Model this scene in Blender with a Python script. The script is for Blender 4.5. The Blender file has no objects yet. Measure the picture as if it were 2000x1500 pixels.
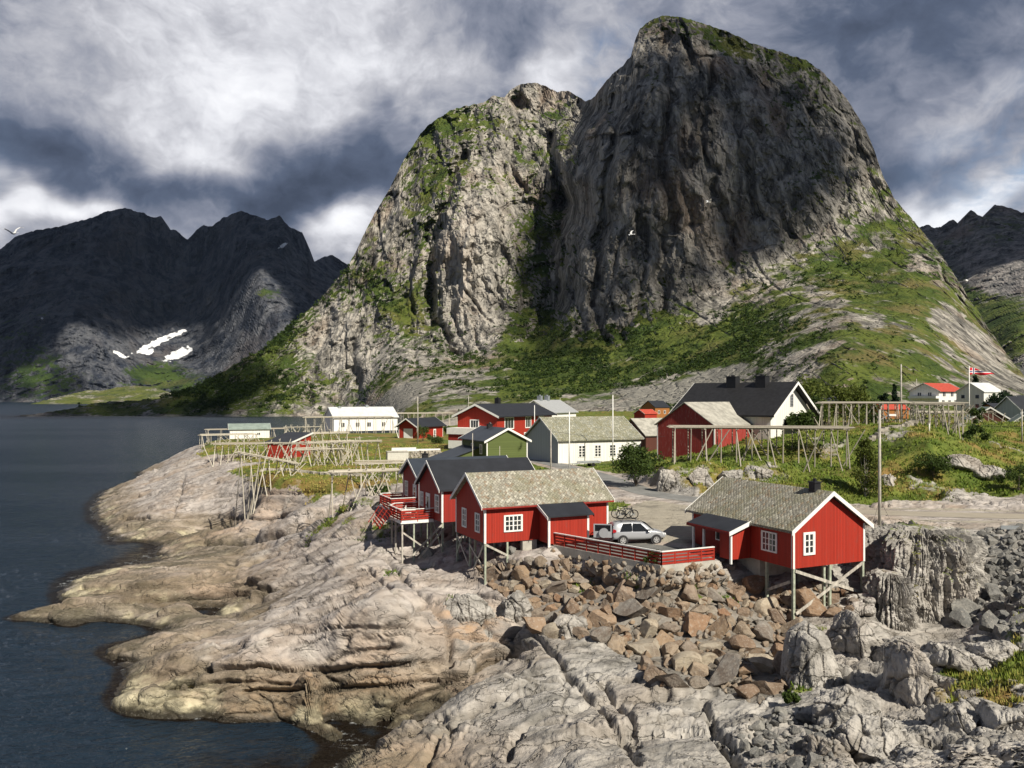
import bpy, bmesh, math, random
import numpy as np
from mathutils import Vector, Matrix

# ------------------------------------------------------------------ camera, sky, sun, exposure
F, H, HOR = 1600.0, 20.0, 777.0          # focal length (px of a 2000 px wide frame), camera height, horizon row
SC = bpy.context.scene
COL = SC.collection
cam_d = bpy.data.cameras.new('camera'); cam = bpy.data.objects.new('camera', cam_d); COL.objects.link(cam)
cam.location = (0, 0, H); cam.rotation_euler = (math.radians(90), 0, 0)
cam_d.sensor_fit = 'HORIZONTAL'; cam_d.sensor_width = 36; cam_d.lens = 36 * F / 2000
cam_d.shift_y = (HOR - 750) / 2000
cam_d.clip_start = 0.5; cam_d.clip_end = 60000
SC.camera = cam
SC.view_settings.view_transform = 'Standard'
try: SC.view_settings.look = 'None'
except Exception: pass
SC.view_settings.exposure = 0.36; SC.view_settings.gamma = 1
SC.render.engine = 'CYCLES'
SC.cycles.use_denoising = True
SC.cycles.max_bounces = 6; SC.cycles.diffuse_bounces = 2; SC.cycles.glossy_bounces = 2
SC.cycles.transmission_bounces = 2; SC.cycles.volume_bounces = 0; SC.cycles.transparent_max_bounces = 8

SUN_EL = math.radians(41); SUN_H = Vector((0.62, -0.785)).normalized()
SUN = Vector((math.cos(SUN_EL) * SUN_H.x, math.cos(SUN_EL) * SUN_H.y, math.sin(SUN_EL)))   # towards the sun
sl = bpy.data.lights.new('sun', 'SUN'); so = bpy.data.objects.new('sun', sl); COL.objects.link(so)
sl.energy = 5.0; sl.angle = math.radians(0.5); sl.color = (1.0, 0.93, 0.80)
so.rotation_euler = (-SUN).to_track_quat('-Z', 'Y').to_euler()
so.location = (60, -80, 90)

# ------------------------------------------------------------------ node helper
class NT:
    def __init__(s, tree): s.t = tree; s.t.nodes.clear()
    def n(s, typ, **kw):
        nd = s.t.nodes.new('ShaderNode' + typ)
        ins = kw.pop('ins', {})
        for k, v in kw.items(): setattr(nd, k, v)
        for k, v in ins.items(): s.put(nd.inputs[k], v)
        return nd
    def put(s, sock, v):
        if hasattr(v, 'links') or isinstance(v, bpy.types.NodeSocket): s.t.links.new(v, sock)
        elif isinstance(v, (tuple, list)):
            if len(v) == 3 and sock.type == 'RGBA': v = (*v, 1)
            sock.default_value = v
        else:
            if sock.type == 'VECTOR' and not hasattr(v, '__len__'): v = (v, v, v)
            sock.default_value = v
    def m(s, op, a, b=0.0, c=0.0, clamp=False):
        nd = s.n('Math', operation=op, use_clamp=clamp); s.put(nd.inputs[0], a); s.put(nd.inputs[1], b); s.put(nd.inputs[2], c)
        return nd.outputs[0]
    def vm(s, op, a, b=(0, 0, 0)):
        nd = s.n('VectorMath', operation=op); s.put(nd.inputs[0], a)
        if op == 'SCALE': s.put(nd.inputs['Scale'], b)
        else: s.put(nd.inputs[1], b)
        return nd.outputs['Value'] if op in ('LENGTH', 'DOT_PRODUCT', 'DISTANCE') else nd.outputs[0]
    def mix(s, f, a, b, mode='MIX'):
        nd = s.n('Mix', data_type='RGBA', blend_type=mode); s.put(nd.inputs[0], f); s.put(nd.inputs[6], a); s.put(nd.inputs[7], b)
        return nd.outputs[2]
    def mr(s, v, a, b, c=0.0, d=1.0, smooth=True):
        nd = s.n('MapRange', interpolation_type='SMOOTHSTEP' if smooth else 'LINEAR', clamp=True)
        s.put(nd.inputs[0], v); 
        for i, q in enumerate((a, b, c, d)): s.put(nd.inputs[i + 1], q)
        return nd.outputs[0]
    def noise(s, vec, scale, detail=4, rough=0.55, dist=0.0, col=False):
        nd = s.n('TexNoise'); s.put(nd.inputs['Vector'], vec); s.put(nd.inputs['Scale'], scale)
        s.put(nd.inputs['Detail'], detail); s.put(nd.inputs['Roughness'], rough); s.put(nd.inputs['Distortion'], dist)
        return nd.outputs[1 if col else 0]
    def voro(s, vec, scale, feature='F1', out='Distance', rand=1.0):
        nd = s.n('TexVoronoi', feature=feature); s.put(nd.inputs['Vector'], vec); s.put(nd.inputs['Scale'], scale)
        s.put(nd.inputs['Randomness'], rand)
        return nd.outputs[out]
    def pos(s): return s.n('NewGeometry').outputs['Position']
    def obj(s): return s.n('TexCoord').outputs['Object']
    def attr(s, name, out='Fac'): return s.n('Attribute', attribute_name=name).outputs[out]
    def sep(s, v):
        nd = s.n('SeparateXYZ'); s.put(nd.inputs[0], v); return nd.outputs
    def comb(s, x, y, z):
        nd = s.n('CombineXYZ'); s.put(nd.inputs[0], x); s.put(nd.inputs[1], y); s.put(nd.inputs[2], z); return nd.outputs[0]
    def ramp(s, f, stops):
        nd = s.n('ValToRGB'); s.put(nd.inputs[0], f); e = nd.color_ramp.elements
        while len(e) < len(stops): e.new(0.5)
        for i, (p, c) in enumerate(stops):
            e[i].position = p; e[i].color = (*c, 1) if len(c) == 3 else c
        return nd.outputs[0]
    def bump(s, h, strength=0.5, dist=1.0):
        nd = s.n('Bump'); s.put(nd.inputs['Height'], h); nd.inputs['Strength'].default_value = strength; nd.inputs['Distance'].default_value = dist
        return nd.outputs[0]
    def out(s, col, rough=0.8, normal=None, spec=0.3, metal=0.0, **kw):
        b = s.n('BsdfPrincipled'); s.put(b.inputs['Base Color'], col); s.put(b.inputs['Roughness'], rough)
        s.put(b.inputs['Specular IOR Level'], spec); s.put(b.inputs['Metallic'], metal)
        for k, v in kw.items(): s.put(b.inputs[k], v)
        if normal is not None: s.put(b.inputs['Normal'], normal)
        o = s.n('OutputMaterial'); s.t.links.new(b.outputs[0], o.inputs[0]); return b

def mat(name):
    m = bpy.data.materials.new(name); m.use_nodes = True
    return m, NT(m.node_tree)

# ------------------------------------------------------------------ world: Nishita sky behind a deck of broken cloud
W = bpy.data.worlds.new('World'); SC.world = W; W.use_nodes = True
def build_world():
    t = NT(W.node_tree)
    sky = t.n('TexSky', sky_type='NISHITA', sun_disc=False)
    sky.sun_elevation = SUN_EL; sky.sun_rotation = math.atan2(SUN_H.x, SUN_H.y)
    sky.air_density = 1.0; sky.dust_density = 0.6; sky.ozone_density = 2.0
    skyc = t.vm('SCALE', sky.outputs[0], 0.10)
    d = t.vm('NORMALIZE', t.n('TexCoord').outputs['Generated'])
    x, y, z = t.sep(d)
    def D(px, py):                                       # a direction of the sky seen at that place
        return Vector(((px - 1000) / F, 1, (HOR - py) / F)).normalized()
    zz = t.m('ADD', t.m('MAXIMUM', z, 0.0), 0.42)
    p = t.vm('DIVIDE', d, t.comb(zz, zz, zz))            # the cloud deck seen in perspective
    p = t.vm('MULTIPLY', p, (1.3, 1.3, 1.3))
    warp = t.noise(p, 1.3, 3, 0.5, col=True)
    q = t.vm('ADD', p, t.vm('SCALE', t.vm('SUBTRACT', warp, (.5, .5, .5)), 0.55))
    n1 = t.noise(q, 1.5, 6, 0.52, 0.3)
    qd = t.vm('ADD', t.vm('MULTIPLY', d, (1, 1, 1.5)), t.vm('SCALE', t.vm('SUBTRACT', t.noise(d, 5.0, 4, .55, col=True), (.5, .5, .5)), 0.16))
    n2 = t.noise(t.vm('ADD', qd, (7.3, 2.1, 4.0)), 6.5, 9, 0.62, 0.25)
    val = t.m('ADD', t.m('MULTIPLY', t.m('SUBTRACT', n1, .5), 0.62), t.m('MULTIPLY', t.m('ADD', t.m('SUBTRACT', n2, .5), t.m('MULTIPLY', t.m('SUBTRACT', t.noise(t.vm('ADD', qd, (3, 9, 1)), 19.0, 7, .62, .2), .5), .65)), 0.72))
    val = t.m('ADD', val, 0.48)
    dw = t.vm('ADD', d, t.vm('SCALE', t.vm('SUBTRACT', t.noise(d, 4.5, 4, 0.55, col=True), (.5, .5, .5)), 0.22))
    def lobe(px, py, rx, ry, amp, tilt=0.0):
        nonlocal val
        c = D(px, py)
        v = t.vm('SUBTRACT', dw, tuple(c))
        lx, ly, lz = t.sep(v)
        if tilt:
            ca, sa = math.cos(tilt), math.sin(tilt)
            a = t.m('ADD', t.m('MULTIPLY', lx, ca), t.m('MULTIPLY', lz, sa))
            b = t.m('SUBTRACT', t.m('MULTIPLY', lz, ca), t.m('MULTIPLY', lx, sa))
            lx, lz = a, b
        r = t.vm('LENGTH', t.comb(t.m('DIVIDE', lx, rx / F), t.m('MULTIPLY', ly, 2.0), t.m('DIVIDE', lz, ry / F)))
        g = t.mr(r, 1.0, 0.0, 0.0, amp)
        val = t.m('ADD', val, g)
    lobe(620, 20, 520, 240, 0.22)                        # bright breaks and dark bellies of the deck
    lobe(150, 60, 520, 260, 0.09)
    lobe(430, 215, 420, 120, 0.16, 0.25)
    lobe(820, 180, 240, 170, 0.14)
    lobe(250, 350, 620, 95, -0.34, -0.05)
    lobe(640, 335, 260, 100, -0.36)
    lobe(60, 425, 260, 45, 0.40)
    lobe(640, 440, 190, 90, 0.52)
    lobe(460, 395, 140, 50, 0.12)
    lobe(1000, 40, 210, 80, -0.22, -0.2)
    lobe(1110, 120, 130, 110, 0.26)
    lobe(1900, 70, 420, 190, -0.17)
    lobe(1650, 60, 260, 140, -0.17)
    lobe(1880, 220, 300, 60, 0.20, 0.35)
    lobe(1780, 300, 260, 80, -0.24)
    lobe(1860, 385, 150, 70, 0.48, 0.3)
    val = t.m('SUBTRACT', val, t.m('ADD', t.mr(z, .55, .85, 0, .26), t.mr(y, .35, -.2, 0, .20)))      # unseen deck overhead and behind, darkened to cut the ambient light
    val = t.m('ADD', t.m('MULTIPLY', t.m('SUBTRACT', val, .5), 1.10), .5)
    cc = t.ramp(val, [(0.0, (0.045, 0.058, 0.090)), (0.25, (0.083, 0.105, 0.158)), (0.45, (0.20, 0.218, 0.275)),
                      (0.65, (0.40, 0.405, 0.445)), (0.85, (0.66, 0.665, 0.70)), (1.0, (0.80, 0.805, 0.83))])
    gap = None
    for (px, py, rx, ry) in ((1222, 105, 75, 85), (1985, 345, 130, 60), (1800, 440, 60, 25), (2350, 250, 400, 200), (-900, 200, 400, 250)):
        v = t.vm('SUBTRACT', dw, tuple(D(px, py))); lx, ly, lz = t.sep(v)
        r = t.vm('LENGTH', t.comb(t.m('DIVIDE', lx, rx / F), ly, t.m('DIVIDE', lz, ry / F)))
        g = t.mr(r, 1.0, 0.15)
        gap = g if gap is None else t.m('MAXIMUM', gap, g)
    gap = t.m('MULTIPLY', gap, t.mr(n2, 0.62, 0.40), clamp=True)
    col = t.mix(t.m('MULTIPLY', gap, 0.85), cc, skyc)
    bg = t.n('Background', ins={'Color': col, 'Strength': 1.0})
    o = t.n('OutputWorld'); t.t.links.new(bg.outputs[0], o.inputs[0])
build_world()
try: W.cycles.sampling_method = 'MANUAL'; W.cycles.sample_map_resolution = 512
except Exception: pass

# ------------------------------------------------------------------ numpy noise
_rs = np.random.RandomState(7)
_PERM = _rs.permutation(1024).astype(np.int32); _PERM = np.concatenate([_PERM, _PERM, _PERM])
_G3 = _rs.normal(size=(1024, 3)).astype(np.float32); _G3 /= np.linalg.norm(_G3, axis=1)[:, None]
def _fade(t): return t * t * t * (t * (t * 6 - 15) + 10)
def perlin(x, y, z=None):
    x = np.asarray(x, np.float32); y = np.asarray(y, np.float32)
    z = np.zeros_like(x) if z is None else np.asarray(z, np.float32)
    xi = np.floor(x).astype(np.int32); yi = np.floor(y).astype(np.int32); zi = np.floor(z).astype(np.int32)
    xf, yf, zf = x - xi, y - yi, z - zi
    u, v, w = _fade(xf), _fade(yf), _fade(zf)
    out = 0
    for i in (0, 1):
        hx = _PERM[(xi + i) & 1023]; wx = u if i else 1 - u
        for j in (0, 1):
            hy = _PERM[(hx + yi + j) & 1023]; wy = v if j else 1 - v
            for k in (0, 1):
                h = _PERM[(hy + zi + k) & 1023]
                g = _G3[h]
                out = out + wx * wy * (w if k else 1 - w) * (g[..., 0] * (xf - i) + g[..., 1] * (yf - j) + g[..., 2] * (zf - k))
    return out * 1.5
def fbm(x, y, z=None, oct=5, gain=0.5, lac=2.03, ridged=False):
    a, f, s, tot = 1.0, 1.0, 0, 0
    for o in range(oct):
        n = perlin(x * f + 17.1 * o, y * f - 9.3 * o, None if z is None else z * f + 5.7 * o)
        if ridged: n = 1 - 2 * np.abs(n)
        s = s + a * n; tot += a; a *= gain; f *= lac
    return s / tot
def hash2(ix, iy, k=0):
    h = (ix.astype(np.int64) * 374761393 + iy.astype(np.int64) * 668265263 + k * 974711) & 0xffffffff
    h = ((h ^ (h >> 13)) * 1274126177) & 0xffffffff
    return ((h ^ (h >> 16)) & 0xffff).astype(np.float32) / 65535.0
def voronoi(x, y, k=0, jit=0.9):
    """F1, F2, id hashes and offset of the nearest cell centre"""
    xi = np.floor(x); yi = np.floor(y)
    f1 = np.full(x.shape, 9.0, np.float32); f2 = f1.copy(); cx = np.zeros_like(f1); cy = np.zeros_like(f1)
    ix = np.zeros(x.shape); iy = np.zeros(x.shape)
    for i in (-1, 0, 1):
        for j in (-1, 0, 1):
            a, b = xi + i, yi + j
            px = a + .5 + jit * (hash2(a, b, k) - .5); py = b + .5 + jit * (hash2(a, b, k + 1) - .5)
            d = np.hypot(x - px, y - py).astype(np.float32)
            near = d < f1
            f2 = np.where(near, f1, np.minimum(f2, d))
            f1 = np.where(near, d, f1); cx = np.where(near, px, cx); cy = np.where(near, py, cy)
            ix = np.where(near, a, ix); iy = np.where(near, b, iy)
    return f1, f2, ix, iy, x - cx, y - cy
def sstep(a, b, v):
    t = np.clip((v - a) / (b - a), 0, 1); return t * t * (3 - 2 * t)
def tps(ctrl, smooth=0.0, scale=1.0):
    """thin-plate spline through rows (u, v, value)"""
    c = np.array(ctrl, np.float64); P = c[:, :2] / scale; v = c[:, 2]; n = len(c)
    r2 = ((P[:, None] - P[None]) ** 2).sum(-1); K = r2 * np.log(r2 + 1e-12) * .5 + np.eye(n) * smooth
    A = np.zeros((n + 3, n + 3)); A[:n, :n] = K; A[:n, n] = 1; A[:n, n + 1:] = P; A[n, :n] = 1; A[n + 1:, :n] = P.T
    w = np.linalg.solve(A, np.concatenate([v, [0, 0, 0]])).astype(np.float32); Pf = P.astype(np.float32)
    def f(u, vv):
        u = (np.asarray(u) / scale).astype(np.float32); vv = (np.asarray(vv) / scale).astype(np.float32)
        o = w[n] + w[n + 1] * u + w[n + 2] * vv
        for i in range(n):
            q = (u - Pf[i, 0]) ** 2 + (vv - Pf[i, 1]) ** 2
            o = o + (w[i] * .5) * q * np.log(q + 1e-12)
        return o
    return f
def interp(x, pts):
    p = np.array(pts, float); return np.interp(x, p[:, 0], p[:, 1])
def grid_mesh(name, P, material, attrs=None, smooth=True):
    """P: (rows, cols, 3) array of vertices -> one mesh object"""
    r, c = P.shape[:2]
    idx = np.arange(r * c, dtype=np.int32).reshape(r, c)
    q = np.stack([idx[:-1, :-1], idx[:-1, 1:], idx[1:, 1:], idx[1:, :-1]], -1).reshape(-1, 4)
    me = bpy.data.meshes.new(name)
    me.vertices.add(r * c); me.vertices.foreach_set('co', P.astype(np.float32).ravel())
    nq = len(q); me.loops.add(nq * 4); me.loops.foreach_set('vertex_index', q.ravel())
    me.polygons.add(nq); me.polygons.foreach_set('loop_start', np.arange(0, nq * 4, 4, dtype=np.int32))
    me.polygons.foreach_set('loop_total', np.full(nq, 4, np.int32))
    me.polygons.foreach_set('use_smooth', np.full(nq, smooth, bool))
    me.update(calc_edges=True)
    for k, v in (attrs or {}).items():
        a = me.attributes.new(k, 'FLOAT', 'POINT'); a.data.foreach_set('value', np.asarray(v, np.float32).ravel())
    me.materials.append(material)
    o = bpy.data.objects.new(name, me); COL.objects.link(o); return o
def normals(P):
    du = np.gradient(P, axis=1); dv = np.gradient(P, axis=0)
    n = np.cross(du, dv); n /= np.linalg.norm(n, axis=-1)[..., None] + 1e-9
    return n * np.sign(n[..., 2:3] + 1e-9)
def at_y(px, py, Y): return Vector(((px - 1000) / F * Y, Y, H - (py - HOR) / F * Y))
def at_z(px, py, z):
    Y = F * (H - z) / (py - HOR); return Vector(((px - 1000) / F * Y, Y, z))
def tag(o, label=None, cat=None, group=None, kind=None):
    for k, v in (('label', label), ('category', cat), ('group', group), ('kind', kind)):
        if v: o[k] = v
    return o
# ------------------------------------------------------------------ materials of the land
def mat_mountain(name, rock=(0.37, 0.345, 0.305), dark=(0.105, 0.10, 0.09), grass1=(0.10, 0.125, 0.025), grass2=(0.048, 0.076, 0.016), sc=1.0, bump=1.0):
    m, t = mat(name); p = t.pos()
    ps = t.vm('MULTIPLY', p, (1 / sc, 1 / sc, 0.28 / sc))
    st = t.noise(ps, 0.045, 8, 0.62, 0.6)
    st2 = t.noise(t.vm('ADD', ps, (31, 7, 3)), 0.16, 6, 0.6, 0.4)
    iso = t.noise(p, 0.03 / sc, 8, 0.65)
    col = t.mix(t.mr(st, 0.38, 0.60), dark, rock)
    vs = t.noise(t.vm('MULTIPLY', p, (1 / sc, 1 / sc, 0.07 / sc)), 0.11, 5, 0.6, 0.3)
    col = t.mix(t.m('MULTIPLY', t.mr(vs, .47, .36), .75), col, tuple(c * .75 for c in dark))
    col = t.mix(t.m('MULTIPLY', t.mr(vs, .56, .66), .6), col, tuple(min(1, c * 1.45) for c in rock))
    col = t.mix(t.m('MULTIPLY', t.mr(st2, 0.52, 0.72), .6), col, tuple(min(1, c * 1.35) for c in rock))
    col = t.mix(t.m('MULTIPLY', t.mr(t.noise(p, 0.012 / sc, 5, 0.6), 0.5, 0.68), .45), col, (rock[0] * .95, rock[1] * .72, rock[2] * .58))
    cr = t.voro(t.vm('ADD', t.vm('MULTIPLY', p, (1 / sc, 1 / sc, 0.45 / sc)), t.vm('SCALE', t.noise(p, .06 / sc, 3, .5, col=True), 22.0)), 0.055, 'DISTANCE_TO_EDGE')
    col = t.mix(t.m('MULTIPLY', t.mr(cr, 0.07, 0.0), .45), col, tuple(c * .7 for c in dark))
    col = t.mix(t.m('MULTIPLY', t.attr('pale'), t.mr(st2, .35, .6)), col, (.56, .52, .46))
    g = t.attr('grass')
    gm = t.mr(t.m('ADD', g, t.m('MULTIPLY', t.m('SUBTRACT', t.noise(p, 0.11 / sc, 6, 0.65), .5), .9)), 0.42, 0.62)
    gcol = t.mix(t.mr(iso, 0.38, 0.62), grass2, grass1)
    gcol = t.mix(t.m('MULTIPLY', t.mr(t.noise(p, 0.02 / sc, 4, 0.6), .5, .66), t.m('ADD', .25, t.attr('dry'))), gcol, (0.165, 0.135, 0.055))
    gcol = t.mix(t.mr(t.noise(p, 0.22 / sc, 3, 0.6), .56, .70), gcol, (0.028, 0.05, 0.012))
    col = t.mix(gm, col, gcol)
    sc_ = t.attr('scree')
    scc = t.mix(t.noise(p, 0.9 / sc, 3, 0.7), (0.13, 0.125, 0.11), (0.33, 0.315, 0.28))
    scm = t.mr(t.m('ADD', sc_, t.m('MULTIPLY', t.m('SUBTRACT', t.noise(p, 0.06 / sc, 6, 0.65), .5), .9)), 0.45, 0.6)
    col = t.mix(scm, col, scc)
    col = t.mix(t.mr(t.attr('snow'), 0.45, 0.55), col, (0.82, 0.83, 0.85))
    h = t.m('ADD', t.m('MULTIPLY', st, 9.0 * sc), t.m('ADD', t.m('MULTIPLY', iso, 6.0 * sc), t.m('MULTIPLY', t.mr(cr, 0.0, 0.10), 2.0 * sc)))
    h = t.m('ADD', h, t.m('MULTIPLY', st2, 3.5 * sc))
    t.out(col, 0.9, t.bump(h, 0.75 * bump, 1.0), 0.15)
    return m

def mat_shore_rock():
    m, t = mat('shore_rock'); p = t.pos(); x, y, z = t.sep(p)
    # strata run out to sea, tilted
    ps = t.vm('MULTIPLY', t.vm('ADD', p, t.vm('SCALE', t.noise(p, .22, 3, .5, col=True), 2.2)), (0.35, 1.0, 1.4))
    big = t.noise(p, 0.13, 5, 0.6); med = t.noise(ps, 0.75, 7, 0.65, 0.5); fine = t.noise(p, 3.4, 6, 0.7)
    col = t.mix(t.mr(med, 0.30, 0.66), t.mix(t.attr('grey'), (0.235, 0.20, 0.18), (0.185, 0.175, 0.158)), t.mix(t.attr('grey'), (0.53, 0.475, 0.44), (0.46, 0.435, 0.40)))
    col = t.mix(t.m('MULTIPLY', t.mr(big, 0.46, 0.64), t.m('SUBTRACT', .75, t.m('MULTIPLY', t.attr('grey'), .5))), col, (0.38, 0.295, 0.225))
    col = t.mix(t.m('MULTIPLY', t.mr(t.noise(p, .35, 4, .6), .56, .7), .6), col, (0.50, 0.465, 0.42))
    zj = t.m('ADD', z, t.m('MULTIPLY', t.m('SUBTRACT', t.noise(ps, 0.5, 5, .6), .5), 3.0))
    och = t.m('MULTIPLY', t.mr(zj, 3.7, 1.7), t.mr(zj, -0.2, 1.2))
    col = t.mix(t.m('MULTIPLY', och, .45), col, t.mix(med, (0.17, 0.115, 0.060), (0.40, 0.295, 0.185)))
    rust = t.m('MULTIPLY', t.attr('rust'), t.mr(med, .35, .6))
    col = t.mix(rust, col, t.mix(fine, (0.30, 0.15, 0.06), (0.50, 0.33, 0.18)))
    olive = t.m('MULTIPLY', t.mr(zj, 3.2, 1.6), t.mr(t.noise(ps, .30, 6, .65), .36, .56)); col = t.mix(t.m('MULTIPLY', olive, .66), col, t.mix(fine, (.085, .07, .045), (.27, .225, .155)))
    cream = t.m('MULTIPLY', t.mr(zj, 1.5, 0.5), t.mr(t.m('ADD', t.noise(p, .16, 4, .6), t.m('MULTIPLY', t.attr('cream'), .35)), .50, .62))
    col = t.mix(cream, col, t.mix(fine, (0.42, 0.365, 0.23), (0.66, 0.60, 0.43)))
    dkz = t.m('ADD', z, t.m('MULTIPLY', t.m('SUBTRACT', t.noise(p, 0.45, 6, .65), .5), 2.2))
    dark = t.m('MULTIPLY', t.mr(dkz, 3.0, 1.2), t.mr(t.noise(ps, .34, 6, .68), .48, .60))
    col = t.mix(t.m('MULTIPLY', dark, .75), col, (0.075, 0.068, 0.045))
    tide = t.mr(t.m('ADD', z, t.m('MULTIPLY', t.m('SUBTRACT', t.noise(p, 1.1, 5, .65), .5), .55)), 0.55, 0.18)
    col = t.mix(t.m('MULTIPLY', tide, .92), col, (0.022, 0.018, 0.012))
    blk = t.mr(t.noise(ps, .26, 6, .68), .62, .74)
    col = t.mix(t.m('MULTIPLY', blk, .65), col, (0.09, 0.08, 0.07))
    cr = t.attr('crack')
    col = t.mix(t.m('MULTIPLY', cr, .55), col, (0.085, 0.07, 0.05))
    col = t.mix(t.mr(fine, .62, .78), col, t.mix(.5, col, (0.08, 0.075, 0.06)))
    lic = t.m('MULTIPLY', t.attr('lichen'), t.mr(t.noise(ps, .38, 6, .68), .42, .56)); col = t.mix(t.m('MULTIPLY', lic, .8), col, t.mix(fine, (.05, .043, .032), (.17, .125, .08)))
    vp = t.vm('ADD', t.vm('MULTIPLY', t.vm('ADD', p, t.vm('SCALE', t.noise(p, .9, 4, .6, col=True), 1.1)), (.34, 1.0, 1.3)), (3, 5, 1))
    e1 = t.voro(vp, .62, 'DISTANCE_TO_EDGE'); e2 = t.voro(t.vm('ADD', vp, (4, 1, 7)), 1.9, 'DISTANCE_TO_EDGE')
    zone_ = t.mr(t.noise(p, .22, 4, .6), .40, .58)
    k1 = t.m('MULTIPLY', t.mr(e1, .03, .003), t.mr(t.noise(p, .6, 3, .6), .46, .60)); k2 = t.m('MULTIPLY', t.mr(e2, .06, .01), t.m('MULTIPLY', zone_, t.mr(t.noise(p, 1.1, 3, .6), .46, .62)))
    kk = t.m('MAXIMUM', k1, t.m('MULTIPLY', k2, .8))
    col = t.mix(t.m('MULTIPLY', kk, t.m('ADD', .35, t.m('MULTIPLY', t.attr('grey'), .25))), col, (.07, .06, .045))
    spk = t.noise(p, 7.5, 5, .75); col = t.mix(t.m('MULTIPLY', t.mr(spk, .60, .74), .38), col, (.10, .095, .08)); col = t.mix(t.m('MULTIPLY', t.mr(spk, .42, .30), .40), col, (.60, .57, .52))
    # moss and turf
    g = t.attr('grass')
    gn = t.m('ADD', t.m('MULTIPLY', t.m('SUBTRACT', t.noise(p, 0.55, 6, .65), .5), .9), t.m('MULTIPLY', t.m('SUBTRACT', t.noise(p, 0.12, 3, .6), .5), .5))
    gm = t.mr(t.m('ADD', g, gn), 0.42, 0.58)
    gc = t.mix(t.mr(t.noise(p, 0.30, 5, .6), .36, .64), (0.075, 0.115, 0.018), (0.155, 0.185, 0.034))
    gc = t.mix(t.m('MULTIPLY', t.mr(t.noise(p, 0.17, 5, .65), .44, .62), t.m('ADD', .30, t.attr('dry'))), gc, (0.24, 0.155, 0.050))
    gc = t.mix(t.mr(t.noise(p, 1.6, 4, .6), .40, .25), gc, (0.045, 0.068, 0.014))
    col = t.mix(gm, col, gc)
    pv = t.attr('pave')
    gv = t.mix(t.noise(p, 2.2, 5, .7), (0.27, 0.24, 0.19), (0.44, 0.40, 0.325))
    gv = t.mix(t.mr(t.noise(p, .25, 4, .6), .55, .7), gv, (0.22, 0.20, 0.165))
    col = t.mix(t.mr(t.m('ADD', pv, t.m('MULTIPLY', t.m('SUBTRACT', t.noise(p, .7, 5, .6), .5), .6)), .42, .6), col, gv)
    wet = t.mr(z, 0.5, 0.15)
    h = t.m('ADD', t.m('SUBTRACT', t.m('MULTIPLY', med, .30), t.m('MULTIPLY', kk, .16)), t.m('ADD', t.m('MULTIPLY', fine, .085), t.m('MULTIPLY', t.noise(p, 11.0, 4, .7), .03)))
    b = t.out(col, t.m('SUBTRACT', .88, t.m('MULTIPLY', wet, .45)), t.bump(h, 0.8, 1.0), 0.25)
    return m

def mat_water():
    m, t = mat('sea_water'); p = t.pos(); x, y, z = t.sep(p)
    dist = t.vm('LENGTH', p)
    nv = t.vm('MULTIPLY', p, (1.0, 1.7, 1))
    w1 = t.noise(nv, 0.16, 3, .55, .4); w2 = t.noise(t.vm('ADD', nv, (9, 4, 2)), 0.50, 5, .62, .6); w3 = t.noise(nv, 2.6, 3, .6)
    big = t.noise(t.vm('MULTIPLY', p, (.5, 1.6, 1)), 0.012, 5, .6)
    h = t.m('ADD', t.m('MULTIPLY', w1, .5), t.m('ADD', t.m('MULTIPLY', w2, .8), t.m('MULTIPLY', w3, .30)))
    weed = t.attr('weed')
    wd = t.mr(t.m('ADD', weed, t.m('MULTIPLY', t.m('SUBTRACT', t.noise(p, .22, 6, .7), .5), 1.5)), .35, .85)
    col = t.mix(wd, (0.010, 0.021, 0.035), (0.010, 0.007, 0.005))
    rough = t.mr(dist, 60, 900, 0.10, 0.26, smooth=False)
    fm = t.m('MULTIPLY', t.attr('foam'), t.mr(t.noise(p, 1.3, 6, .7), .53, .66))
    col = t.mix(fm, col, (0.62, 0.65, 0.66))
    bm = t.n('Bump'); t.put(bm.inputs['Height'], h); bm.inputs['Distance'].default_value = 1.0
    t.put(bm.inputs['Strength'], t.mr(big, .35, .65, .55, .95))
    t.out(col, t.m('ADD', rough, t.m('MULTIPLY', fm, .5)), bm.outputs[0], t.m('SUBTRACT', .42, t.m('MULTIPLY', wd, .17)), **{'IOR': 1.33})
    return m

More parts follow.
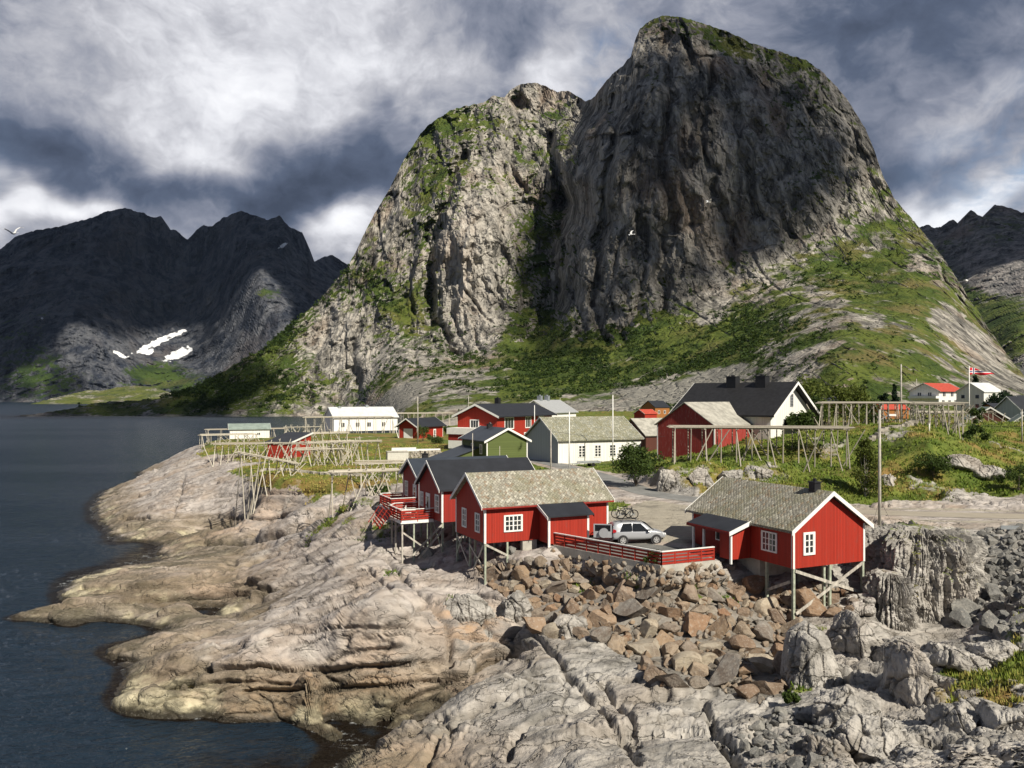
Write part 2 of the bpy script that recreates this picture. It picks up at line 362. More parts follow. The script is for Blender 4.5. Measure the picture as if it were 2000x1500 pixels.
# ------------------------------------------------------------------ mountains: surfaces with their own depth, cliffs, gullies and back slopes
def mountain(name, sil, base, ctrl, px0, px1, step, rows, material, amp, freq, seed, grass_fn=None, jag=1.0, smooth=0.02, back=900, vexp=1.0, ampfn=None):
    px = np.arange(px0, px1 + step, step)
    top = interp(px, sil) + jag * (fbm(px / 16.0, px * 0 + seed, oct=4) * 7 + fbm(px / 3.5, px * 0 + seed + 3, oct=2) * 1.6)
    bot = interp(px, base)
    v = np.linspace(0, 1, rows)[:, None] ** vexp
    PY = top[None] * (1 - v) + bot[None] * v; PX = np.broadcast_to(px[None], PY.shape)
    Yd = tps(ctrl, smooth, 400.0)(PX, PY).astype(np.float64)
    X = (PX - 1000) / F * Yd; Z = H - (PY - HOR) / F * Yd
    # relief: vertical buttresses, diagonal ledges, small facets
    wx = fbm(X * freq * .5 + seed, Yd * freq * .5, Z * freq * .5, 3) * 1.2
    a = fbm(X * freq + wx, Yd * freq + wx, Z * freq * .30 + seed, 6, .52, ridged=True)
    b = fbm((X + .6 * Z) * freq * .8 + seed * 2 + wx, Yd * freq * .8, (Z - .5 * X) * freq * 1.7, 5, .55)
    c = fbm(X * freq * 4 + seed, Yd * freq * 4, Z * freq * 2.2, 4, .6, ridged=True)
    d = fbm(X * freq * 3 + 2 * wx, Yd * freq * 3, Z * freq * .55, 4, .55)
    disp = amp * (-.95 * a + 1.0 * b - .42 * c + .40 * d - .5 * fbm(X * freq * 2.2 + wx, Yd * freq * 2.2, Z * freq * .7, 4, .55, ridged=True) ** 2)
    if ampfn is not None: disp = ampfn(PX, PY, disp, X, Yd, Z)
    k = 1 + disp / Yd
    P = np.stack([X * k, Yd * k, H + (Z - H) * k], -1)
    N = normals(P)
    at = grass_fn(PX, PY, P, N) if grass_fn else {}
    tp = P[0]; bk = []
    for f_, dz in ((.06, .02), (.25, .14), (.6, .5), (1.0, 1.02)):
        q = tp.copy(); q[:, 1] += back * f_; q[:, 0] *= 1 + .4 * back * f_ / q[:, 1]; q[:, 2] = q[:, 2] * (1 - dz) - 8 * dz; bk.append(q)
    P2 = np.concatenate([np.stack(bk[::-1]), P], 0)
    at2 = {k_: np.concatenate([np.repeat(v_[:1], 4, 0), v_], 0) for k_, v_ in at.items()}
    for k_ in ('grass', 'dry', 'scree', 'snow', 'pale'):
        if k_ not in at2: at2[k_] = np.zeros(P2.shape[:2])
    o = grid_mesh(name, P2, material, at2, smooth=False)
    o['kind'] = 'structure'
    return o, PX, PY, P, N, at

def blob(PX, PY, cx, cy, rx, ry, tilt=0.0):
    ca, sa = math.cos(tilt), math.sin(tilt); dx, dy = PX - cx, PY - cy
    return np.exp(-(((dx * ca + dy * sa) / rx) ** 2 + ((dy * ca - dx * sa) / ry) ** 2))

M_MTN = mat_mountain('mountain_rock')
SIL = [(-60, 818), (40, 813), (75, 808), (110, 803), (150, 796), (185, 787), (250, 783), (300, 780), (340, 768), (380, 757), (420, 735), (470, 705), (510, 685), (550, 650), (580, 625),
       (620, 590), (650, 555), (680, 520), (705, 470), (730, 420), (760, 370), (790, 310), (812, 275), (835, 245), (862, 228), (880, 215), (910, 207), (945, 200), (960, 187), (985, 190), (1000, 172),
       (1030, 161), (1060, 166), (1090, 180), (1110, 176), (1125, 187), (1145, 198), (1162, 190), (1170, 175), (1195, 145), (1215, 130), (1232, 110), (1240, 80), (1250, 55), (1270, 40), (1295, 30),
       (1330, 33), (1380, 48), (1430, 65), (1470, 85), (1520, 100), (1575, 118), (1600, 135), (1640, 175), (1665, 210), (1690, 250), (1710, 300), (1725, 345), (1745, 385), (1775, 420), (1800, 450),
       (1840, 500), (1870, 545), (1890, 580), (1915, 615), (1940, 655), (1965, 690), (1985, 715), (2000, 735), (2060, 765), (2160, 785), (2320, 792)]
MCT = [(40, 813, 882), (150, 796, 930), (250, 783, 960), (340, 768, 985), (-60, 816, 868), (40, 816, 865), (300, 816, 872), (500, 816, 876), (700, 816, 880),
       (420, 735, 985), (510, 685, 1015), (550, 650, 1035), (650, 555, 1085), (730, 420, 1125), (812, 275, 1155), (862, 228, 1165), (960, 187, 1175), (1030, 161, 1175), (1110, 176, 1175), (1148, 200, 1165),
       (500, 760, 940), (600, 700, 985), (600, 790, 910), (700, 650, 1000), (700, 740, 940), (750, 550, 1035), (800, 450, 1075), (830, 330, 1115), (900, 300, 1110), (980, 260, 1120),
       (835, 560, 1035), (840, 470, 1050), (870, 470, 1005), (900, 420, 1010), (930, 500, 975), (900, 600, 965), (960, 380, 1030), (960, 620, 955), (900, 690, 945), (850, 640, 985), (1000, 480, 1000),
       (1060, 300, 1130), (1085, 400, 1110), (1060, 500, 1060), (1075, 600, 990), (1050, 650, 935), (1030, 560, 1000),
       (1165, 250, 955), (1125, 350, 955), (1105, 500, 925), (1110, 620, 890), (1172, 185, 985), (1235, 110, 955),
       (1295, 30, 965), (1295, 100, 925), (1300, 300, 880), (1250, 450, 870), (1200, 550, 862), (1180, 650, 842), (1300, 600, 837), (1400, 300, 882), (1450, 150, 930), (1430, 65, 975), (1450, 450, 862),
       (1450, 550, 835), (1550, 300, 892), (1575, 118, 985), (1640, 175, 975), (1600, 400, 862), (1690, 250, 945), (1725, 345, 905), (1700, 450, 842), (1775, 420, 865), (1340, 180, 905), (1220, 250, 915),
       (1250, 625, 815), (1350, 610, 795), (1450, 640, 720), (1600, 560, 755), (1700, 560, 740), (1800, 520, 765), (1840, 500, 795), (1870, 545, 765), (1890, 600, 720), (1940, 655, 690), (1985, 715, 650), (2060, 765, 600), (2200, 790, 560),
       (1600, 650, 560), (1650, 640, 525), (1550, 680, 545), (1500, 730, 520), (1700, 700, 480), (1800, 700, 500), (1900, 720, 540), (1800, 620, 610), (1900, 680, 610),
       (780, 760, 770), (760, 800, 700), (900, 740, 730), (1000, 700, 820), (1000, 760, 690), (1100, 685, 800), (1100, 760, 665), (1200, 700, 770), (1200, 780, 600), (1300, 700, 705), (1350, 760, 590), (1450, 750, 545),
       (800, 808, 610), (900, 806, 570), (1000, 806, 560), (1200, 806, 540), (1400, 806, 490), (1600, 806, 430), (1800, 806, 395), (2000, 806, 410), (2300, 806, 430), (1600, 740, 465), (1700, 760, 430), (1900, 760, 470), (2000, 768, 520)]
BASE = [(-60, 820), (700, 819), (760, 832), (2400, 832)]
def main_attrs(PX, PY, P, N):
    nz = N[..., 2]
    n1 = fbm(P[..., 0] / 60, P[..., 1] / 60, P[..., 2] / 60, 5)
    B = lambda *a: blob(PX, PY, *a)
    n2 = fbm(P[..., 0] / 17, P[..., 1] / 17, P[..., 2] / 17, 4)
    g = sstep(.34, .72, nz) * .62 + .46 * n1 + .46 * n2 - .07 - .10 * B(1650, 600, 260, 110) + .45 * sstep(20, -40, interp_line(PX) - PY) * (fbm(P[..., 0] / 28, P[..., 1] / 40, P[..., 2] / 28, 5) - .08)
    for b_, w in ((B(850, 330, 60, 130, -.25), .55), (B(720, 560, 120, 45, .8), .45), (B(790, 600, 70, 60), .45), (B(820, 460, 30, 90, -.1), .4), (B(480, 740, 170, 40, -.35), .55), (B(900, 230, 90, 40), .5), (B(560, 640, 110, 26, -.75), .55),
                  (B(1000, 560, 60, 110), .25), (B(1060, 640, 45, 90), .35), (B(1050, 460, 40, 90), .38), (B(1090, 270, 25, 60), .3), (B(1240, 120, 22, 70), .25), (B(1430, 85, 160, 30, .25), .6), (B(1600, 150, 60, 40, .9), .4),
                  (B(1180, 690, 260, 45, -.1), .38), (B(1480, 620, 220, 55, -.35), .30), (B(1700, 520, 130, 60, .6), .18), (B(1760, 650, 170, 110), .30), (B(1050, 770, 250, 40), .12), (B(1740, 400, 60, 40, .7), .4)):
        g = g + w * b_
    for b_, w in ((B(930, 520, 55, 160), .8), (B(1320, 330, 170, 220), .42), (B(640, 650, 90, 45, -.7), .35), (B(760, 690, 110, 55), .35), (B(1440, 600, 90, 40), .2), (B(1560, 720, 80, 22, -.55), .6), (B(1900, 680, 30, 110, -.75), .5), (B(1610, 600, 45, 40), .25)):
        g = g - w * b_
    dry = .15 + .55 * B(1780, 670, 190, 120) + .5 * B(1880, 730, 120, 40) + .3 * B(1700, 540, 160, 60) + .2 * B(600, 690, 200, 100)
    sc = .75 * B(790, 765, 75, 26, -.45) + .8 * B(1400, 735, 110, 26, -.25) + .65 * B(1000, 795, 260, 14) + .45 * B(1190, 770, 120, 24) + .5 * B(1290, 715, 40, 16) + .45 * B(1330, 770, 90, 20) + .55 * B(400, 812, 380, 5)
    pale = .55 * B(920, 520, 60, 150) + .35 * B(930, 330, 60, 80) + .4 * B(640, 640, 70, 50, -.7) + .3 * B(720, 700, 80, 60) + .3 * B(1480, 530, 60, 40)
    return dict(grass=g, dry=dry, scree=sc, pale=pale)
GROOVES = [([(905, 300), (880, 380), (850, 450), (838, 520), (835, 570), (845, 620), (865, 660), (900, 705)], 8, 30), ([(1072, 265), (1085, 320), (1092, 360), (1100, 400)], 10, 38), ([(1100, 400), (1085, 470), (1080, 560), (1060, 640), (1040, 680)], 20, 30),
           ([(1300, 60), (1312, 160), (1290, 300), (1312, 420), (1290, 520), (1300, 600)], 9, 15), ([(1390, 120), (1368, 260), (1400, 380), (1440, 490)], 8, 13), ([(1480, 250), (1510, 380), (1545, 460)], 8, 10), ([(1205, 190), (1190, 350), (1168, 480), (1163, 600), (1180, 670)], 8, 16),
           ([(1250, 420), (1262, 520), (1240, 620)], 7, 11), ([(815, 300), (760, 400), (730, 500), (690, 600)], 9, 12), ([(960, 230), (945, 300), (900, 400)], 8, 12), ([(1010, 200), (1000, 300), (1022, 380)], 8, 13), ([(700, 640), (690, 700), (702, 780)], 8, 11), ([(780, 560), (800, 640), (812, 720)], 8, 11),
           ([(640, 620), (622, 700), (600, 795)], 7, 9), ([(930, 430), (915, 520), (925, 620), (935, 690)], 6, 8), ([(975, 430), (985, 520), (970, 620)], 6, 8), ([(1345, 90), (1350, 220), (1335, 360), (1360, 470)], 7, 11), ([(1440, 200), (1450, 320), (1480, 430)], 7, 10), ([(1580, 200), (1620, 330), (1650, 420)], 8, 9),
           ([(1130, 480), (1120, 560), (1135, 660)], 7, 12), ([(1220, 660), (1228, 600), (1215, 540)], 6, 9), ([(880, 260), (850, 330), (800, 420)], 8, 10), ([(1130, 200), (1120, 260), (1112, 330)], 7, 12)]
def main_amp(PX, PY, disp, X, Y, Z):
    low = sstep(-20, 90, interp_line(PX) - PY)
    disp = disp * (.42 + .58 * low)
    wx = fbm(PX / 45, PY / 45, oct=4) * 26; wy = fbm(PX / 45 + 9, PY / 45, oct=4) * 26
    for pts, w, dep in GROOVES:
        x0 = min(p[0] for p in pts) - 90; x1 = max(p[0] for p in pts) + 90; c = (PX[0] > x0) & (PX[0] < x1)
        d = seg_d(PX[:, c] + wx[:, c], PY[:, c] + wy[:, c], pts); disp[:, c] += dep * np.exp(-(d / w) ** 2) - .25 * dep * np.exp(-((d - 2.6 * w) / (1.5 * w)) ** 2)
    q = fbm(X / 120 + 5, Y / 120, Z / 120, 3) * 1.4
    fl = fbm((X + .22 * Z) / 30 + q, Y / 160, Z / 260, 5, .6, ridged=True); fl2 = fbm((X - .15 * Z) / 11 + 2 * q, Y / 60, Z / 75, 3, .6, ridged=True)
    def crag(sx, sz, k, tilt, off):
        u = (X + .25 * Z) / sx + .7 * fbm(X / (2 * sx) + k, Z / (2 * sz), oct=3); v = Z / sz - .35 * X / sx + .7 * fbm(X / (2 * sx), Z / (2 * sz) + k, oct=3)
        f1, f2, ix, iy, dx, dy = voronoi(u, v, k); e = f2 - f1
        return (off * (hash2(ix, iy, k + 3) - .5) + tilt * (dx * (hash2(ix, iy, k + 4) - .5) + dy * (hash2(ix, iy, k + 5) - .5))) * sstep(0, .15, e) + .35 * off * sstep(.10, 0, e) * hash2(ix, iy, k + 6)
    cr = crag(46, 95, 201, 26, 10) + crag(17, 34, 231, 11, 5) + crag(7, 13, 261, 4.5, 2.2)
    return disp * (1 - .25 * low) + (.42 + .58 * low) * cr - low * (6 * (fl - .3) + 2.5 * (fl2 - .3))
def seg_d(x, y, pts):
    d = np.full(x.shape, 1e9)
    for (ax, ay), (bx, by) in zip(pts, pts[1:]):
        vx, vy = bx - ax, by - ay; t = np.clip(((x - ax) * vx + (y - ay) * vy) / (vx * vx + vy * vy), 0, 1); d = np.minimum(d, np.hypot(x - ax - t * vx, y - ay - t * vy))
    return d
def interp_line(PX):     # foot of the cliffs
    return interp(PX, [(-100, 800), (300, 790), (700, 770), (850, 720), (1000, 690), (1200, 660), (1300, 640), (1450, 560), (1600, 450), (1750, 430), (1850, 560), (1950, 700), (2300, 760)])
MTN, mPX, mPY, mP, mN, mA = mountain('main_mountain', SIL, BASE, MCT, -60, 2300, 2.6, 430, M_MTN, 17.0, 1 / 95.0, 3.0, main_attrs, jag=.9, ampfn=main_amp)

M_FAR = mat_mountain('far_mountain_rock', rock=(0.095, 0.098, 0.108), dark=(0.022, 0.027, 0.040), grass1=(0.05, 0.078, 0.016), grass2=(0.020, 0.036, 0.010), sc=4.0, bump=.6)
SL = [(-320, 610), (-150, 560), (0, 487), (30, 462), (60, 452), (120, 441), (180, 425), (210, 412), (245, 406), (275, 415), (300, 425), (315, 422), (330, 447), (345, 450), (360, 465), (366, 468), (385, 448), (400, 440), (415, 442),
      (435, 425), (455, 418), (470, 411), (495, 420), (520, 428), (532, 427), (545, 421), (565, 443), (590, 453), (600, 478), (607, 513), (625, 505), (645, 498), (660, 503), (675, 515), (750, 560), (800, 600), (900, 700)]
CL = [(0, 487, 4900), (245, 406, 5100), (366, 468, 5200), (470, 411, 5150), (590, 453, 5000), (645, 498, 5400), (800, 600, 5400), (-300, 610, 4800), (900, 720, 5000),
      (245, 550, 4800), (100, 560, 4550), (0, 620, 4300), (150, 610, 4300), (120, 700, 4050), (250, 720, 4120), (200, 650, 4250), (300, 680, 4600), (350, 610, 4850), (280, 740, 4250), (370, 700, 4500),
      (450, 520, 4950), (560, 510, 4900), (500, 525, 4500), (520, 600, 4250), (480, 660, 4300), (540, 700, 4080), (600, 580, 4500), (440, 720, 4200), (420, 600, 4800), (650, 650, 4300), (800, 720, 4500),
      (-300, 788, 3800), (0, 788, 3800), (150, 788, 3850), (300, 788, 3900), (450, 788, 3900), (600, 788, 3900), (900, 788, 4000)]
def left_attrs(PX, PY, P, N):
    B = lambda *a: blob(PX, PY, *a)
    n1 = fbm(P[..., 0] / 250, P[..., 1] / 250, P[..., 2] / 250, 5)
    g = sstep(.45, .8, N[..., 2]) * .35 + .2 * n1 - .15 + .55 * B(80, 740, 130, 50) + .6 * B(290, 730, 70, 30) + .5 * B(520, 575, 45, 22) + .4 * B(450, 760, 200, 30) + .35 * B(60, 650, 100, 60)
    g = g - .6 * B(200, 690, 60, 60, .6) - .5 * B(515, 640, 45, 55)
    j = fbm(PX / 13, PY / 7, oct=4) * 1.0
    s = B(315, 665, 62, 7, -.42) + B(348, 692, 32, 10, -.35) * 1.1 + B(232, 691, 18, 4.5, .55) + B(290, 688, 14, 5, -.2) + .95 * B(554, 479, 15, 3.5, -.45) + .7 * B(82, 622, 4, 2.5)
    return dict(grass=g, snow=.92 * s + j * .7 * (s > .10))
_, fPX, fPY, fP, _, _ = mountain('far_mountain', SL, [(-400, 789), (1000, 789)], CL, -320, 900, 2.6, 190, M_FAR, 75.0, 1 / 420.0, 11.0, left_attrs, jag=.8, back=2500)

SR = [(1640, 500), (1700, 470), (1795, 443), (1815, 437), (1825, 446), (1845, 440), (1862, 426), (1878, 445), (1885, 420), (1897, 411), (1912, 420), (1922, 425), (1935, 408), (1945, 400), (1965, 404), (1985, 410), (2000, 415), (2100, 430), (2300, 520)]
CR = [(1640, 500, 3300), (1795, 443, 3200), (1862, 426, 3150), (1945, 400, 3100), (2100, 430, 3000), (2300, 520, 2700), (1850, 520, 2850), (1950, 480, 2750), (1920, 560, 2450), (1980, 560, 2400), (1850, 600, 2450), (1920, 620, 2150),
      (1990, 610, 1950), (1920, 680, 1700), (1990, 640, 1550), (1990, 720, 1350), (2100, 600, 1900), (2100, 760, 1300), (1700, 700, 2000), (1700, 790, 1600), (1900, 790, 1300), (2100, 795, 1250), (2300, 790, 1200)]
def right_attrs(PX, PY, P, N):
    B = lambda *a: blob(PX, PY, *a)
    n1 = fbm(P[..., 0] / 150, P[..., 1] / 150, P[..., 2] / 150, 5)
    g = sstep(.4, .75, N[..., 2]) * .5 + .3 * n1 - .05 + .5 * B(1880, 600, 60, 50) + .45 * B(1980, 650, 80, 50) - .6 * B(1960, 530, 60, 35)
    return dict(grass=g, scree=.5 * B(1920, 590, 25, 10))
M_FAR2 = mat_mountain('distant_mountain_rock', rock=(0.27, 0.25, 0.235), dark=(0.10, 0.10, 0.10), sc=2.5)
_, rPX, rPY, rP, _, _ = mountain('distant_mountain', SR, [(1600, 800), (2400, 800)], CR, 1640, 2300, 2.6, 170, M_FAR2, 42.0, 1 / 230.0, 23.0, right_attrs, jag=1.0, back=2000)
# low green hill across the fjord
SG = [(60, 789), (110, 776), (150, 767), (175, 762), (200, 763), (230, 756), (265, 753), (300, 757), (325, 766), (345, 775), (380, 789)]
CG = [(60, 789, 2650), (380, 789, 2650), (200, 763, 2950), (265, 753, 2950), (150, 767, 2900), (325, 766, 2900), (150, 789, 2650), (270, 789, 2650)]
def hill_attrs(PX, PY, P, N):
    n1 = fbm(P[..., 0] / 60, P[..., 1] / 60, P[..., 2] / 60, 4)
    return dict(grass=.62 + .5 * n1, dry=.15 + 0 * n1)
M_HILL = mat_mountain('hill_turf', rock=(0.34, 0.32, 0.25), grass1=(0.12, 0.135, 0.03), grass2=(0.06, 0.08, 0.02), sc=1.6, bump=.6)
mountain('green_hill', SG, [(0, 790), (500, 790)], CG, 60, 380, 2.0, 24, M_HILL, 8.0, 1 / 60.0, 31.0, hill_attrs, jag=.4, back=500)
# ------------------------------------------------------------------ the headland, the bay and the village ground
ZC = [  # (px, py, height above the sea): what the photograph shows of the ground
 # shoreline
 (185,1003,0),(206,1030,0),(232,1061,0),(300,1063,0),(410,1058,0),(480,1058,.1),(300,1087,0),(170,1122,0),(110,1163,-.1),(128,1182,.1),(30,1213,0),(130,1223,0),(300,1226,0),(385,1206,0),(460,1190,.1),
 (300,1226,0),(205,1276,0),(245,1302,.1),(230,1350,0),(240,1391,0),(400,1392,0),(445,1409,0),(560,1411,0),(622,1429,0),(742,1419,-.1),(702,1460,0),(676,1481,0),(650,1530,0),
 (250,1074,-.9),(380,1068,-.8),(450,1061,-.5),(200,1242,-1.2),(340,1217,-.8),(425,1202,-.6),(40,1090,-3),
 # sea floor
 (100,1000,-4),(100,1090,-3),(10,1160,-2.5),(60,1300,-3.5),(120,1400,-3.5),(350,1460,-3),(560,1470,-1.8),(640,1450,-1.2),(0,1250,-3),(0,900,-7),(150,930,-5),(230,1245,-1.2),(400,1216,-.4),(-300,1100,-7),(-300,1400,-6),(300,1600,-5),(500,1600,-3),
 # far headland
 (330,905,4),(395,870,7),(400,885,8.3),(300,960,3.6),(250,1000,1.9),(350,1000,3.2),(420,1030,2.2),(330,1035,1.6),(500,1000,5),(560,1010,5),(600,990,7),(640,1020,5.3),(440,930,7.6),(500,945,8),(500,880,9),(600,900,9.4),(700,900,9.5),(560,950,8.4),(660,985,8.6),(650,940,9.2),(740,940,9.5),(550,1040,2.6),(480,1040,1.7),
 # middle slab and fingers
 (600,1062,4.8),(700,1022,7.8),(742,1000,8.6),(500,1122,3),(640,1100,5),(740,1085,6.3),(400,1130,2.2),(300,1142,1.9),(250,1130,1.6),(165,1142,1.2),(100,1197,.7),(220,1185,1.3),(350,1180,1.4),(430,1130,2),(540,1080,3.3),(420,1090,1.6),(450,1165,1.4),(240,1160,1.0),(330,1160,1.2),(380,1100,1.3),(480,1085,1.8),
 (560,1180,3),(500,1220,2.5),(400,1242,2),(300,1262,1.2),(640,1200,4.2),(700,1180,5),(800,1130,6.2),(868,1078,6.8),(792,1098,5.7),(820,1090,6),(943,1160,5.5),(893,1103,6.6),(988,1100,7.5),(480,1188,1.0),(550,1155,2.6),
 (300,1340,1.5),(350,1300,2.0),(300,1300,1.5),(420,1275,2.5),(360,1330,2.0),(400,1302,2.8),(500,1300,3.1),(600,1280,4),(700,1250,4.6),(800,1250,4.6),(880,1200,5.2),(950,1230,4.4),(960,1290,2.6),(830,1355,1.2),(700,1330,2.2),(600,1350,1.6),(500,1382,.7),(640,1402,.7),(760,1375,1.2),(860,1330,2.0),(900,1300,3),(320,1380,.6),(800,1395,.3),
 # front slab
 (1050,1250,4.6),(1150,1270,5),(1200,1290,5),(1010,1305,4),(900,1362,3.2),(800,1420,2.4),(735,1458,1.2),(900,1450,3),(1000,1400,4),(1100,1350,4.9),(1000,1500,3.8),(1250,1400,5),(1300,1500,5.3),(1400,1350,5),(1450,1450,5.3),(800,1500,2),(900,1600,2.6),(1200,1600,5),
 (1600,1450,5.8),(1700,1400,6),(1800,1450,6.6),(1950,1480,7.4),(1700,1300,5.9),(1600,1280,5.4),(1640,1215,5.9),(1760,1262,4.4),(1820,1270,4.2),(1860,1262,5.4),(1900,1310,6.8),(1950,1210,7.3),(1990,1110,8.3),(1960,1032,9.2),(1500,1250,5),(1540,1222,5.3),(1670,1172,6.4),(1612,1166,6.3),(2100,1300,8),(2100,1100,9.3),(1900,1150,7.0),(1690,1040,8.9),(1800,1600,7),(2100,1550,8.5),
 # rubble bank under the car park
 (1150,1150,6.7),(1250,1200,6),(1350,1200,6.1),(1350,1132,7.7),(1300,1112,8.3),(1450,1152,7),(1430,1112,8),(1230,1112,7.9),(1120,1085,8.2),(1040,1075,8.3),(1000,1150,6.2),(1100,1200,5.5),(1350,1280,5.1),(1450,1232,5.5),(1250,1260,5.2),(1560,1120,7.6),(1500,1100,8.2),
 # car park, road, hill
 (1080,1068,8.85),(1290,1098,8.85),(1200,1060,8.85),(1300,1050,8.85),(1400,1060,8.85),(1280,1010,9.2),(1200,990,9.25),(1250,970,9.3),(1340,978,9.3),(1700,1002,9.5),(1900,988,9.7),(2000,1003,9.6),(1800,985,9.7),(2200,1000,10),(1190,930,9.5),(1180,905,9.5),(1110,915,9.5),(1000,960,9.4),(900,960,9.4),
 (1300,962,9.6),(1350,912,12),(1480,905,12.2),(1450,958,9.7),(1550,870,14),(1600,940,11),(1700,900,12.5),(1700,962,10),(1800,852,15.5),(1780,832,16.4),(1650,842,15),(1900,872,13.9),(1900,950,10.6),(2000,950,10.8),(1980,882,13.4),(2100,870,13.5),(2500,1150,10),(2500,1500,9),(2900,1050,11.5),(3300,1300,10),(3300,1700,9),(2500,900,13),(3300,900,14),(1285,905,11.2),(1420,890,12.8),(1240,935,9.9),(1260,905,10.2),(1500,965,9.6),(1600,975,9.6),
]
XY = [(0,150,9.5),(20,200,9.6),(-30,250,9.6),(-40,180,9.5),(-62,250,8.8),(-75,225,7.5),(50,250,10),(0,350,9.6),(100,300,11),(60,450,10),(100,650,11),(200,520,11.5),(60,160,12.5),(110,160,15.5),(-85,200,1.5),(-90,235,1.5),(-84,160,-1),(-100,180,-4),(-110,240,-4),
      (-72,290,0),(-66,330,0),(-58,400,0),(-66,500,0),(-85,640,0),(-20,300,9),(-30,400,6),(-30,520,6),(-110,320,-4),(-110,450,-4),(-140,640,-4),(-45,330,6),(-20,650,8),(150,250,14),(180,170,15),(90,130,15.5),(300,400,14),(260,250,15)]
def _ctrl():
    c = []
    for px, py, z in ZC:
        p = at_z(px, py, z); c.append((p.x, p.y, z))
    return c + XY
_U = lambda x, y: (math.atan2(x, y) * 60, math.log(y) * 60) # bearing / log distance: even spacing of the points
_base = tps([(*_U(x, y), z) for x, y, z in _ctrl()], 0.0012, 20.0)
def base_h(x, y): return _base(np.arctan2(x, y) * 60, np.log(y) * 60)
# flat pads: car park, road
ROAD = [(-6, 196), (-2, 160), (6, 132), (11.5, 112), (13.5, 100), (15.2, 90), (21, 82), (28, 77.5), (36, 74.5), (46, 72.5), (62, 71), (100, 72)]
def seg_dist(x, y, pts):
    d = np.full(np.shape(x), 1e9)
    for (ax, ay), (bx, by) in zip(pts, pts[1:]):
        vx, vy = bx - ax, by - ay; t = np.clip(((x - ax) * vx + (y - ay) * vy) / (vx * vx + vy * vy), 0, 1)
        d = np.minimum(d, np.hypot(x - ax - t * vx, y - ay - t * vy))
    return d
def poly_mask(x, y, poly, soft=.8):
    """1 inside, 0 outside a convex polygon given anticlockwise"""
    m = np.full(np.shape(x), 1e9)
    for (ax, ay), (bx, by) in zip(poly, poly[1:] + poly[:1]):
        L = math.hypot(bx - ax, by - ay); m = np.minimum(m, ((bx - ax) * (y - ay) - (by - ay) * (x - ax)) / L)
    return sstep(-soft, 0.0, m)
PARK = [(3.3, 61.9), (9.9, 54.25), (14.2, 56.0), (13.0, 63.5), (11.5, 70.5), (6.5, 67.5)]
GRAVEL = [(8.5, 66), (12.8, 62.5), (16.5, 68), (19.5, 78), (14.5, 84), (9.6, 76)]
def zone(x, y):
    """amounts of turf, bare rock blocks, rounded humps, paving"""
    px = 1000 + F * x / y
    n = fbm(x / 9.0, y / 9.0, oct=3); n2 = fbm(x / 3.0 + 9, y / 3.0, oct=4)
    rd = seg_dist(x, y, ROAD)
    pave = np.maximum(poly_mask(x, y, GRAVEL, 1.6), sstep(5.2, 2.6, rd) * (y < 100) * (x > 8) * sstep(25, 34, x) + 0)
    return px, n, n2, rd, pave
def lay(x, y):
    """smooth ground with its levelled pads, and the masks that go with it"""
    z = base_h(x, y).astype(np.float64)
    px, n, n2, rd, pave = zone(x, y)
    park = poly_mask(x, y, PARK, .5)
    village = sstep(96, 116, y) * sstep(6.5, 9, z)
    hill = sstep(15, 19, x) * sstep(80, 84, y)
    road = sstep(4.0, 2.2, rd)
    flat = np.maximum.reduce([park, road, sstep(0, 1, pave) * .9])
    cap = sstep(16, 8, x) * sstep(86, 98, y); z = np.where(z > 8.6, z + cap * (8.6 + .8 * (1 - np.exp(-(np.maximum(z, 8.6) - 8.6) / .8)) - z), z)      # the village stands on a level shelf
    z = z * (1 - park) + 8.86 * park
    z = z * (1 - road) + interp(y, [(60, 9.55), (80, 9.42), (110, 9.5), (200, 9.55)]) * road
    k = .85 * pave * (1 - road); z = z * (1 - k) + (9.3 + .05 * n2) * k
    return z, dict(px=px, n=n, n2=n2, park=park, village=village, hill=hill, road=road, flat=flat, pave=pave)
BANK = [(930, 1110), (990, 1098), (1075, 1100), (1180, 1124), (1285, 1146), (1400, 1134), (1450, 1128), (1530, 1155), (1560, 1200), (1560, 1260), (1545, 1350), (1470, 1375), (1380, 1345), (1300, 1350), (1230, 1290), (1170, 1250), (1080, 1250), (1035, 1235), (1030, 1195), (960, 1150)]
def inside_np(px, py, poly):
    c = np.zeros(np.shape(px), bool); j = len(poly) - 1
    for i in range(len(poly)):
        (xi, yi), (xj, yj) = poly[i], poly[j]
        if yi != yj: c ^= ((yi > py) != (yj > py)) & (px < (xj - xi) * (py - yi) / (yj - yi) + xi)
        j = i
    return c.astype(float)
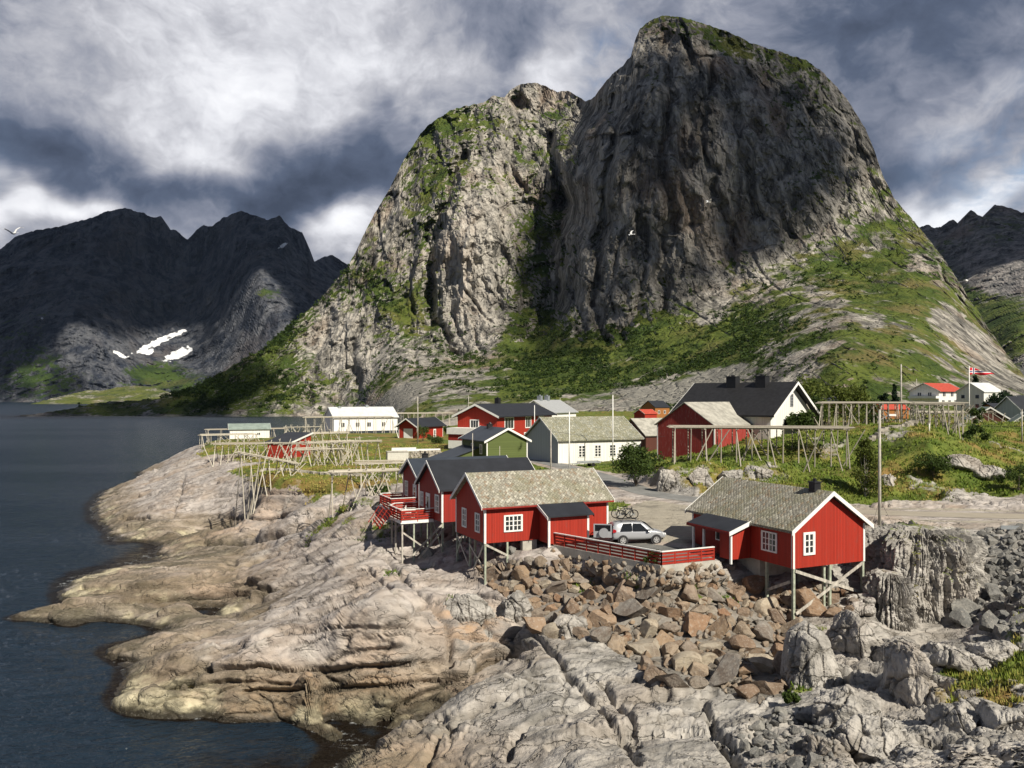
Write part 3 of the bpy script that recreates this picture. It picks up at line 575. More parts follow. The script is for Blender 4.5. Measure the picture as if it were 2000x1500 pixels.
CARVE = [([(400, 1062), (480, 1057), (560, 1040), (620, 1012), (680, 985)], .7, 1.3), ([(240, 1014), (400, 1008), (520, 1016), (600, 1002)], .35, .7), ([(330, 985), (420, 970), (520, 965), (640, 960)], .3, .5), ([(360, 930), (350, 970), (335, 1010)], .25, .5),
         ([(300, 1142), (420, 1120), (520, 1092), (600, 1070)], .35, .8), ([(120, 1186), (250, 1172), (420, 1166), (520, 1150)], .4, .9), ([(470, 1190), (540, 1152), (640, 1118), (720, 1075)], .45, .9), ([(430, 1272), (520, 1240), (640, 1192), (760, 1130), (840, 1100)], .3, .6), ([(230, 1290), (330, 1262), (440, 1228), (520, 1190)], .3, .6),
         ([(400, 1312), (500, 1300), (620, 1310), (760, 1300), (860, 1290), (960, 1262)], .30, .75), ([(480, 1352), (620, 1345), (760, 1340), (850, 1330)], .28, .7), ([(330, 1350), (450, 1330), (560, 1335)], .25, .5), ([(830, 1160), (872, 1210), (880, 1250), (875, 1300)], .25, .7), ([(755, 1090), (800, 1140), (862, 1200)], .25, .6), ([(715, 1110), (760, 1150), (790, 1190)], .22, .45),
         ([(560, 1240), (660, 1230), (760, 1225), (860, 1230)], .22, .45), ([(600, 1180), (690, 1150), (780, 1110)], .2, .4), ([(640, 1290), (700, 1270), (780, 1262)], .2, .45), ([(820, 1190), (880, 1170), (930, 1165), (1000, 1180)], .25, .6), ([(880, 1240), (940, 1250), (1000, 1245)], .25, .6), ([(935, 1200), (960, 1240), (1000, 1265)], .22, .55),
         ([(745, 1410), (850, 1342), (950, 1292), (1035, 1268)], .5, 1.1), ([(1050, 1250), (1120, 1320), (1180, 1390), (1250, 1490)], .2, .5), ([(900, 1400), (1050, 1330), (1200, 1320)], .2, .5), ([(980, 1480), (1060, 1400), (1150, 1370), (1300, 1360)], .22, .6), ([(1080, 1460), (1200, 1430), (1380, 1425), (1440, 1500)], .25, .7), ([(1180, 1340), (1230, 1400), (1240, 1450)], .18, .5), ([(1380, 1370), (1390, 1420), (1440, 1470)], .2, .6),
         ([(700, 1470), (800, 1440), (870, 1400)], .2, .5), ([(830, 1490), (860, 1440), (960, 1380)], .2, .5), ([(560, 1075), (640, 1050), (720, 1040)], .25, .5), ([(160, 1150), (260, 1150), (360, 1132), (460, 1100)], .3, .6)]
y0_ = lambda cy: cy < 50
def relief(x, y, z0, M):
    n, n2, hill, flat, village = M['n'], M['n2'], M['hill'], M['flat'], M['village']
    rock = (1 - np.maximum(flat, village * .92)) * (1 - .72 * hill)
    right = sstep(13, 17, x) * sstep(54, 46, y)                       # broken humps at the lower right
    front = sstep(57, 50, y - .35 * (x + 5)) * (1 - right)            # the front slab: fine joints
    # strata running out to sea; the coordinates climb with the ground so that steep faces show bedding
    th = .16; X_ = x + .35 * z0; Y_ = y + 1.15 * z0
    s = X_ * math.cos(th) + Y_ * math.sin(th); q = -X_ * math.sin(th) + Y_ * math.cos(th)
    w = fbm(x / 7, Y_ / 7, oct=3) * 1.5
    st = fbm(s / 12 + 3, (q + w) / 3.8, oct=5, gain=.55, ridged=True)
    st2 = fbm(s / 4.0 + 8, (q + w) / 1.0, oct=4, gain=.55, ridged=True)
    lump = fbm(x / 6 + 4, Y_ / 6, oct=4)
    rough = fbm(X_ / 1.1, Y_ / .7, z0 / .9, oct=4, gain=.6, ridged=True)
    d = .75 * (st - .35) + .24 * (st2 - .3) + .60 * lump * sstep(0, 2, z0) - .20 * (rough - .3) * (1 - .75 * front)
    def blocks(sc, an, rot, k, tilt, off, cw, cd):                    # joints: blocks, each with its own tilt
        c_, s_ = math.cos(rot), math.sin(rot)
        wx = fbm(x / (sc * 1.6) + k, Y_ / (sc * 1.6), oct=3) * .5; wy = fbm(x / (sc * 1.6), Y_ / (sc * 1.6) + k, oct=3) * .5
        u = (X_ * c_ + Y_ * s_) / (sc * an) + wx; v = (-X_ * s_ + Y_ * c_) / sc + wy
        f1, f2, ix, iy, dx, dy = voronoi(u, v, k)
        e = f2 - f1; o = off * (hash2(ix, iy, k + 5) - .5) + tilt * sc * (dx * an * (hash2(ix, iy, k + 6) - .5) + dy * (hash2(ix, iy, k + 7) - .5))
        o = o * sstep(0, .24, e); cr = sstep(cw, 0, e) * (.30 + .70 * hash2(ix, iy, k + 9))
        return o - cd * cr, cr
    b1, c1 = blocks(3.0, 2.0, .30, 11, .46, .42, .07, .42)
    b2, c2 = blocks(.95, 1.8, .75, 37, .60, .24, .10, .20)
    b3, c3 = blocks(1.35, 1.6, 2.3, 61, .85, .42, .09, .32)
    crackiness = sstep(-.25, .3, fbm(x / 5 + 20, Y_ / 5, oct=3))
    d = d + b1 * (1 - .4 * right) + (.30 + .70 * crackiness) * b2 * (.6 + .1 * front) + b3 * (front * (.15 + .65 * crackiness) + .40 * right)
    crk = np.clip(np.maximum.reduce([c1 * .9, c2 * crackiness * .8, c3 * front * crackiness, c3 * right * .7]), 0, 1)
    wx = fbm(x / 3.5 + 2, Y_ / 3.5, oct=3) * .9; wy = fbm(x / 3.5, Y_ / 3.5 + 8, oct=3) * .9
    f1, f2, ix, iy, dx, dy = voronoi(X_ / 3.1 + wx, (Y_ * .7 + X_ * .3) / 3.1 + wy, 83)      # rounded humps with deep gaps between
    dome = np.sqrt(np.clip(1 - (f1 / .95) ** 2, 0, 1)) * (.6 + .9 * hash2(ix, iy, 90) * sstep(0, .3, f2 - f1)) - .75
    hc = sstep(.12, 0, f2 - f1)
    d = d + right * (1.35 * dome - .6 * hc); crk = np.maximum(crk, right * hc * .8)
    calm = np.clip(front + right, 0, 1); smoothslab = sstep(-.1, .25, fbm(x / 9 + 40, Y_ / 5, oct=3))
    amp = (front * (.40 + .30 * smoothslab) + right * .62 + (1 - calm) * (.42 + .28 * smoothslab)) * rock * (.25 + .75 * sstep(-1.2, .2, z0)) * sstep(420, 140, y) * np.where((z0 > -.4) & (z0 < 1.0), .6, 1.0)
    d = d * amp + .42 * fbm(x / 3.0 + 2 * w, y / 1.3, oct=4, gain=.6) * np.exp(-((z0 - .15) / .8) ** 2) + (1 - rock) * (1 - flat) * .25 * n2 + hill * (1 - flat) * (.5 * lump + .35 * n2)
    face = hill * sstep(.08, .3, fbm(x / 7 + 60, y / 7, oct=4)) * (1 - flat)
    face = np.maximum(face, (1 - flat) * sstep(12.5, 14, x) * np.exp(-((y - 92 - .25 * (x - 20)) / 5.0) ** 2) * sstep(38, 30, x) * sstep(80, 84, y))
    d = d + face * (.9 * (b1 + .35) + .6 * b3)
    py_ = HOR + F * (H - z0) / y; px_ = M['px'] + 14 * fbm(x / 2.5, Y_ / 2.5, oct=3) * 50 / y; py_ = py_ + 10 * fbm(x / 2.5 + 7, Y_ / 2.5, oct=3) * 50 / y
    carve = np.zeros_like(d)
    for pts, w_, dep in CARVE:
        x0 = min(p[0] for p in pts) - 60; x1 = max(p[0] for p in pts) + 60; y0 = min(p[1] for p in pts) - 40; y1 = max(p[1] for p in pts) + 40
        k_ = (px_ > x0) & (px_ < x1) & (py_ > y0) & (py_ < y1)
        dd = seg_dist(px_[k_], py_[k_] * 1.8, [(a_, b_ * 1.8) for a_, b_ in pts]) * y[k_] / F
        carve[k_] = np.maximum(carve[k_], dep * np.exp(-(dd / w_) ** 2) - .22 * dep * np.exp(-((dd - 2.4 * w_) / (1.3 * w_)) ** 2))
    d = d - carve * (z0 > -.6); crk = np.maximum(crk, .8 * sstep(.25, .7, carve))
    low_ = (1 - calm) * rock; face_ = np.exp(-((M['px'] - 730) / 240) ** 2 - ((HOR + F * (H - z0) / y - 1345) / 48) ** 2) * (1 - right)
    b4, c4 = blocks(.62, 2.4, .12, 91, .55, .26, .09, .18); d = d + face_ * b4 - low_ * (.16 * c1 + .08 * c2 * crackiness); crk = np.maximum(crk, face_ * c4)
    bank = inside_np(M['px'], HOR + F * (H - z0) / y, BANK); d = d * (1 - bank) + bank * (.25 * d - .50); crk = np.maximum(crk, .9 * bank)
    # what covers it
    village = village * (1 - .6 * sstep(-30, -45, x) * sstep(.0, .35, n + .3))
    turf = np.maximum(village * .85, hill * .95) - .45 * face
    turf = turf + .30 * sstep(5.5, 8.5, z0) * sstep(66, 84, y) * (x < 8) * (.4 + n)      # patchy turf on the headland
    turf = turf + .75 * sstep(100, 118, y) * sstep(7, 8.5, z0) * sstep(-.35, .1, n)
    for cx, cy, rx, ry, a in ((-8.5, 66.5, 3.0, 2.6, .6), (-13, 77, 4.0, 4.5, .5), (-4.5, 59.5, 1.6, 2.5, .6), (7.5, 55.6, 3.5, 1.2, .6), (13.4, 54.8, 2.6, 1.1, .7), (5.0, 58.2, 2.2, 1.4, .5), (20.5, 52.0, 1.8, 3, .45), (14, 72, 2.4, 3, .9), (10.2, 80, 2, 5, .9),
                              (20, 34, 2.2, 5, .5), (27, 40, 4, 3.0, .55), (31, 45, 4, 2, .5), (24, 36, 2.5, 1.6, .5), (17, 45, 1.5, 1.3, .5), (14.5, 41.5, .9, 1.2, .55), (27, 31.5, 3, 3, .45), (23.5, 38.5, 2.5, 2.0, .6), (29, 36, 3, 1.6, .6), (22, 30.5, 2, 1.6, .5), (18.2, 50.5, 1.4, 1.2, .5), (-20, 84, 6, 4, .45), (-33, 103, 12, 5, .5), (30, 66, 8, 3, .7), (24, 63, 3, 3, .5)):
        turf = turf + a * (1.3 if y0_(cy) else 1.0) * (.8 + 1.6 * n2) * np.exp(-((x - cx) / rx) ** 2 - ((y - cy) / ry) ** 2)
    turf = turf - .30 * sstep(-22, -34, x) * sstep(95, 100, y) * (1 + 1.2 * n2)
    turf = turf * (1 - flat) + .22 * crk * (z0 > 2.5) * sstep(-.1, .3, n) * rock
    turf = turf * sstep(2.0, 3.6, z0)
    dry = .35 * sstep(0, .4, n) + .5 * hill * sstep(30, 45, x) * sstep(0, .35, n2 + n) + .50 * (y > 90) * (x < 0) + .5 * right + .3 * face
    B = lambda cx, cy, rx, ry: np.exp(-((x - cx) / rx) ** 2 - ((y - cy) / ry) ** 2)
    rust = .9 * B(-3.0, 56.0, 2.6, 2.2) + .9 * B(-12, 50.5, 9, 1.4) + .7 * B(-7, 38.5, 4.5, 3.5) + .35 * B(-30, 80, 10, 4) + .5 * B(-38, 108, 14, 4)
    cream = B(-25, 52, 5, 4) + B(-13, 48.6, 8, 1.6) + .8 * B(-40, 83, 6, 2.5) + .8 * B(-9, 42, 3, 3)
    pv = np.maximum(sstep(.2, .8, M['pave']) * (1 - M['road']), 0)
    grey = np.clip(right + front * .9 + hill + .25, 0, 1)
    return d, dict(grass=turf, dry=dry, crack=crk * (1 - flat), pave=pv, rust=rust, cream=cream, grey=grey, lichen=B(-31, 78, 13, 2.6) + .9 * B(-20, 70, 6, 2.2) + B(-25.5, 56.5, 3.2, 1.3) + .7 * B(-44, 112, 14, 1.6) + .6 * B(-12, 49.2, 9, .8) + .5 * B(-5, 47, 6, 1.2))

M_ROCK = mat_shore_rock()
pxs = np.concatenate([np.arange(-260, 2330, 3.0), np.arange(2330, 3300, 14.0)])
def rows_y(n=960):
    """rows spaced evenly along the slope as it is seen, so that steep faces get as many vertices as flat ones"""
    ys = [20.0]
    while ys[-1] < 720: ys.append(ys[-1] * 1.0022 if ys[-1] < 150 else ys[-1] * 1.004)
    ys = np.array(ys); pc = np.linspace(pxs[0], pxs[-1], 150)
    Xc = (pc[None] - 1000) / F * ys[:, None]; Yc = np.broadcast_to(ys[:, None], Xc.shape); z, _ = lay(Xc, Yc)
    py = HOR + F * (H - z) / Yc; ds = np.hypot(np.diff(py, axis=0), .30 * F * np.diff(Yc, axis=0) / Yc[:-1]); ds = np.where(np.diff(py, axis=0) > 0, ds * .5, ds)
    ds = ds * np.where(z[:-1] < -.8, .25, 1.0) * np.where(Yc[:-1] > 300, .6, 1.0)
    k = np.ones(9) / 9; ds = np.apply_along_axis(lambda v: np.convolve(np.pad(v, 4, 'edge'), k, 'valid'), 1, ds)
    S = np.concatenate([np.zeros((1, len(pc))), np.cumsum(ds, 0)]); t = np.linspace(0, 1, n)
    R = np.stack([np.interp(t, S[:, i] / S[-1, i], ys) for i in range(len(pc))], 1)
    return np.stack([np.interp(pxs, pc, R[j]) for j in range(n)])
GY = rows_y(); GX = (pxs[None] - 1000) / F * GY
Z0, GM = lay(GX, GY)
GD, GA = relief(GX, GY, Z0, GM)
P0 = np.stack([GX, GY, Z0], -1)
GP = P0 + normals(P0) * GD[..., None]
land = grid_mesh('rocky_ground', GP, M_ROCK, GA, smooth=True)
land['kind'] = 'structure'
bpy.context.view_layer.update()
def ground(x, y):
    ok, loc, _, _ = land.ray_cast(Vector((x, y, 60)), Vector((0, 0, -1)))
    return loc.z if ok else 0.0
def height(x, y): return np.array([ground(a, b) for a, b in zip(x, y)])
def hit(px, py):
    """where the sight line through a place of the photograph meets the ground"""
    ok, loc, n_, _ = land.ray_cast(Vector((0, 0, H)), Vector(((px - 1000) / F, 1, (HOR - py) / F)).normalized())
    return (loc, n_) if ok else (None, None)

# road and car park surfaces, laid a little above the levelled ground
def strip(name, pts, hw, dz, m, step=1.0):
    P = [Vector((*p, 0)) for p in pts]; L = []
    for a, b in zip(P, P[1:]): L += [a.lerp(b, i / max(1, int((b - a).length / step))) for i in range(max(1, int((b - a).length / step)))]
    L.append(P[-1]); Q = np.array([v[:2] for v in L]); 
    for _ in range(6): Q[1:-1] = (Q[:-2] + 2 * Q[1:-1] + Q[2:]) / 4
    T = np.gradient(Q, axis=0); T /= np.linalg.norm(T, axis=1)[:, None]; Nn = np.stack([-T[:, 1], T[:, 0]], 1); k = np.linspace(-hw, hw, 7)
    XY_ = Q[:, None] + Nn[:, None] * k[None, :, None]; Z_ = np.array([[ground(*q) for q in r_] for r_ in XY_]); Z_ = np.maximum(Z_, np.median(Z_, axis=1)[:, None] - .05) + dz; Z_ = np.minimum(Z_, np.median(Z_, axis=1)[:, None] + .03)
    o = grid_mesh(name, np.concatenate([XY_, Z_[..., None]], -1), m); o['kind'] = 'structure'; return o
def mat_asphalt(name, a, b):
    m, t = mat(name); p = t.pos(); c = t.mix(t.mr(t.noise(p, .5, 5, .65), .35, .65), a, b); c = t.mix(t.m('MULTIPLY', t.mr(t.noise(p, 9, 3, .7), .55, .7), .5), c, (.34, .33, .31)); c = t.mix(t.mr(t.sep(p)[0], 22, 31), c, t.mix(t.noise(p, .8, 5, .7), (.27, .235, .185), (.42, .375, .30)))
    t.out(c, .85, t.bump(t.noise(p, 14, 3, .7), .4, .02), .3); return m
M_ASPH = mat_asphalt('asphalt', (.17, .17, .165), (.24, .24, .23))
strip('road', ROAD, 1.75, .02, M_ASPH)
pk = bpy.data.meshes.new('parking_area'); pk.from_pydata([(x, y, 8.872) for x, y in [(3.35, 61.75), (9.9, 54.2), (13.9, 55.95), (12.8, 63.5), (11.5, 69.6), (6.7, 67.0)]], [], [(0, 1, 2, 3, 4, 5)]); pk.materials.append(mat_asphalt('old_asphalt', (.12, .12, .115), (.20, .195, .18)))
pk = bpy.data.objects.new('parking_area', pk); COL.objects.link(pk); pk['kind'] = 'structure'

# the sea: one sheet to the horizon
def sea():
    px = np.concatenate([np.arange(-1800, -120, 30), np.arange(-120, 1120, 2.6), np.arange(1120, 2600, 30)])
    py = np.concatenate([[6000, 4500, 3500, 2800, 2300, 2000, 1850, 1750], np.arange(1680, 900, -2.0), np.arange(900, 790, -1.3), [789, 787, 785, 783, 781, 779.6, 778.6, 777.9]])
    Y = (F * H / (py - HOR))[:, None] + 0 * px[None]; X = (px[None] - 1000) / F * Y
    c, s_ = math.cos(.35), math.sin(.35); u, v = X * c + Y * s_, -X * s_ + Y * c
    wq = fbm(u / 14, v / 14, oct=2) * 2
    gust = sstep(-.35, .35, fbm(u / 60, v / 25, oct=3))
    hgt = .16 * fbm(u / 9 + wq, v / 5, oct=3) + (.5 + .8 * gust) * (.14 * fbm(u / 3.4 + wq, v / 1.7, oct=4, gain=.6) + .10 * fbm(u / 1.8 + wq, v / .95 + 5, oct=3, gain=.6, ridged=True))
    zb = np.full(X.shape, -9.0); m = (Y > 23) & (Y < 320); zb[m] = base_h(X[m], Y[m])
    Z = hgt * (.45 + .55 * sstep(-.2, -1.5, zb)) * sstep(1500, 300, Y) - .03
    weed = .9 * sstep(-1.3, -.2, zb) + .8 * np.exp(-((X + 12) / 11) ** 2 - ((Y - 42) / 6) ** 2)
    foam = np.exp(-((zb + .10) / .20) ** 2) * sstep(.05, .4, fbm(X / 9, Y / 9, oct=3) + .15)
    o = grid_mesh('sea_water', np.stack([X, Y, Z], -1), mat_water(), dict(weed=weed, foam=foam)); o['kind'] = 'structure'
sea()
# ------------------------------------------------------------------ clouds overhead whose shade lies on the cliffs
def shade(name, label, P, PX, PY, dark, lit, t, rmax, rmin, dens, seed, cover=.55):
    """puffs over the places inside the polygons `dark`, clear of every place inside the polygons `lit`"""
    r = np.random.RandomState(seed); a = SUN.orthogonal().normalized(); b = SUN.cross(a); A = np.array([a[:], b[:]]).T
    p = P.reshape(-1, 3); fx = PX.ravel(); fy = PY.ravel()
    def inp(polys):
        m = np.zeros(len(fx), bool)
        for poly in polys:
            c = np.zeros(len(fx), bool); j = len(poly) - 1
            for i in range(len(poly)):
                (xi, yi), (xj, yj) = poly[i], poly[j]
                if yi != yj: c ^= ((yi > fy) != (yj > fy)) & (fx < (xj - xi) * (fy - yi) / (yj - yi) + xi)
                j = i
            m |= c
        return m
    D = np.flatnonzero(inp(dark)); Lt = np.flatnonzero(inp(lit)); D = r.choice(D, min(2500, len(D)), False); Lt = r.choice(Lt, min(3000, len(Lt)), False)
    d2 = p[D] @ A; l2 = p[Lt] @ A; out = []
    for i in range(len(D)):
        R = min(rmax, .95 * np.sqrt(((l2 - d2[i]) ** 2).sum(1).min()))
        if R < rmin or any(math.hypot(*(d2[i] - c)) < cover * max(R, rr) for c, rr, _ in out): continue
        out.append((d2[i], R, p[D[i]]))
    print(name, 'puffs', len(out))
    bm = bmesh.new()
    for _, R, q in out:
        C = Vector(q) + SUN * (t + r.uniform(-.1, .1) * rmax)
        for v in bmesh.ops.create_icosphere(bm, subdivisions=2, radius=1.0)['verts']:
            n = v.co.normalized(); v.co = C + n * R * (1 + .12 * math.sin(5 * n.x + C.x) * math.sin(4 * n.y + C.y))
    me = bpy.data.meshes.new(name); bm.to_mesh(me); bm.free()
    m = bpy.data.materials.new('cloud_vapour'); m.use_nodes = True; tt = NT(m.node_tree)
    pv = tt.n('VolumePrincipled', ins={'Color': (1, 1, 1), 'Density': dens, 'Anisotropy': .4}); o_ = tt.n('OutputMaterial'); tt.t.links.new(pv.outputs[0], o_.inputs['Volume'])
    me.materials.append(m); o = bpy.data.objects.new(name, me); COL.objects.link(o); return tag(o, label, 'cloud', None, 'stuff')
shade('cloud', 'white cumulus cloud high over the bridge shading the big cliff', mP, mPX, mPY,
      [[(1160, 190), (1240, 70), (1300, 60), (1450, 110), (1560, 160), (1630, 230), (1650, 330), (1590, 420), (1480, 490), (1340, 540), (1210, 600), (1150, 660), (1090, 690), (1060, 640), (1080, 560), (1090, 430), (1130, 380)], [(-60, 760), (330, 765), (400, 752), (480, 800), (500, 816), (-60, 816)]],
      [[(540, 800), (700, 480), (860, 220), (1060, 170), (1110, 230), (1060, 370), (1010, 420), (985, 460), (990, 560), (960, 640), (900, 690), (800, 760)], [(1700, 350), (1780, 430), (2000, 740), (1200, 790), (1000, 740), (1180, 710), (1260, 640), (1420, 570), (1560, 500), (1660, 430)]], 2250.0, 95.0, 20.0, .013, 3)
shade('cloud', 'grey cloud bank high over the fjord shading the far peaks', fP, fPX, fPY,
      [[(-300, 500), (240, 400), (470, 405), (620, 480), (800, 600), (600, 780), (560, 640), (540, 560), (470, 560), (400, 700), (300, 670), (220, 760), (-300, 780)]],
      [[(490, 540), (520, 535), (560, 590), (570, 650), (530, 690), (480, 700), (470, 650)], [(135, 640), (190, 650), (250, 720), (200, 745), (130, 700)], [(30, 722), (90, 722), (90, 745), (30, 745)], [(215, 680), (300, 655), (365, 640), (378, 690), (340, 715), (330, 740), (240, 745)]], 4300.0, 420.0, 60.0, .009, 4)
shade('cloud', 'small grey cloud beyond the big cliff shading the distant ridge', rP, rPX, rPY,
      [[(1640, 420), (1960, 390), (2300, 420), (2300, 600), (2020, 520), (1930, 490), (1900, 540), (1860, 590), (1700, 600)]], [[(1910, 540), (2000, 510), (2000, 700), (1900, 690), (1880, 620)]], 3300.0, 200.0, 30.0, .012, 5)

# thin blue air between the village and the far ranges
def haze():
    b = bmesh.new(); bmesh.ops.create_cube(b, size=1.0); me = bpy.data.meshes.new('haze'); b.to_mesh(me); b.free()
    m = bpy.data.materials.new('thin_air'); m.use_nodes = True; tt = NT(m.node_tree)
    pv = tt.n('VolumePrincipled', ins={'Color': (.50, .68, 1.0), 'Density': 7.0e-6}); o_ = tt.n('OutputMaterial'); tt.t.links.new(pv.outputs[0], o_.inputs['Volume'])
    me.materials.append(m); o = bpy.data.objects.new('haze', me); COL.objects.link(o); o.scale = (80000, 80000, 1400); o.location = (0, 0, 640); o['kind'] = 'stuff'; o['label'] = 'thin blue air over the fjord and the mountains'
haze()
# ------------------------------------------------------------------ kit: mesh builder and materials of built things
class MB:
    def __init__(s): s.v = []; s.f = []
    def add(s, vs, fs):
        b = len(s.v); s.v += [tuple(v) for v in vs]; s.f += [tuple(i + b for i in f) for f in fs]; return s
    def box(s, x0, x1, y0, y1, z0, z1):
        return s.add([(x0, y0, z0), (x1, y0, z0), (x1, y1, z0), (x0, y1, z0), (x0, y0, z1), (x1, y0, z1), (x1, y1, z1), (x0, y1, z1)],
                     [(3, 2, 1, 0), (4, 5, 6, 7), (0, 1, 5, 4), (1, 2, 6, 5), (2, 3, 7, 6), (3, 0, 4, 7)])
    def bar(s, p, q, w, h=None, up=(0, 0, 1)):
        """rectangular bar from p to q, w wide, h high"""
        h = h or w; p = Vector(p); q = Vector(q); d = (q - p).normalized(); up = Vector(up)
        a = d.cross(up)
        if a.length < 1e-4: a = d.cross(Vector((0, 1, 0)))
        a.normalize(); b = a.cross(d); a *= w / 2; b *= h / 2
        vs = [p - a - b, p + a - b, p + a + b, p - a + b, q - a - b, q + a - b, q + a + b, q - a + b]
        return s.add(vs, [(0, 1, 2, 3), (7, 6, 5, 4), (0, 4, 5, 1), (1, 5, 6, 2), (2, 6, 7, 3), (3, 7, 4, 0)])
    def tube(s, p, q, r, r2=None, n=7, cap=True):
        r2 = r if r2 is None else r2; p = Vector(p); q = Vector(q); d = (q - p).normalized()
        a = d.orthogonal().normalized(); b = d.cross(a)
        vs = []
        for c, rr in ((p, r), (q, r2)):
            vs += [c + (a * math.cos(2 * math.pi * i / n) + b * math.sin(2 * math.pi * i / n)) * rr for i in range(n)]
        fs = [(i, (i + 1) % n, n + (i + 1) % n, n + i) for i in range(n)]
        if cap: fs += [tuple(range(n - 1, -1, -1)), tuple(range(n, 2 * n))]
        return s.add(vs, fs)
    def path(s, pts, r, n=6):
        for a, b in zip(pts, pts[1:]): s.tube(a, b, r, n=n)
        return s
    def ring(s, c, ax, R, r, n=20, k=6):
        c = Vector(c); ax = Vector(ax).normalized(); a = ax.orthogonal().normalized(); b = ax.cross(a); vs = []; fs = []
        for i in range(n):
            t = 2 * math.pi * i / n; e = a * math.cos(t) + b * math.sin(t)
            for j in range(k):
                u = 2 * math.pi * j / k; vs.append(c + e * (R + r * math.cos(u)) + ax * r * math.sin(u))
        for i in range(n):
            for j in range(k): fs.append((i * k + j, ((i + 1) % n) * k + j, ((i + 1) % n) * k + (j + 1) % k, i * k + (j + 1) % k))
        return s.add(vs, fs)
    def disc(s, c, ax, R, th, n=20):
        ax = Vector(ax).normalized() * th / 2; return s.tube(Vector(c) - ax, Vector(c) + ax, R, n=n)
    def prism(s, poly, d):
        """planar polygon swept by the vector d"""
        n = len(poly); d = Vector(d); vs = [Vector(p) for p in poly]; vs += [v + d for v in vs]
        return s.add(vs, [tuple(range(n - 1, -1, -1)), tuple(range(n, 2 * n))] + [(i, (i + 1) % n, n + (i + 1) % n, n + i) for i in range(n)])
    def build(s, name, m, parent=None, smooth=False):
        me = bpy.data.meshes.new(name); me.from_pydata(s.v, [], s.f); me.materials.append(m)
        bm = bmesh.new(); bm.from_mesh(me); bmesh.ops.recalc_face_normals(bm, faces=bm.faces); bm.to_mesh(me); bm.free()
        if smooth:
            for p in me.polygons: p.use_smooth = True
        o = bpy.data.objects.new(name, me); COL.objects.link(o)
        if parent: o.parent = parent
        return o
def empty(name, loc=(0, 0, 0), rz=0.0, label=None, cat=None, group=None):
    o = bpy.data.objects.new(name, None); COL.objects.link(o); o.location = loc; o.rotation_euler = (0, 0, rz); o.empty_display_size = .3
    return tag(o, label, cat, group)
def kids(o): return list(o.children)
def copy_tree(o, parent=None):
    c = o.copy(); COL.objects.link(c)
    if parent: c.parent = parent
    for ch in kids(o): copy_tree(ch, c)
    return c

def simple(name, col, rough=.7, var=.25, sc=3.0, spec=.3, metal=0.0, bump=0.0, obj=True, stretch=(1, 1, 1), worn=None):
    m, t = mat(name); p = t.obj() if obj else t.pos()
    ps = t.vm('MULTIPLY', p, stretch)
    n = t.noise(ps, sc, 6, .65)
    c = t.mix(t.mr(n, .3, .7), tuple(x * (1 - var) for x in col), tuple(min(1, x * (1 + var)) for x in col))
    if worn: c = t.mix(t.m('MULTIPLY', t.mr(t.noise(t.vm('ADD', ps, (5, 3, 1)), sc * 1.7, 6, .7), .56, .70), worn[1]), c, worn[0])
    t.out(c, rough, t.bump(n, bump, .05) if bump else None, spec, metal); return m
def boards(name, col, worn=None, wornamt=.0, pitch=.135, vertical=True, dark=.45):
    """painted cladding: boards with a shadow gap, each board a little different"""
    m, t = mat(name); x, y, z = t.sep(t.obj())
    c = t.m('DIVIDE', t.m('ADD', x, y) if vertical else z, pitch)
    fr = t.m('FRACT', c); idx = t.m('FLOOR', c)
    wn = t.n('TexWhiteNoise', noise_dimensions='1D'); t.put(wn.inputs['W'], idx)
    n = t.noise(t.vm('MULTIPLY', t.obj(), (3, 3, .6) if vertical else (.6, .6, 3)), 1.6, 6, .7)
    k = t.m('ADD', .80, t.m('ADD', t.m('MULTIPLY', wn.outputs[0], .22), t.m('MULTIPLY', n, .20)))
    cc = t.vm('SCALE', col, k)
    if worn: cc = t.mix(t.m('MULTIPLY', t.mr(n, .52, .68), wornamt), cc, worn)
    gap = t.m('MULTIPLY', t.mr(fr, .0, .16), t.mr(fr, 1.0, .93))
    cc = t.mix(gap, t.vm('SCALE', col, dark), cc)
    t.out(cc, .62, t.bump(gap, .6, .02), .3); return m
def slate(name, c1=(.22, .205, .165), c2=(.37, .35, .29), c3=(.27, .21, .15), sc=3.5):
    m, t = mat(name); x, y, z = t.sep(t.obj())
    v = t.comb(t.m('ADD', x, t.m('MULTIPLY', z, 1.0)), t.m('SUBTRACT', x, t.m('MULTIPLY', z, 1.75)), 0)   # diamonds down the slope
    vo = t.n('TexVoronoi', feature='F1', voronoi_dimensions='2D'); t.put(vo.inputs['Vector'], v); t.put(vo.inputs['Scale'], sc); vo.inputs['Randomness'].default_value = .45
    h, s_, l = t.sep(vo.outputs['Color'])
    c = t.mix(h, c1, c2); c = t.mix(t.mr(s_, .72, .95), c, c3)
    c = t.mix(t.mr(l, .80, .95), c, tuple(min(1, q * 1.25) for q in c2))
    big = t.noise(t.obj(), .55, 5, .65)
    c = t.mix(t.m('MULTIPLY', t.mr(big, .42, .62), .5), c, (.20, .195, .115))
    c = t.mix(t.m('MULTIPLY', t.mr(t.noise(t.obj(), 1.3, 5, .7), .6, .72), .55), c, (.45, .43, .38))
    ed = t.voro(v, sc, 'DISTANCE_TO_EDGE', 'Distance', .45)
    c = t.mix(t.mr(ed, .07, 0.0), c, (.06, .055, .045))
    t.out(c, .85, t.bump(t.m('ADD', t.m('MULTIPLY', vo.outputs['Distance'], -.8), t.m('MULTIPLY', h, .5)), .8, .06), .25); return m
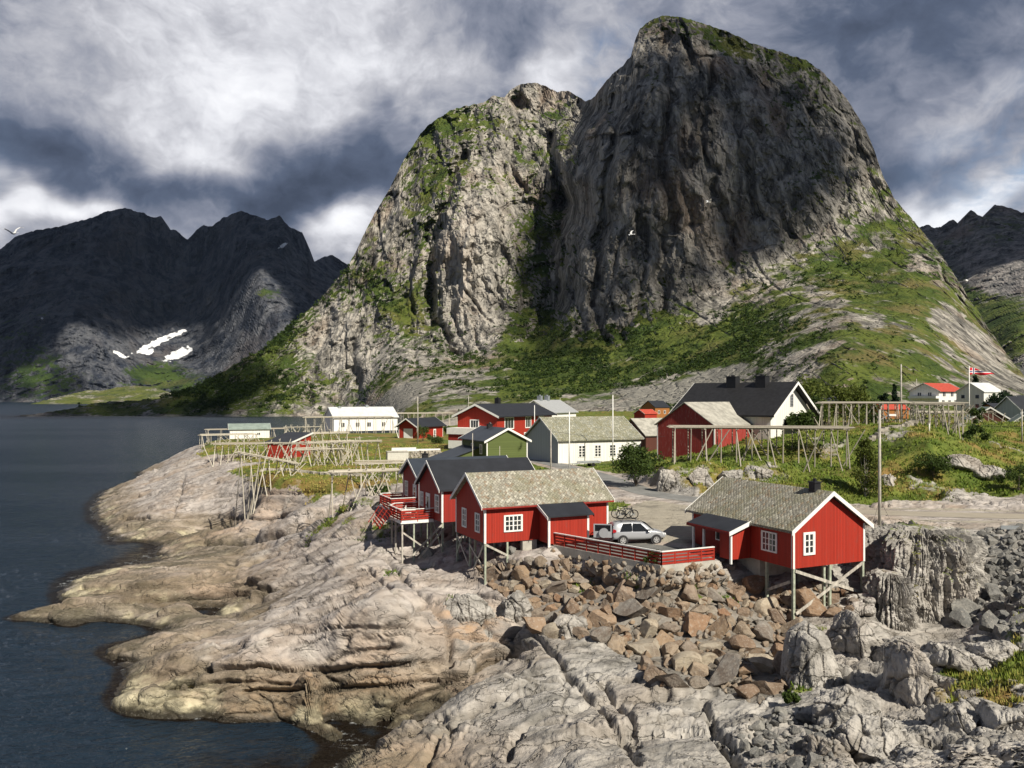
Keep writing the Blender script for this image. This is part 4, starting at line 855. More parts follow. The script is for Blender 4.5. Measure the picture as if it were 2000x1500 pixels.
def pole_wood(name, c1, c2):
    m, t = mat(name); oi = t.n('ObjectInfo'); p = t.obj()
    c = t.mix(oi.outputs['Random'], c1, c2)
    n = t.noise(t.vm('MULTIPLY', p, (2, 2, 1)), 3.0, 5, .7)
    c = t.mix(t.m('MULTIPLY', t.mr(n, .45, .7), .45), c, tuple(q * .45 for q in c1))
    t.out(c, .85, None, .2); return m
RED = boards('red_cladding', (.36, .030, .016), (.24, .050, .036), .6); RED_DEEP = boards('deep_red_cladding', (.29, .026, .018), (.20, .038, .03), .45)
RED_WORN = boards('worn_red_cladding', (.30, .04, .032), (.42, .22, .19), .6, pitch=.22)
WHITE = simple('white_paint', (.80, .79, .75), .55, .06, 2.0); WHITE_B = boards('white_cladding', (.78, .77, .72), pitch=.15, dark=.75)
GREY_B = boards('grey_cladding', (.40, .43, .45), pitch=.15, dark=.7); GREEN_B = boards('green_cladding', (.105, .135, .040), pitch=.16, vertical=False, dark=.6)
ORANGE_B = boards('orange_cladding', (.33, .135, .04), pitch=.15); BROWN_B = boards('brown_cladding', (.10, .035, .025), pitch=.15)
BLACKROOF = simple('black_roof', (.022, .024, .030), .55, .2, .8, .35); BLUEROOF = simple('slate_blue_roof', (.036, .044, .058), .5, .15, .8, .4)
RIB = simple('ribbed_black_tiles', (.020, .020, .022), .6, .3, 2.0)
SLATE = slate('slate_roof'); SLATE_G = slate('grey_slate_roof', (.21, .215, .17), (.34, .335, .27), (.26, .24, .15), 2.8)
CORRU = simple('corrugated_sheet', (.36, .345, .30), .7, .3, .9, .3, worn=((.24, .22, .18), .6)); PALE_ROOF = simple('pale_roof', (.60, .61, .60), .6, .12, .6, .3, worn=((.40, .41, .40), .5))
GREENROOF = simple('faded_green_roof', (.23, .28, .25), .6, .2, .7); REDROOF = simple('red_tiles', (.42, .065, .04), .7, .2, 2.0)
GREY = simple('grey_paint', (.33, .34, .35), .6, .1); CONC = simple('concrete', (.42, .40, .35), .85, .18, 1.2, .2, bump=.3, worn=((.24, .22, .17), .6))
STILT = simple('green_grey_stilt', (.34, .37, .29), .8, .3, 4.0); WEATHER = simple('weathered_timber', (.42, .39, .34), .85, .35, 5.0, stretch=(1, 1, .3))
POLE = pole_wood('rack_pole', (.37, .33, .26), (.56, .52, .44)); POLE_G = pole_wood('grey_rack_pole', (.27, .245, .20), (.44, .40, .33))
BLACK = simple('black_metal', (.015, .015, .017), .5, .2, 3.0, .4); STEEL = simple('zinc', (.42, .45, .47), .45, .1, 2.0, .4, .6)
RUBBER = simple('rubber', (.018, .018, .018), .8, .1)
def mat_glass():
    m, t = mat('window_glass'); n = t.noise(t.obj(), 1.2, 2, .5)
    t.out(t.mix(n, (.016, .020, .024), (.05, .055, .055)), .08, None, .6); return m
GLASS = mat_glass()

# ------------------------------------------------------------------ houses
class House:
    """gabled house: local x runs along the ridge, y across, z = 0 at the floor"""
    def __init__(s, name, x, y, u, L, Wd, zf, ze, zr, wall, roof, label, cat='house', trim=None, over=.35, overg=.35, th=.16, group=None, corners=True, barge=True, wallname='wall', gable_mat=None, barge_w=.22):
        u = Vector(u).normalized(); s.root = empty(name, (x, y, zf), math.atan2(u.y, u.x), label, cat, group)
        s.L, s.W, s.e, s.r = L, Wd, ze - zf, zr - zf; s.trim = trim or WHITE; h, r = s.e, s.r
        w = MB()
        prof = [(0, 0), (Wd, 0), (Wd, h), (Wd / 2, r - th * .9), (0, h)]
        w.prism([(0, a, b) for a, b in prof], (L, 0, 0)); w.build(wallname, wall, s.root)
        if gable_mat:
            for x0 in (-.02, L): g = MB(); g.prism([(x0, a + (.01 if a == 0 else -.01 if a == Wd else 0), b - (.02 if b else 0)) for a, b in prof], (.02, 0, 0)); g.build('gable_wall', gable_mat, s.root)
        sl = (r - h) / (Wd / 2); s.sl = sl
        rf = MB(); nx = -overg; X = L + 2 * overg
        for sg in (0, 1):
            yo = -over if sg == 0 else Wd + over; zo = h - sl * over
            pts = [(nx, yo, zo), (nx, Wd / 2, r), (nx, Wd / 2, r + th), (nx, yo, zo + th)]
            rf.prism(pts, (X, 0, 0))
        s.roof = rf.build('roof', roof, s.root)
        if barge:
            for x0 in (-overg - .045, L + overg + .003):
                b = MB(); bw = barge_w
                for sg in (0, 1):
                    yo = -over - .04 if sg == 0 else Wd + over + .04; zo = h - sl * (over + .04)
                    b.prism([(x0, yo, zo + th - bw), (x0, Wd / 2, r + th - bw), (x0, Wd / 2, r + th + .03), (x0, yo, zo + th + .03)], (.042, 0, 0))
                b.build('bargeboard', s.trim, s.root)
        if corners:
            for cx in (0, L):
                for cy in (0, Wd):
                    c = MB(); k = .13; sx = -.03 if cx == 0 else .03; sy = -.03 if cy == 0 else .03
                    c.box(min(cx + sx, cx - sx * k / .03), max(cx + sx, cx - sx * k / .03), min(cy + sy, cy - sy * k / .03), max(cy + sy, cy - sy * k / .03), -.02, h - .03)
                    c.build('corner_board', s.trim, s.root)
    def frame(s, side, u, z, out=0.0):
        """point of a wall: side front/back/left/right, u along it, z up, out of the wall"""
        if side == 'front': return Vector((u, -out, z))
        if side == 'back': return Vector((u, s.W + out, z))
        if side == 'left': return Vector((-out, u, z))
        return Vector((s.L + out, u, z))
    def slab(s, mb, side, u0, u1, z0, z1, o0, o1):
        a = s.frame(side, u0, z0, o0); b = s.frame(side, u1, z1, o1)
        mb.box(min(a.x, b.x), max(a.x, b.x), min(a.y, b.y), max(a.y, b.y), min(a.z, b.z), max(a.z, b.z))
    def window(s, side, u, z, w, h, cols=2, rows=3, fr=.11, mun=.035, frame=None, name='window', label=None, sash=True):
        f = MB()
        s.slab(f, side, u - w / 2 - fr, u - w / 2, z - fr, z + h + fr, .0, .06); s.slab(f, side, u + w / 2, u + w / 2 + fr, z - fr, z + h + fr, .0, .06)
        s.slab(f, side, u - w / 2, u + w / 2, z + h, z + h + fr, .0, .06); s.slab(f, side, u - w / 2 - fr * .3, u + w / 2 + fr * .3, z - fr, z, .0, .075)
        for c in range(1, cols):
            x = u - w / 2 + w * c / cols; k = mun * (1.6 if c * 2 == cols else 1); s.slab(f, side, x - k, x + k, z, z + h, .0, .05)
        for r in range(1, rows):
            y = z + h * r / rows; s.slab(f, side, u - w / 2, u + w / 2, y - mun * .8, y + mun * .8, .0, .044)
        if sash:
            for a, b in ((u - w / 2, u - w / 2 + mun * 1.4), (u + w / 2 - mun * 1.4, u + w / 2)): s.slab(f, side, a, b, z, z + h, .0, .047)
        o = f.build(name, frame or s.trim, s.root)
        p = MB(); s.slab(p, side, u - w / 2 + .004, u + w / 2 - .004, z + .004, z + h - .004, -.04, .02); p.build('pane', GLASS, o)
        if label: o['label'] = label
        return o
    def door(s, side, u, w, h, m=None, glass=True, z=0, name='door'):
        f = MB(); fr = .09
        s.slab(f, side, u - w / 2 - fr, u + w / 2 + fr, z, z + h + fr, 0, .05); o = f.build(name, m or s.trim, s.root)
        if glass:
            p = MB(); s.slab(p, side, u - w * .28, u + w * .28, z + h * .35, z + h * .9, .0, .056); p.build('pane', GLASS, o)
        k = MB(); s.slab(k, side, u + w * .36, u + w * .42, z + .98, z + 1.1, .05, .10); k.build('handle', BLACK, o)
        return o
    def chimney(s, x, y, w, d, h, m=None, cap=True):
        z0 = s.r - abs(y - s.W / 2) * s.sl - .3; z1 = s.r + h
        c = MB(); c.box(x - w / 2, x + w / 2, y - d / 2, y + d / 2, z0, z1); o = c.build('chimney', m or BLACK, s.roof)
        if cap:
            k = MB(); k.box(x - w / 2 - .06, x + w / 2 + .06, y - d / 2 - .06, y + d / 2 + .06, z1 + .002, z1 + .07)
            k.tube((x, y, z1 + .07), (x, y, z1 + .28), min(w, d) * .22); k.build('chimney_cap', m or BLACK, o)
        return o
    def world(s, x, y, z=0):
        a = s.root.rotation_euler.z; return Vector((s.root.location.x + x * math.cos(a) - y * math.sin(a), s.root.location.y + x * math.sin(a) + y * math.cos(a), s.root.location.z + z))
    def stilt(s, x, y, r=.10, square=True, m=None, top=-.002, deep=.25):
        w = s.world(x, y); zg = ground(w.x, w.y) - s.root.location.z - deep
        b = MB()
        if square: b.bar((x, y, zg), (x, y, top), r * 1.7)
        else: b.tube((x, y, zg), (x, y, top), r, n=9)
        b.build('stilt', m or STILT, s.root); return zg + deep
    def brace(s, p, q, w=.16, t=.05, m=None):
        b = MB(); b.bar(p, q, t, w); b.build('brace', m or WEATHER, s.root)
# ------------------------------------------------------------------ the four red cabins on stilts
UL = (.909, .416)
def lean_to(h, side_y, x0, x1, depth, z_hi, z_lo, zb, wallm, roofm, label_porch=False, open_from=None, front_dir=-1, name='annex'):
    """lean-to on a long wall; front_dir -1: against y = 0, +1: against y = W"""
    y0 = side_y; y1 = side_y + front_dir * depth; w = MB()
    poly = [(0, y0, zb), (0, y1, zb), (0, y1, z_lo), (0, y0, z_hi)]
    w.prism([(x0, b, c) for a, b, c in poly], (x1 - x0, 0, 0)); an = w.build(name, wallm, h.root)
    sl = (z_hi - z_lo) / depth; ov = .35
    r = MB(); xa, xb = x0 - .3, (open_from or x1) + .3
    r.prism([(xa, y0, z_hi + .015), (xa, y1 + front_dir * ov, z_lo - sl * ov + .015), (xa, y1 + front_dir * ov, z_lo - sl * ov + .12), (xa, y0, z_hi + .12)], (xb - xa, 0, 0))
    r.build('annex_roof', roofm, an)
    return an, y1, sl, xa, xb
# the near left cabin
H1 = House('stilt_cabin', -2.05, 61.1, UL, 10.7, 6.0, 9.13, 11.98, 14.0, RED, SLATE, 'red cabin with mossy slate roof on green stilts beside the silver car', 'cabin', th=.17)
H1.window('front', 2.35, .85, 1.35, 1.05, 4, 3); H1.window('left', 1.35, .75, .72, 1.25, 2, 3); H1.window('left', 4.1, .75, .75, 1.3, 2, 3)
an, y1, sl, xa, xb = lean_to(H1, 0, 4.55, 7.9, 1.75, 2.75, 2.05, -.1, RED, BLACKROOF)
for cx in (4.55, 7.9):
    c = MB(); c.box(cx - .12, cx + .05, y1 - .03, y1 + .12, -.35, 2.02); c.build('corner_board', WHITE, H1.root)
b = MB(); b.prism([(xa - .05, .0, 2.62), (xa - .05, y1 - .36, 1.76), (xa - .05, y1 - .36, 1.98), (xa - .05, 0, 2.9)], (.045, 0, 0)); b.build('bargeboard', WHITE, H1.root)
b = MB(); b.prism([(xb + .01, .0, 2.62), (xb + .01, y1 - .36, 1.76), (xb + .01, y1 - .36, 1.98), (xb + .01, 0, 2.9)], (.045, 0, 0)); b.build('bargeboard', RED_DEEP, H1.root)
b = MB(); b.box(3.2, 4.4, .1, .5, -.9, -.02); b.build('foundation', CONC, H1.root)
b = MB(); b.box(-.35, 11.05, -.40, -.35, 2.57, 2.69); b.build('eave_board', RED_DEEP, H1.root)
g = {}
for x, y in ((.08, .08), (1.9, .1), (.08, 3.1), (.08, 5.9), (.5, 3.1), (2.2, 3.2), (2.2, 5.8), (4.5, 3)): g[x, y] = H1.stilt(x, y, .085)
H1.brace((.1, .0, -.1), (1.85, .0, g[1.9, .1] + .3)); H1.brace((.0, .15, -.1), (.0, 2.2, g[.08, 3.1] + .1)); H1.brace((.0, 5.8, -.2), (.0, 3.2, g[.08, 3.1] + .2)); H1.brace((.0, 3.1, -.5), (.0, .3, -1.9)); H1.brace((.0, 4.6, -.1), (.0, 5.9, -1.9), m=STILT)
# the near right cabin
H2 = House('stilt_cabin', 24.05, 55.9, (-.416, .909), 10.6, 6.35, 8.88, 11.5, 13.62, RED, SLATE, 'red cabin with white gable boards and black chimney standing over the boulders', 'cabin', th=.17, barge_w=.27, over=.4)
H2.window('left', 5.0, .95, .72, 1.2, 2, 3, fr=.15); H2.window('back', 2.2, .85, 1.3, 1.15, 4, 3, fr=.10)
an, y1, sl, xa, xb = lean_to(H2, 6.35, 4.05, 5.2, 1.75, 2.55, 2.0, 0.0, RED, BLACKROOF, open_from=8.2, front_dir=1)
w = MB(); w.box(5.2, 8.0, 6.36, 7.35, 0, 2.25); po = w.build('porch_wall', RED_DEEP, H2.root)
f = MB(); f.box(6.0, 6.55, 7.36, 7.40, .95, 1.95); f.build('porch_window', WHITE, po); f = MB(); f.box(6.08, 6.47, 7.39, 7.41, 1.03, 1.87); f.build('pane', GLASS, po)
for cx in (4.05, 7.0, 8.2):
    c = MB(); c.box(cx - .06, cx + .09, y1 - .1, y1 + .03, -.3 if cx < 5 else 0, 2.0); c.build('corner_board', WHITE, H2.root)
b = MB(); b.prism([(xa - .05, 6.35, 2.42), (xa - .05, y1 + .38, 1.70), (xa - .05, y1 + .38, 1.98), (xa - .05, 6.35, 2.72)], (.045, 0, 0)); b.build('bargeboard', WHITE, H2.root)
b = MB(); b.box(xa, xb, y1 + .36, y1 + .40, 1.80, 1.98); b.build('eave_board', RED_DEEP, H2.root)
b = MB(); b.box(3.4, 10.4, 3.0, 6.1, -1.2, -.02); b.build('foundation', CONC, H2.root)
H2.chimney(1.3, 3.2, .55, .55, .62)
g = {}
for x, y in ((.08, .1), (.08, 3.1), (.3, 3.4), (.08, 6.25), (2.6, 6.2), (2.8, 3.2), (2.8, .2)): g[x, y] = H2.stilt(x, y, .10)
H2.brace((-.06, 6.2, -.15), (-.06, .05, g[.08, .1] + .15), .20); H2.brace((-.11, .3, -.1), (-.11, 6.2, g[.08, 6.25] + 1.0), .20); H2.brace((.3, 6.3, -.9), (2.5, 6.3, -1.9), .18)
dp = MB(); dp.tube((-.03, 6.42, .0), (-.03, 6.42, 2.35), .035); dp.build('downpipe', RED_DEEP, H2.root)
# the two dark-roofed cabins behind, with decks
H3 = House('stilt_cabin', -6.0, 70.0, UL, 9.2, 6.1, 9.35, 12.25, 14.3, RED_DEEP, BLACKROOF, 'red cabin under a black roof with white deck rail, behind the slate roofed one', 'cabin', th=.15, trim=WHITE)
H3.window('left', 1.15, .8, .85, 1.35, 2, 3); H3.door('left', 3.6, .9, 2.05); H3.window('left', 5.3, .9, .6, 1.1, 2, 3)
g = {}
for x, y in ((.1, .1), (2.2, .2), (.1, 3.0), (.1, 5.9), (2.2, 3)): g[x, y] = H3.stilt(x, y, .09)
H3.brace((.0, -.05, -.2), (-2.6, -.05, -2.6), .16); H3.brace((.2, -.1, -.5), (-2.1, -.1, -2.9), .16); H3.brace((.1, 2.6, -.2), (.1, .4, -2.3), .14, m=STILT)
H4 = House('stilt_cabin', -8.95, 78.9, UL, 10.0, 5.2, 9.35, 12.4, 13.85, RED_DEEP, BLUEROOF, 'red cabin with dark blue roof, rearmost of the group on stilts', 'cabin', th=.15, trim=WHITE)
H4.window('left', 4.0, .9, .8, 1.3, 2, 3); H4.door('left', 1.3, .9, 2.1); H4.chimney(1.6, 3.0, .5, .5, .5)
for x, y in ((.1, .1), (.1, 2.6), (.1, 5.1)): H4.stilt(x, y, .09)
def deck(h, x0, x1, y0, y1, label, name='wooden_deck', white_top=True, cut=0):
    """a deck in the frame of a cabin with slatted red railing"""
    root = empty(name, h.world(0, 0, 0), h.root.rotation_euler.z, label, 'deck')
    c = [(x1, y0), (x0, y0), (x0, y1 - cut), (x0 + cut * .7, y1), (x1, y1)]
    fl = MB(); fl.prism([(a, b_, -.16) for a, b_ in c], (0, 0, .14)); fl.build('floor', WEATHER, root)
    e = MB(); 
    for (ax, ay), (bx, by) in zip(c, c[1:]): e.bar((ax, ay, -.10), (bx, by, -.10), .06, .26)
    e.build('edge_board', WHITE, root)
    for (ax, ay), (bx, by) in zip(c, c[1:]):
        p, q = Vector((ax, ay, 0)), Vector((bx, by, 0)); n = max(1, round((q - p).length / 1.2))
        rl = MB()
        for k in range(4): rl.bar(p + Vector((0, 0, .16 + .22 * k)), q + Vector((0, 0, .16 + .22 * k)), .03, .15)
        for i in range(n + 1): 
            w_ = p.lerp(q, i / n); rl.bar(w_ + Vector((0, 0, -.1)), w_ + Vector((0, 0, .98)), .075)
        rr = rl.build('railing', RED, root)
        t = MB(); t.bar(p + Vector((0, 0, 1.0)), q + Vector((0, 0, 1.0)), .13, .05); t.build('handrail', WHITE, rr)
    for ax, ay in ((x0 + .15, y0 + .15), (x0 + .15, y1 - cut - .1), (x1 - .5, y0 + .2), (x0 + .2, (y0 + y1) / 2), (x1 - .9, y1 - .3), (x0 + 1.2, y0 + .15)):
        w_ = h.world(ax, ay); zg = ground(w_.x, w_.y) - h.root.location.z - .3
        s_ = MB(); s_.bar((ax, ay, zg), (ax, ay, -.16), .13); s_.build('stilt', STILT if ax > x0 + 1 else WEATHER, root)
    s_ = MB(); s_.bar((x0 + .2, y0 + .1, -1.0), (x1 - .6, y0 + .1, -2.6), .05, .14); s_.build('brace', WEATHER, root)
    return root
deck(H3, -3.0, -.03, 2.0, 6.6, 'white edged red deck with slatted railing on the gable end, nearest the car', cut=1.2)
deck(H4, -2.6, -.03, .6, 5.4, 'red railed deck of the blue roofed cabin, half hidden behind another deck', cut=.8)
# the flared slatted screen hanging outside the decks
sc_ = empty('slatted_screen', H3.world(-3.2, 6.7, 0), H3.root.rotation_euler.z, 'red slatted screen sloping outward below the deck railing', 'screen')
m_ = MB()
for k in range(7): m_.bar((-.15 * k - .2, -3.2 + .1 * k, .55 - .22 * k), (-.15 * k + .5, 2.2, .60 - .22 * k), .05, .19)
for yy in (-2.8, -1.5, -.2, 1.2): m_.bar((-.1, yy, .62), (-1.05, yy + .3, -.85), .07)
m_.build('slat_frame', RED, sc_)
bn = empty('garden_bench', H3.world(-1.5, 4.6, 0), H3.root.rotation_euler.z + 1.2, 'white slatted bench standing on the red railed deck', 'bench')
for nm, pts in (('seat', [((-.8, y_, .43), (.8, y_, .43)) for y_ in (-.22, -.07, .08, .22)]), ('backrest', [((-.8, .28, z_), (.8, .28, z_)) for z_ in (.55, .70, .85)])):
    m_ = MB()
    for p, q in pts: m_.bar(p, q, .11 if nm == 'seat' else .03, .03 if nm == 'seat' else .12)
    m_.build(nm, WHITE, bn)
for x_ in (-.72, .72):
    m_ = MB(); m_.bar((x_, -.22, 0), (x_, -.22, .43), .06); m_.bar((x_, .25, 0), (x_, .29, .92), .06); m_.build('leg', WHITE, bn)
tb = empty('deck_table', H3.world(-1.9, 3.0, 0), H3.root.rotation_euler.z, 'small grey table beside the white bench on the deck', 'table')
m_ = MB()
for i in range(5): m_.bar((-.6, -.32 + .16 * i, .7), (.6, -.32 + .16 * i, .7), .14, .035)
m_.build('tabletop', WEATHER, tb)
for x_ in (-.5, .5):
    for y_ in (-.28, .28):
        m_ = MB(); m_.bar((x_, y_, 0), (x_, y_, .68), .06); m_.build('leg', WEATHER, tb)

# ------------------------------------------------------------------ car park fence on its concrete footing
def fence(name, pts, label, n_each, foot=.55):
    root = empty(name, (*pts[0][:2], 8.86), 0, label, 'fence'); o = Vector((*pts[0][:2], 8.86))
    P = [Vector((x, y, 8.86)) - o for x, y in pts]
    f = MB(); r = MB(); t = MB()
    for p, q, n in zip(P, P[1:], n_each):
        f.bar(p + Vector((0, 0, -.22)), q + Vector((0, 0, -.22)), .22, .64)
        for k in range(4): r.bar(p + Vector((0, 0, .20 + .22 * k)), q + Vector((0, 0, .20 + .22 * k)), .03, .14)
        for i in range(n + 1): w_ = p.lerp(q, i / n); r.bar(w_ + Vector((0, .0, .1)), w_ + Vector((0, 0, .97)), .085)
        t.bar(p + Vector((0, 0, 1.0)), q + Vector((0, 0, 1.0)), .15, .06)
    f.build('footing', CONC, root); r.build('slat_panel', RED, root); t.build('handrail', WHITE, root)
fence('slatted_fence', [(3.15, 61.6), (9.85, 54.0), (13.75, 55.75)], 'low red slatted fence with white top rail around the car park', (9, 4))

# ------------------------------------------------------------------ the village
HW = House('village_house', 7.4, 131, UL, 15.6, 12.0, 9.2, 13.3, 16.6, WHITE_B, SLATE_G, 'long white house with mossy grey slate roof and grey gable', 'house', over=.45, th=.22, gable_mat=GREY_B, barge=True, trim=WHITE)
for u in (4.3, 7.3, 10.1): HW.window('front', u, 1.25, 1.15, 1.75, 2, 4, fr=.12, mun=.05)
HG = House('village_house', 2.3, 122.8, (-.416, .909), 10.0, 6.6, 9.4, 13.75, 15.4, GREEN_B, BLUEROOF, 'olive green house with white bargeboards and dark roof', 'house', over=.5, barge_w=.30)
HG.window('back', 2.2, 2.35, .75, 1.2, 2, 2, fr=.14); HG.window('back', 5.6, 2.35, .75, 1.2, 2, 2, fr=.14); HG.chimney(6.0, 3.6, .7, .7, .5)
an, y1, sl, xa, xb = lean_to(HG, 6.6, 3.0, 9.6, 5.5, 3.1, 1.3, 0, GREEN_B, BLUEROOF, front_dir=1)
HR = House('village_house', -3.1, 171, (.5, .866), 25.0, 9.9, 9.4, 16.3, 18.5, RED, BLACKROOF, 'big red house with black roof, white balcony and satellite dish', 'house', over=.9, overg=.9, th=.25, barge_w=.42, corners=False)
HR.window('left', 5.6, 4.2, 1.9, 1.6, 3, 1, fr=.2); 
for u, w in ((5.0, 3.6), (13.4, 2.3), (19.4, 2.3)): HR.window('front', u, 4.1, w, 1.7 if w < 2 else 2.2, 2 if w < 2 else 3, 1, fr=.2)
HR.window('front', 13.0, .9, 2.6, 1.9, 3, 1, fr=.2); HR.window('front', 18.0, .9, 2.2, 1.9, 2, 1, fr=.2); HR.chimney(9.5, 5.6, 1.0, 1.0, 1.4)
b = MB(); b.box(-4.3, -.02, .8, 9.8, 3.0, 4.3); bal = b.build('balcony', WHITE, HR.root); b = MB(); b.box(-4.0, -.03, 1.2, 9.6, 1.7, 2.98); b.build('balcony_base', RED_DEEP, bal); b = MB(); b.box(-4.0, -.03, 1.2, 9.6, 0, 1.68); b.build('garage_wall', WHITE, bal)
d_ = MB(); d_.add([(-.9 + .28 * math.cos(a) * 2, 1.2 + 0 * a, 5.0 + .55 * math.sin(a)) for a in [2 * math.pi * i / 14 for i in range(14)]] + [(-.75, 1.55, 5.0)], [(i, (i + 1) % 14, 14) for i in range(14)]); d_.tube((-.75, 1.5, 5.0), (-.05, 1.6, 4.9), .05); d_.build('satellite_dish', GREY, HR.root)
HGB = House('village_house', 10.0, 206, (.5, .86), 14, 10, 9.6, 16.4, 19.3, WHITE, GREY, 'grey roofed house peeping over the black roof of the big red one', 'house', corners=False, over=.5)
for x_ in (3, 7): HGB.chimney(x_, 5, 1.1, 1.1, 1.2, STEEL)
HC = House('village_house', -24.6, 214, (.45, .89), 12.4, 6.0, 9.3, 12.6, 14.5, RED, BLACKROOF, 'small red garage house with white door and slanted porch posts', 'house', over=.6, overg=1.2, barge_w=.3, corners=True)
b = MB(); HC.slab(b, 'left', 1.6, 4.4, 0, 2.6, 0, .06); b.build('garage_door', WHITE, HC.root); HC.door('front', 8.2, 1.1, 2.2)
for y_, k in ((.0, -1), (6.0, 1)): b = MB(); b.bar((-.15, y_, 0), (-1.1, y_ + k * .5, 3.2), .16); b.build('porch_post', WHITE, HC.root)
HS = House('village_house', -58.3, 268, (.88, .475), 22, 11.0, 9.0, 13.7, 16.8, WHITE_B, PALE_ROOF, 'long white house with pale roof by the fjord behind the racks', 'house', over=.6, barge_w=.35, corners=False)
for u in (3, 8, 12, 17): HS.window('front', u, 1.4, 1.3, 1.4, 2, 1, fr=.1)
HS.chimney(3.4, 5.0, 1.0, 1.0, .2, STEEL); HS.chimney(13.0, 5.5, 1.0, 1.0, .6, STEEL)
HB = House('boat_shed', -77.5, 225, (.93, .37), 10.5, 5.2, 8.2, 11.4, 12.7, WHITE_B, GREENROOF, 'low white shed with faded green roof at the water edge', 'shed', over=.4, corners=False)
for u in (4.2, 7.6): HB.window('front', u, 1.5, .9, .6, 2, 1, fr=.06)
# the shed with a single-pitch roof among the racks
HM = empty('fish_shed', (-47.0, 157.6, 8.5), math.atan2(-.3, .95), 'red shed with black single pitch roof among drying racks', 'shed')
b = MB(); b.prism([(0, 0, 0), (0, 7, 0), (0, 7, 4.4), (0, 0, 3.0)], (5.2, 0, 0)); b.build('wall', RED, HM)
b = MB(); b.prism([(-.3, -.4, 2.95), (-.3, 7.3, 4.5), (-.3, 7.3, 4.66), (-.3, -.4, 3.11)], (5.8, 0, 0)); b.build('roof', BLACKROOF, HM)
b = MB(); b.prism([(5.51, -.4, 2.8), (5.51, 7.3, 4.35), (5.51, 7.3, 4.7), (5.51, -.4, 3.15)], (.05, 0, 0)); b.build('bargeboard', WHITE, HM)
b = MB(); b.box(5.1, 5.24, -.04, .1, 0, 2.8); b.build('corner_board', WHITE, HM)
# the old barn on the hill and the white house behind it
HO = House('old_barn', 27.2, 110, (.70, .714), 20.5, 9.2, 11.1, 16.3, 19.3, RED_WORN, CORRU, 'weathered red barn with pale corrugated roof on short stilts', 'barn', over=.3, overg=.3, th=.12, barge=False)
for x, y in ((.2, 9.0), (.2, 6.0), (.2, 3.0), (3, 9.0)): HO.stilt(x, y, .16)
HK = House('village_house', 36.3 + .714 * 12.5, 115 + .7 * 12.5, (-.7, .714), 15.5, 12.5, 12.6, 17.9, 22.1, WHITE_B, RIB, 'white house with black ribbed roof and two black chimneys', 'house', over=.9, overg=1.0, barge_w=.4, th=.25, corners=False)
HK.window('left', 6.3, 6.2, .8, 1.7, 2, 4, fr=.08, frame=GREY); HK.window('left', 3.6, 3.4, 1.1, .9, 1, 1, fr=.08, frame=GREY); HK.window('left', 8.2, 3.4, 1.0, .9, 1, 1, fr=.08, frame=GREY)
HK.chimney(4.3, 6.9, 1.6, 1.3, 1.1, BLACK); HK.chimney(9.2, 6.9, 1.6, 1.3, 1.1, BLACK)
House('village_house', 24.5, 150, (.909, .416), 12, 9, 10, 13.2, 16.0, BROWN_B, CORRU, 'low brown shed with grey roof between the white house and the barn', 'shed', barge=False, corners=False)
HX = House('village_house', 61.5, 352, (.8, .6), 9, 8, 11, 16.0, 18.6, ORANGE_B, BLACKROOF, 'small orange house under the scree slope', 'house', corners=False, barge=False)
HX.window('front', 2.4, 2.2, 1.0, 1.3, 1, 1); HX.window('front', 6, 2.2, 1.0, 1.3, 1, 1)
House('village_house', 53.5, 330, (.8, .6), 7, 6, 10.8, 13.6, 15.2, RED, REDROOF, 'small red shed in front of the orange house', 'shed', corners=False)
# houses at the right under the ridge
HA = House('village_house', 136.5, 262, (.85, .53), 14, 10, 17.5, 22.3, 24.7, WHITE_B, REDROOF, 'white house with bright red roof and long balcony under the ridge', 'house', corners=False, over=.7)
for u in (3, 7.5, 11.5): HA.window('front', u, 3.0, 1.6, 1.4, 2, 1); 
for u in (3, 6.5): HA.window('left', u, 2.9, 1.3, 1.3, 2, 1)
for u in (2.5, 6, 9.5): HA.window('front', u, .5, 1.4, 1.3, 2, 1)
b = MB(); b.box(-1.6, 0, 0, 9.6, 2.3, 3.1); b.build('balcony', WHITE, HA.root)
HAB = House('village_house', 144.0, 250, (.85, .53), 10.5, 8.5, 16, 21.9, 24.6, WHITE_B, PALE_ROOF, 'white two storey house with pale roof right of the red roofed one', 'house', corners=False)
for u in (2.0, 6.4):
    for z_ in (1.0, 3.8): HAB.window('left', u, z_, 1.2, 1.1, 1, 1, fr=.06)
for u in (3, 5.5): HAB.window('front', u, 3.9, .8, 1.1, 1, 1)
HAC = House('village_house', 146.5, 233, (.95, .3), 9, 7, 14.5, 18.2, 20.6, BROWN_B, BLACKROOF, 'dark house with black roof and wide veranda windows behind the flagpole', 'house', corners=False, over=.6)
for u in (1.8, 4.5, 7.2): HAC.window('front', u, 1.3, 2.1, 1.6, 1, 1)
HAD = House('village_house', 113, 190, (.95, .3), 10, 6.5, 13.6, 17.1, 18.6, ORANGE_B, BLACKROOF, 'orange cabin with black roof and skylight behind the long rack', 'cabin', corners=False, barge=False)
b = MB(); b.box(5, 7.4, 1.0, 2.0, 3.87, 4.2); b.build('skylight', PALE_ROOF, HAD.root)
HAE = House('village_house', 113.0, 182, (.97, .24), 15, 7, 13.0, 17.5, 20.2, GREY_B, BLACKROOF, 'black roofed grey house with glazed gable at the right edge', 'house', corners=False)
HAE.window('front', 4, .8, 2.5, 2.4, 4, 1)
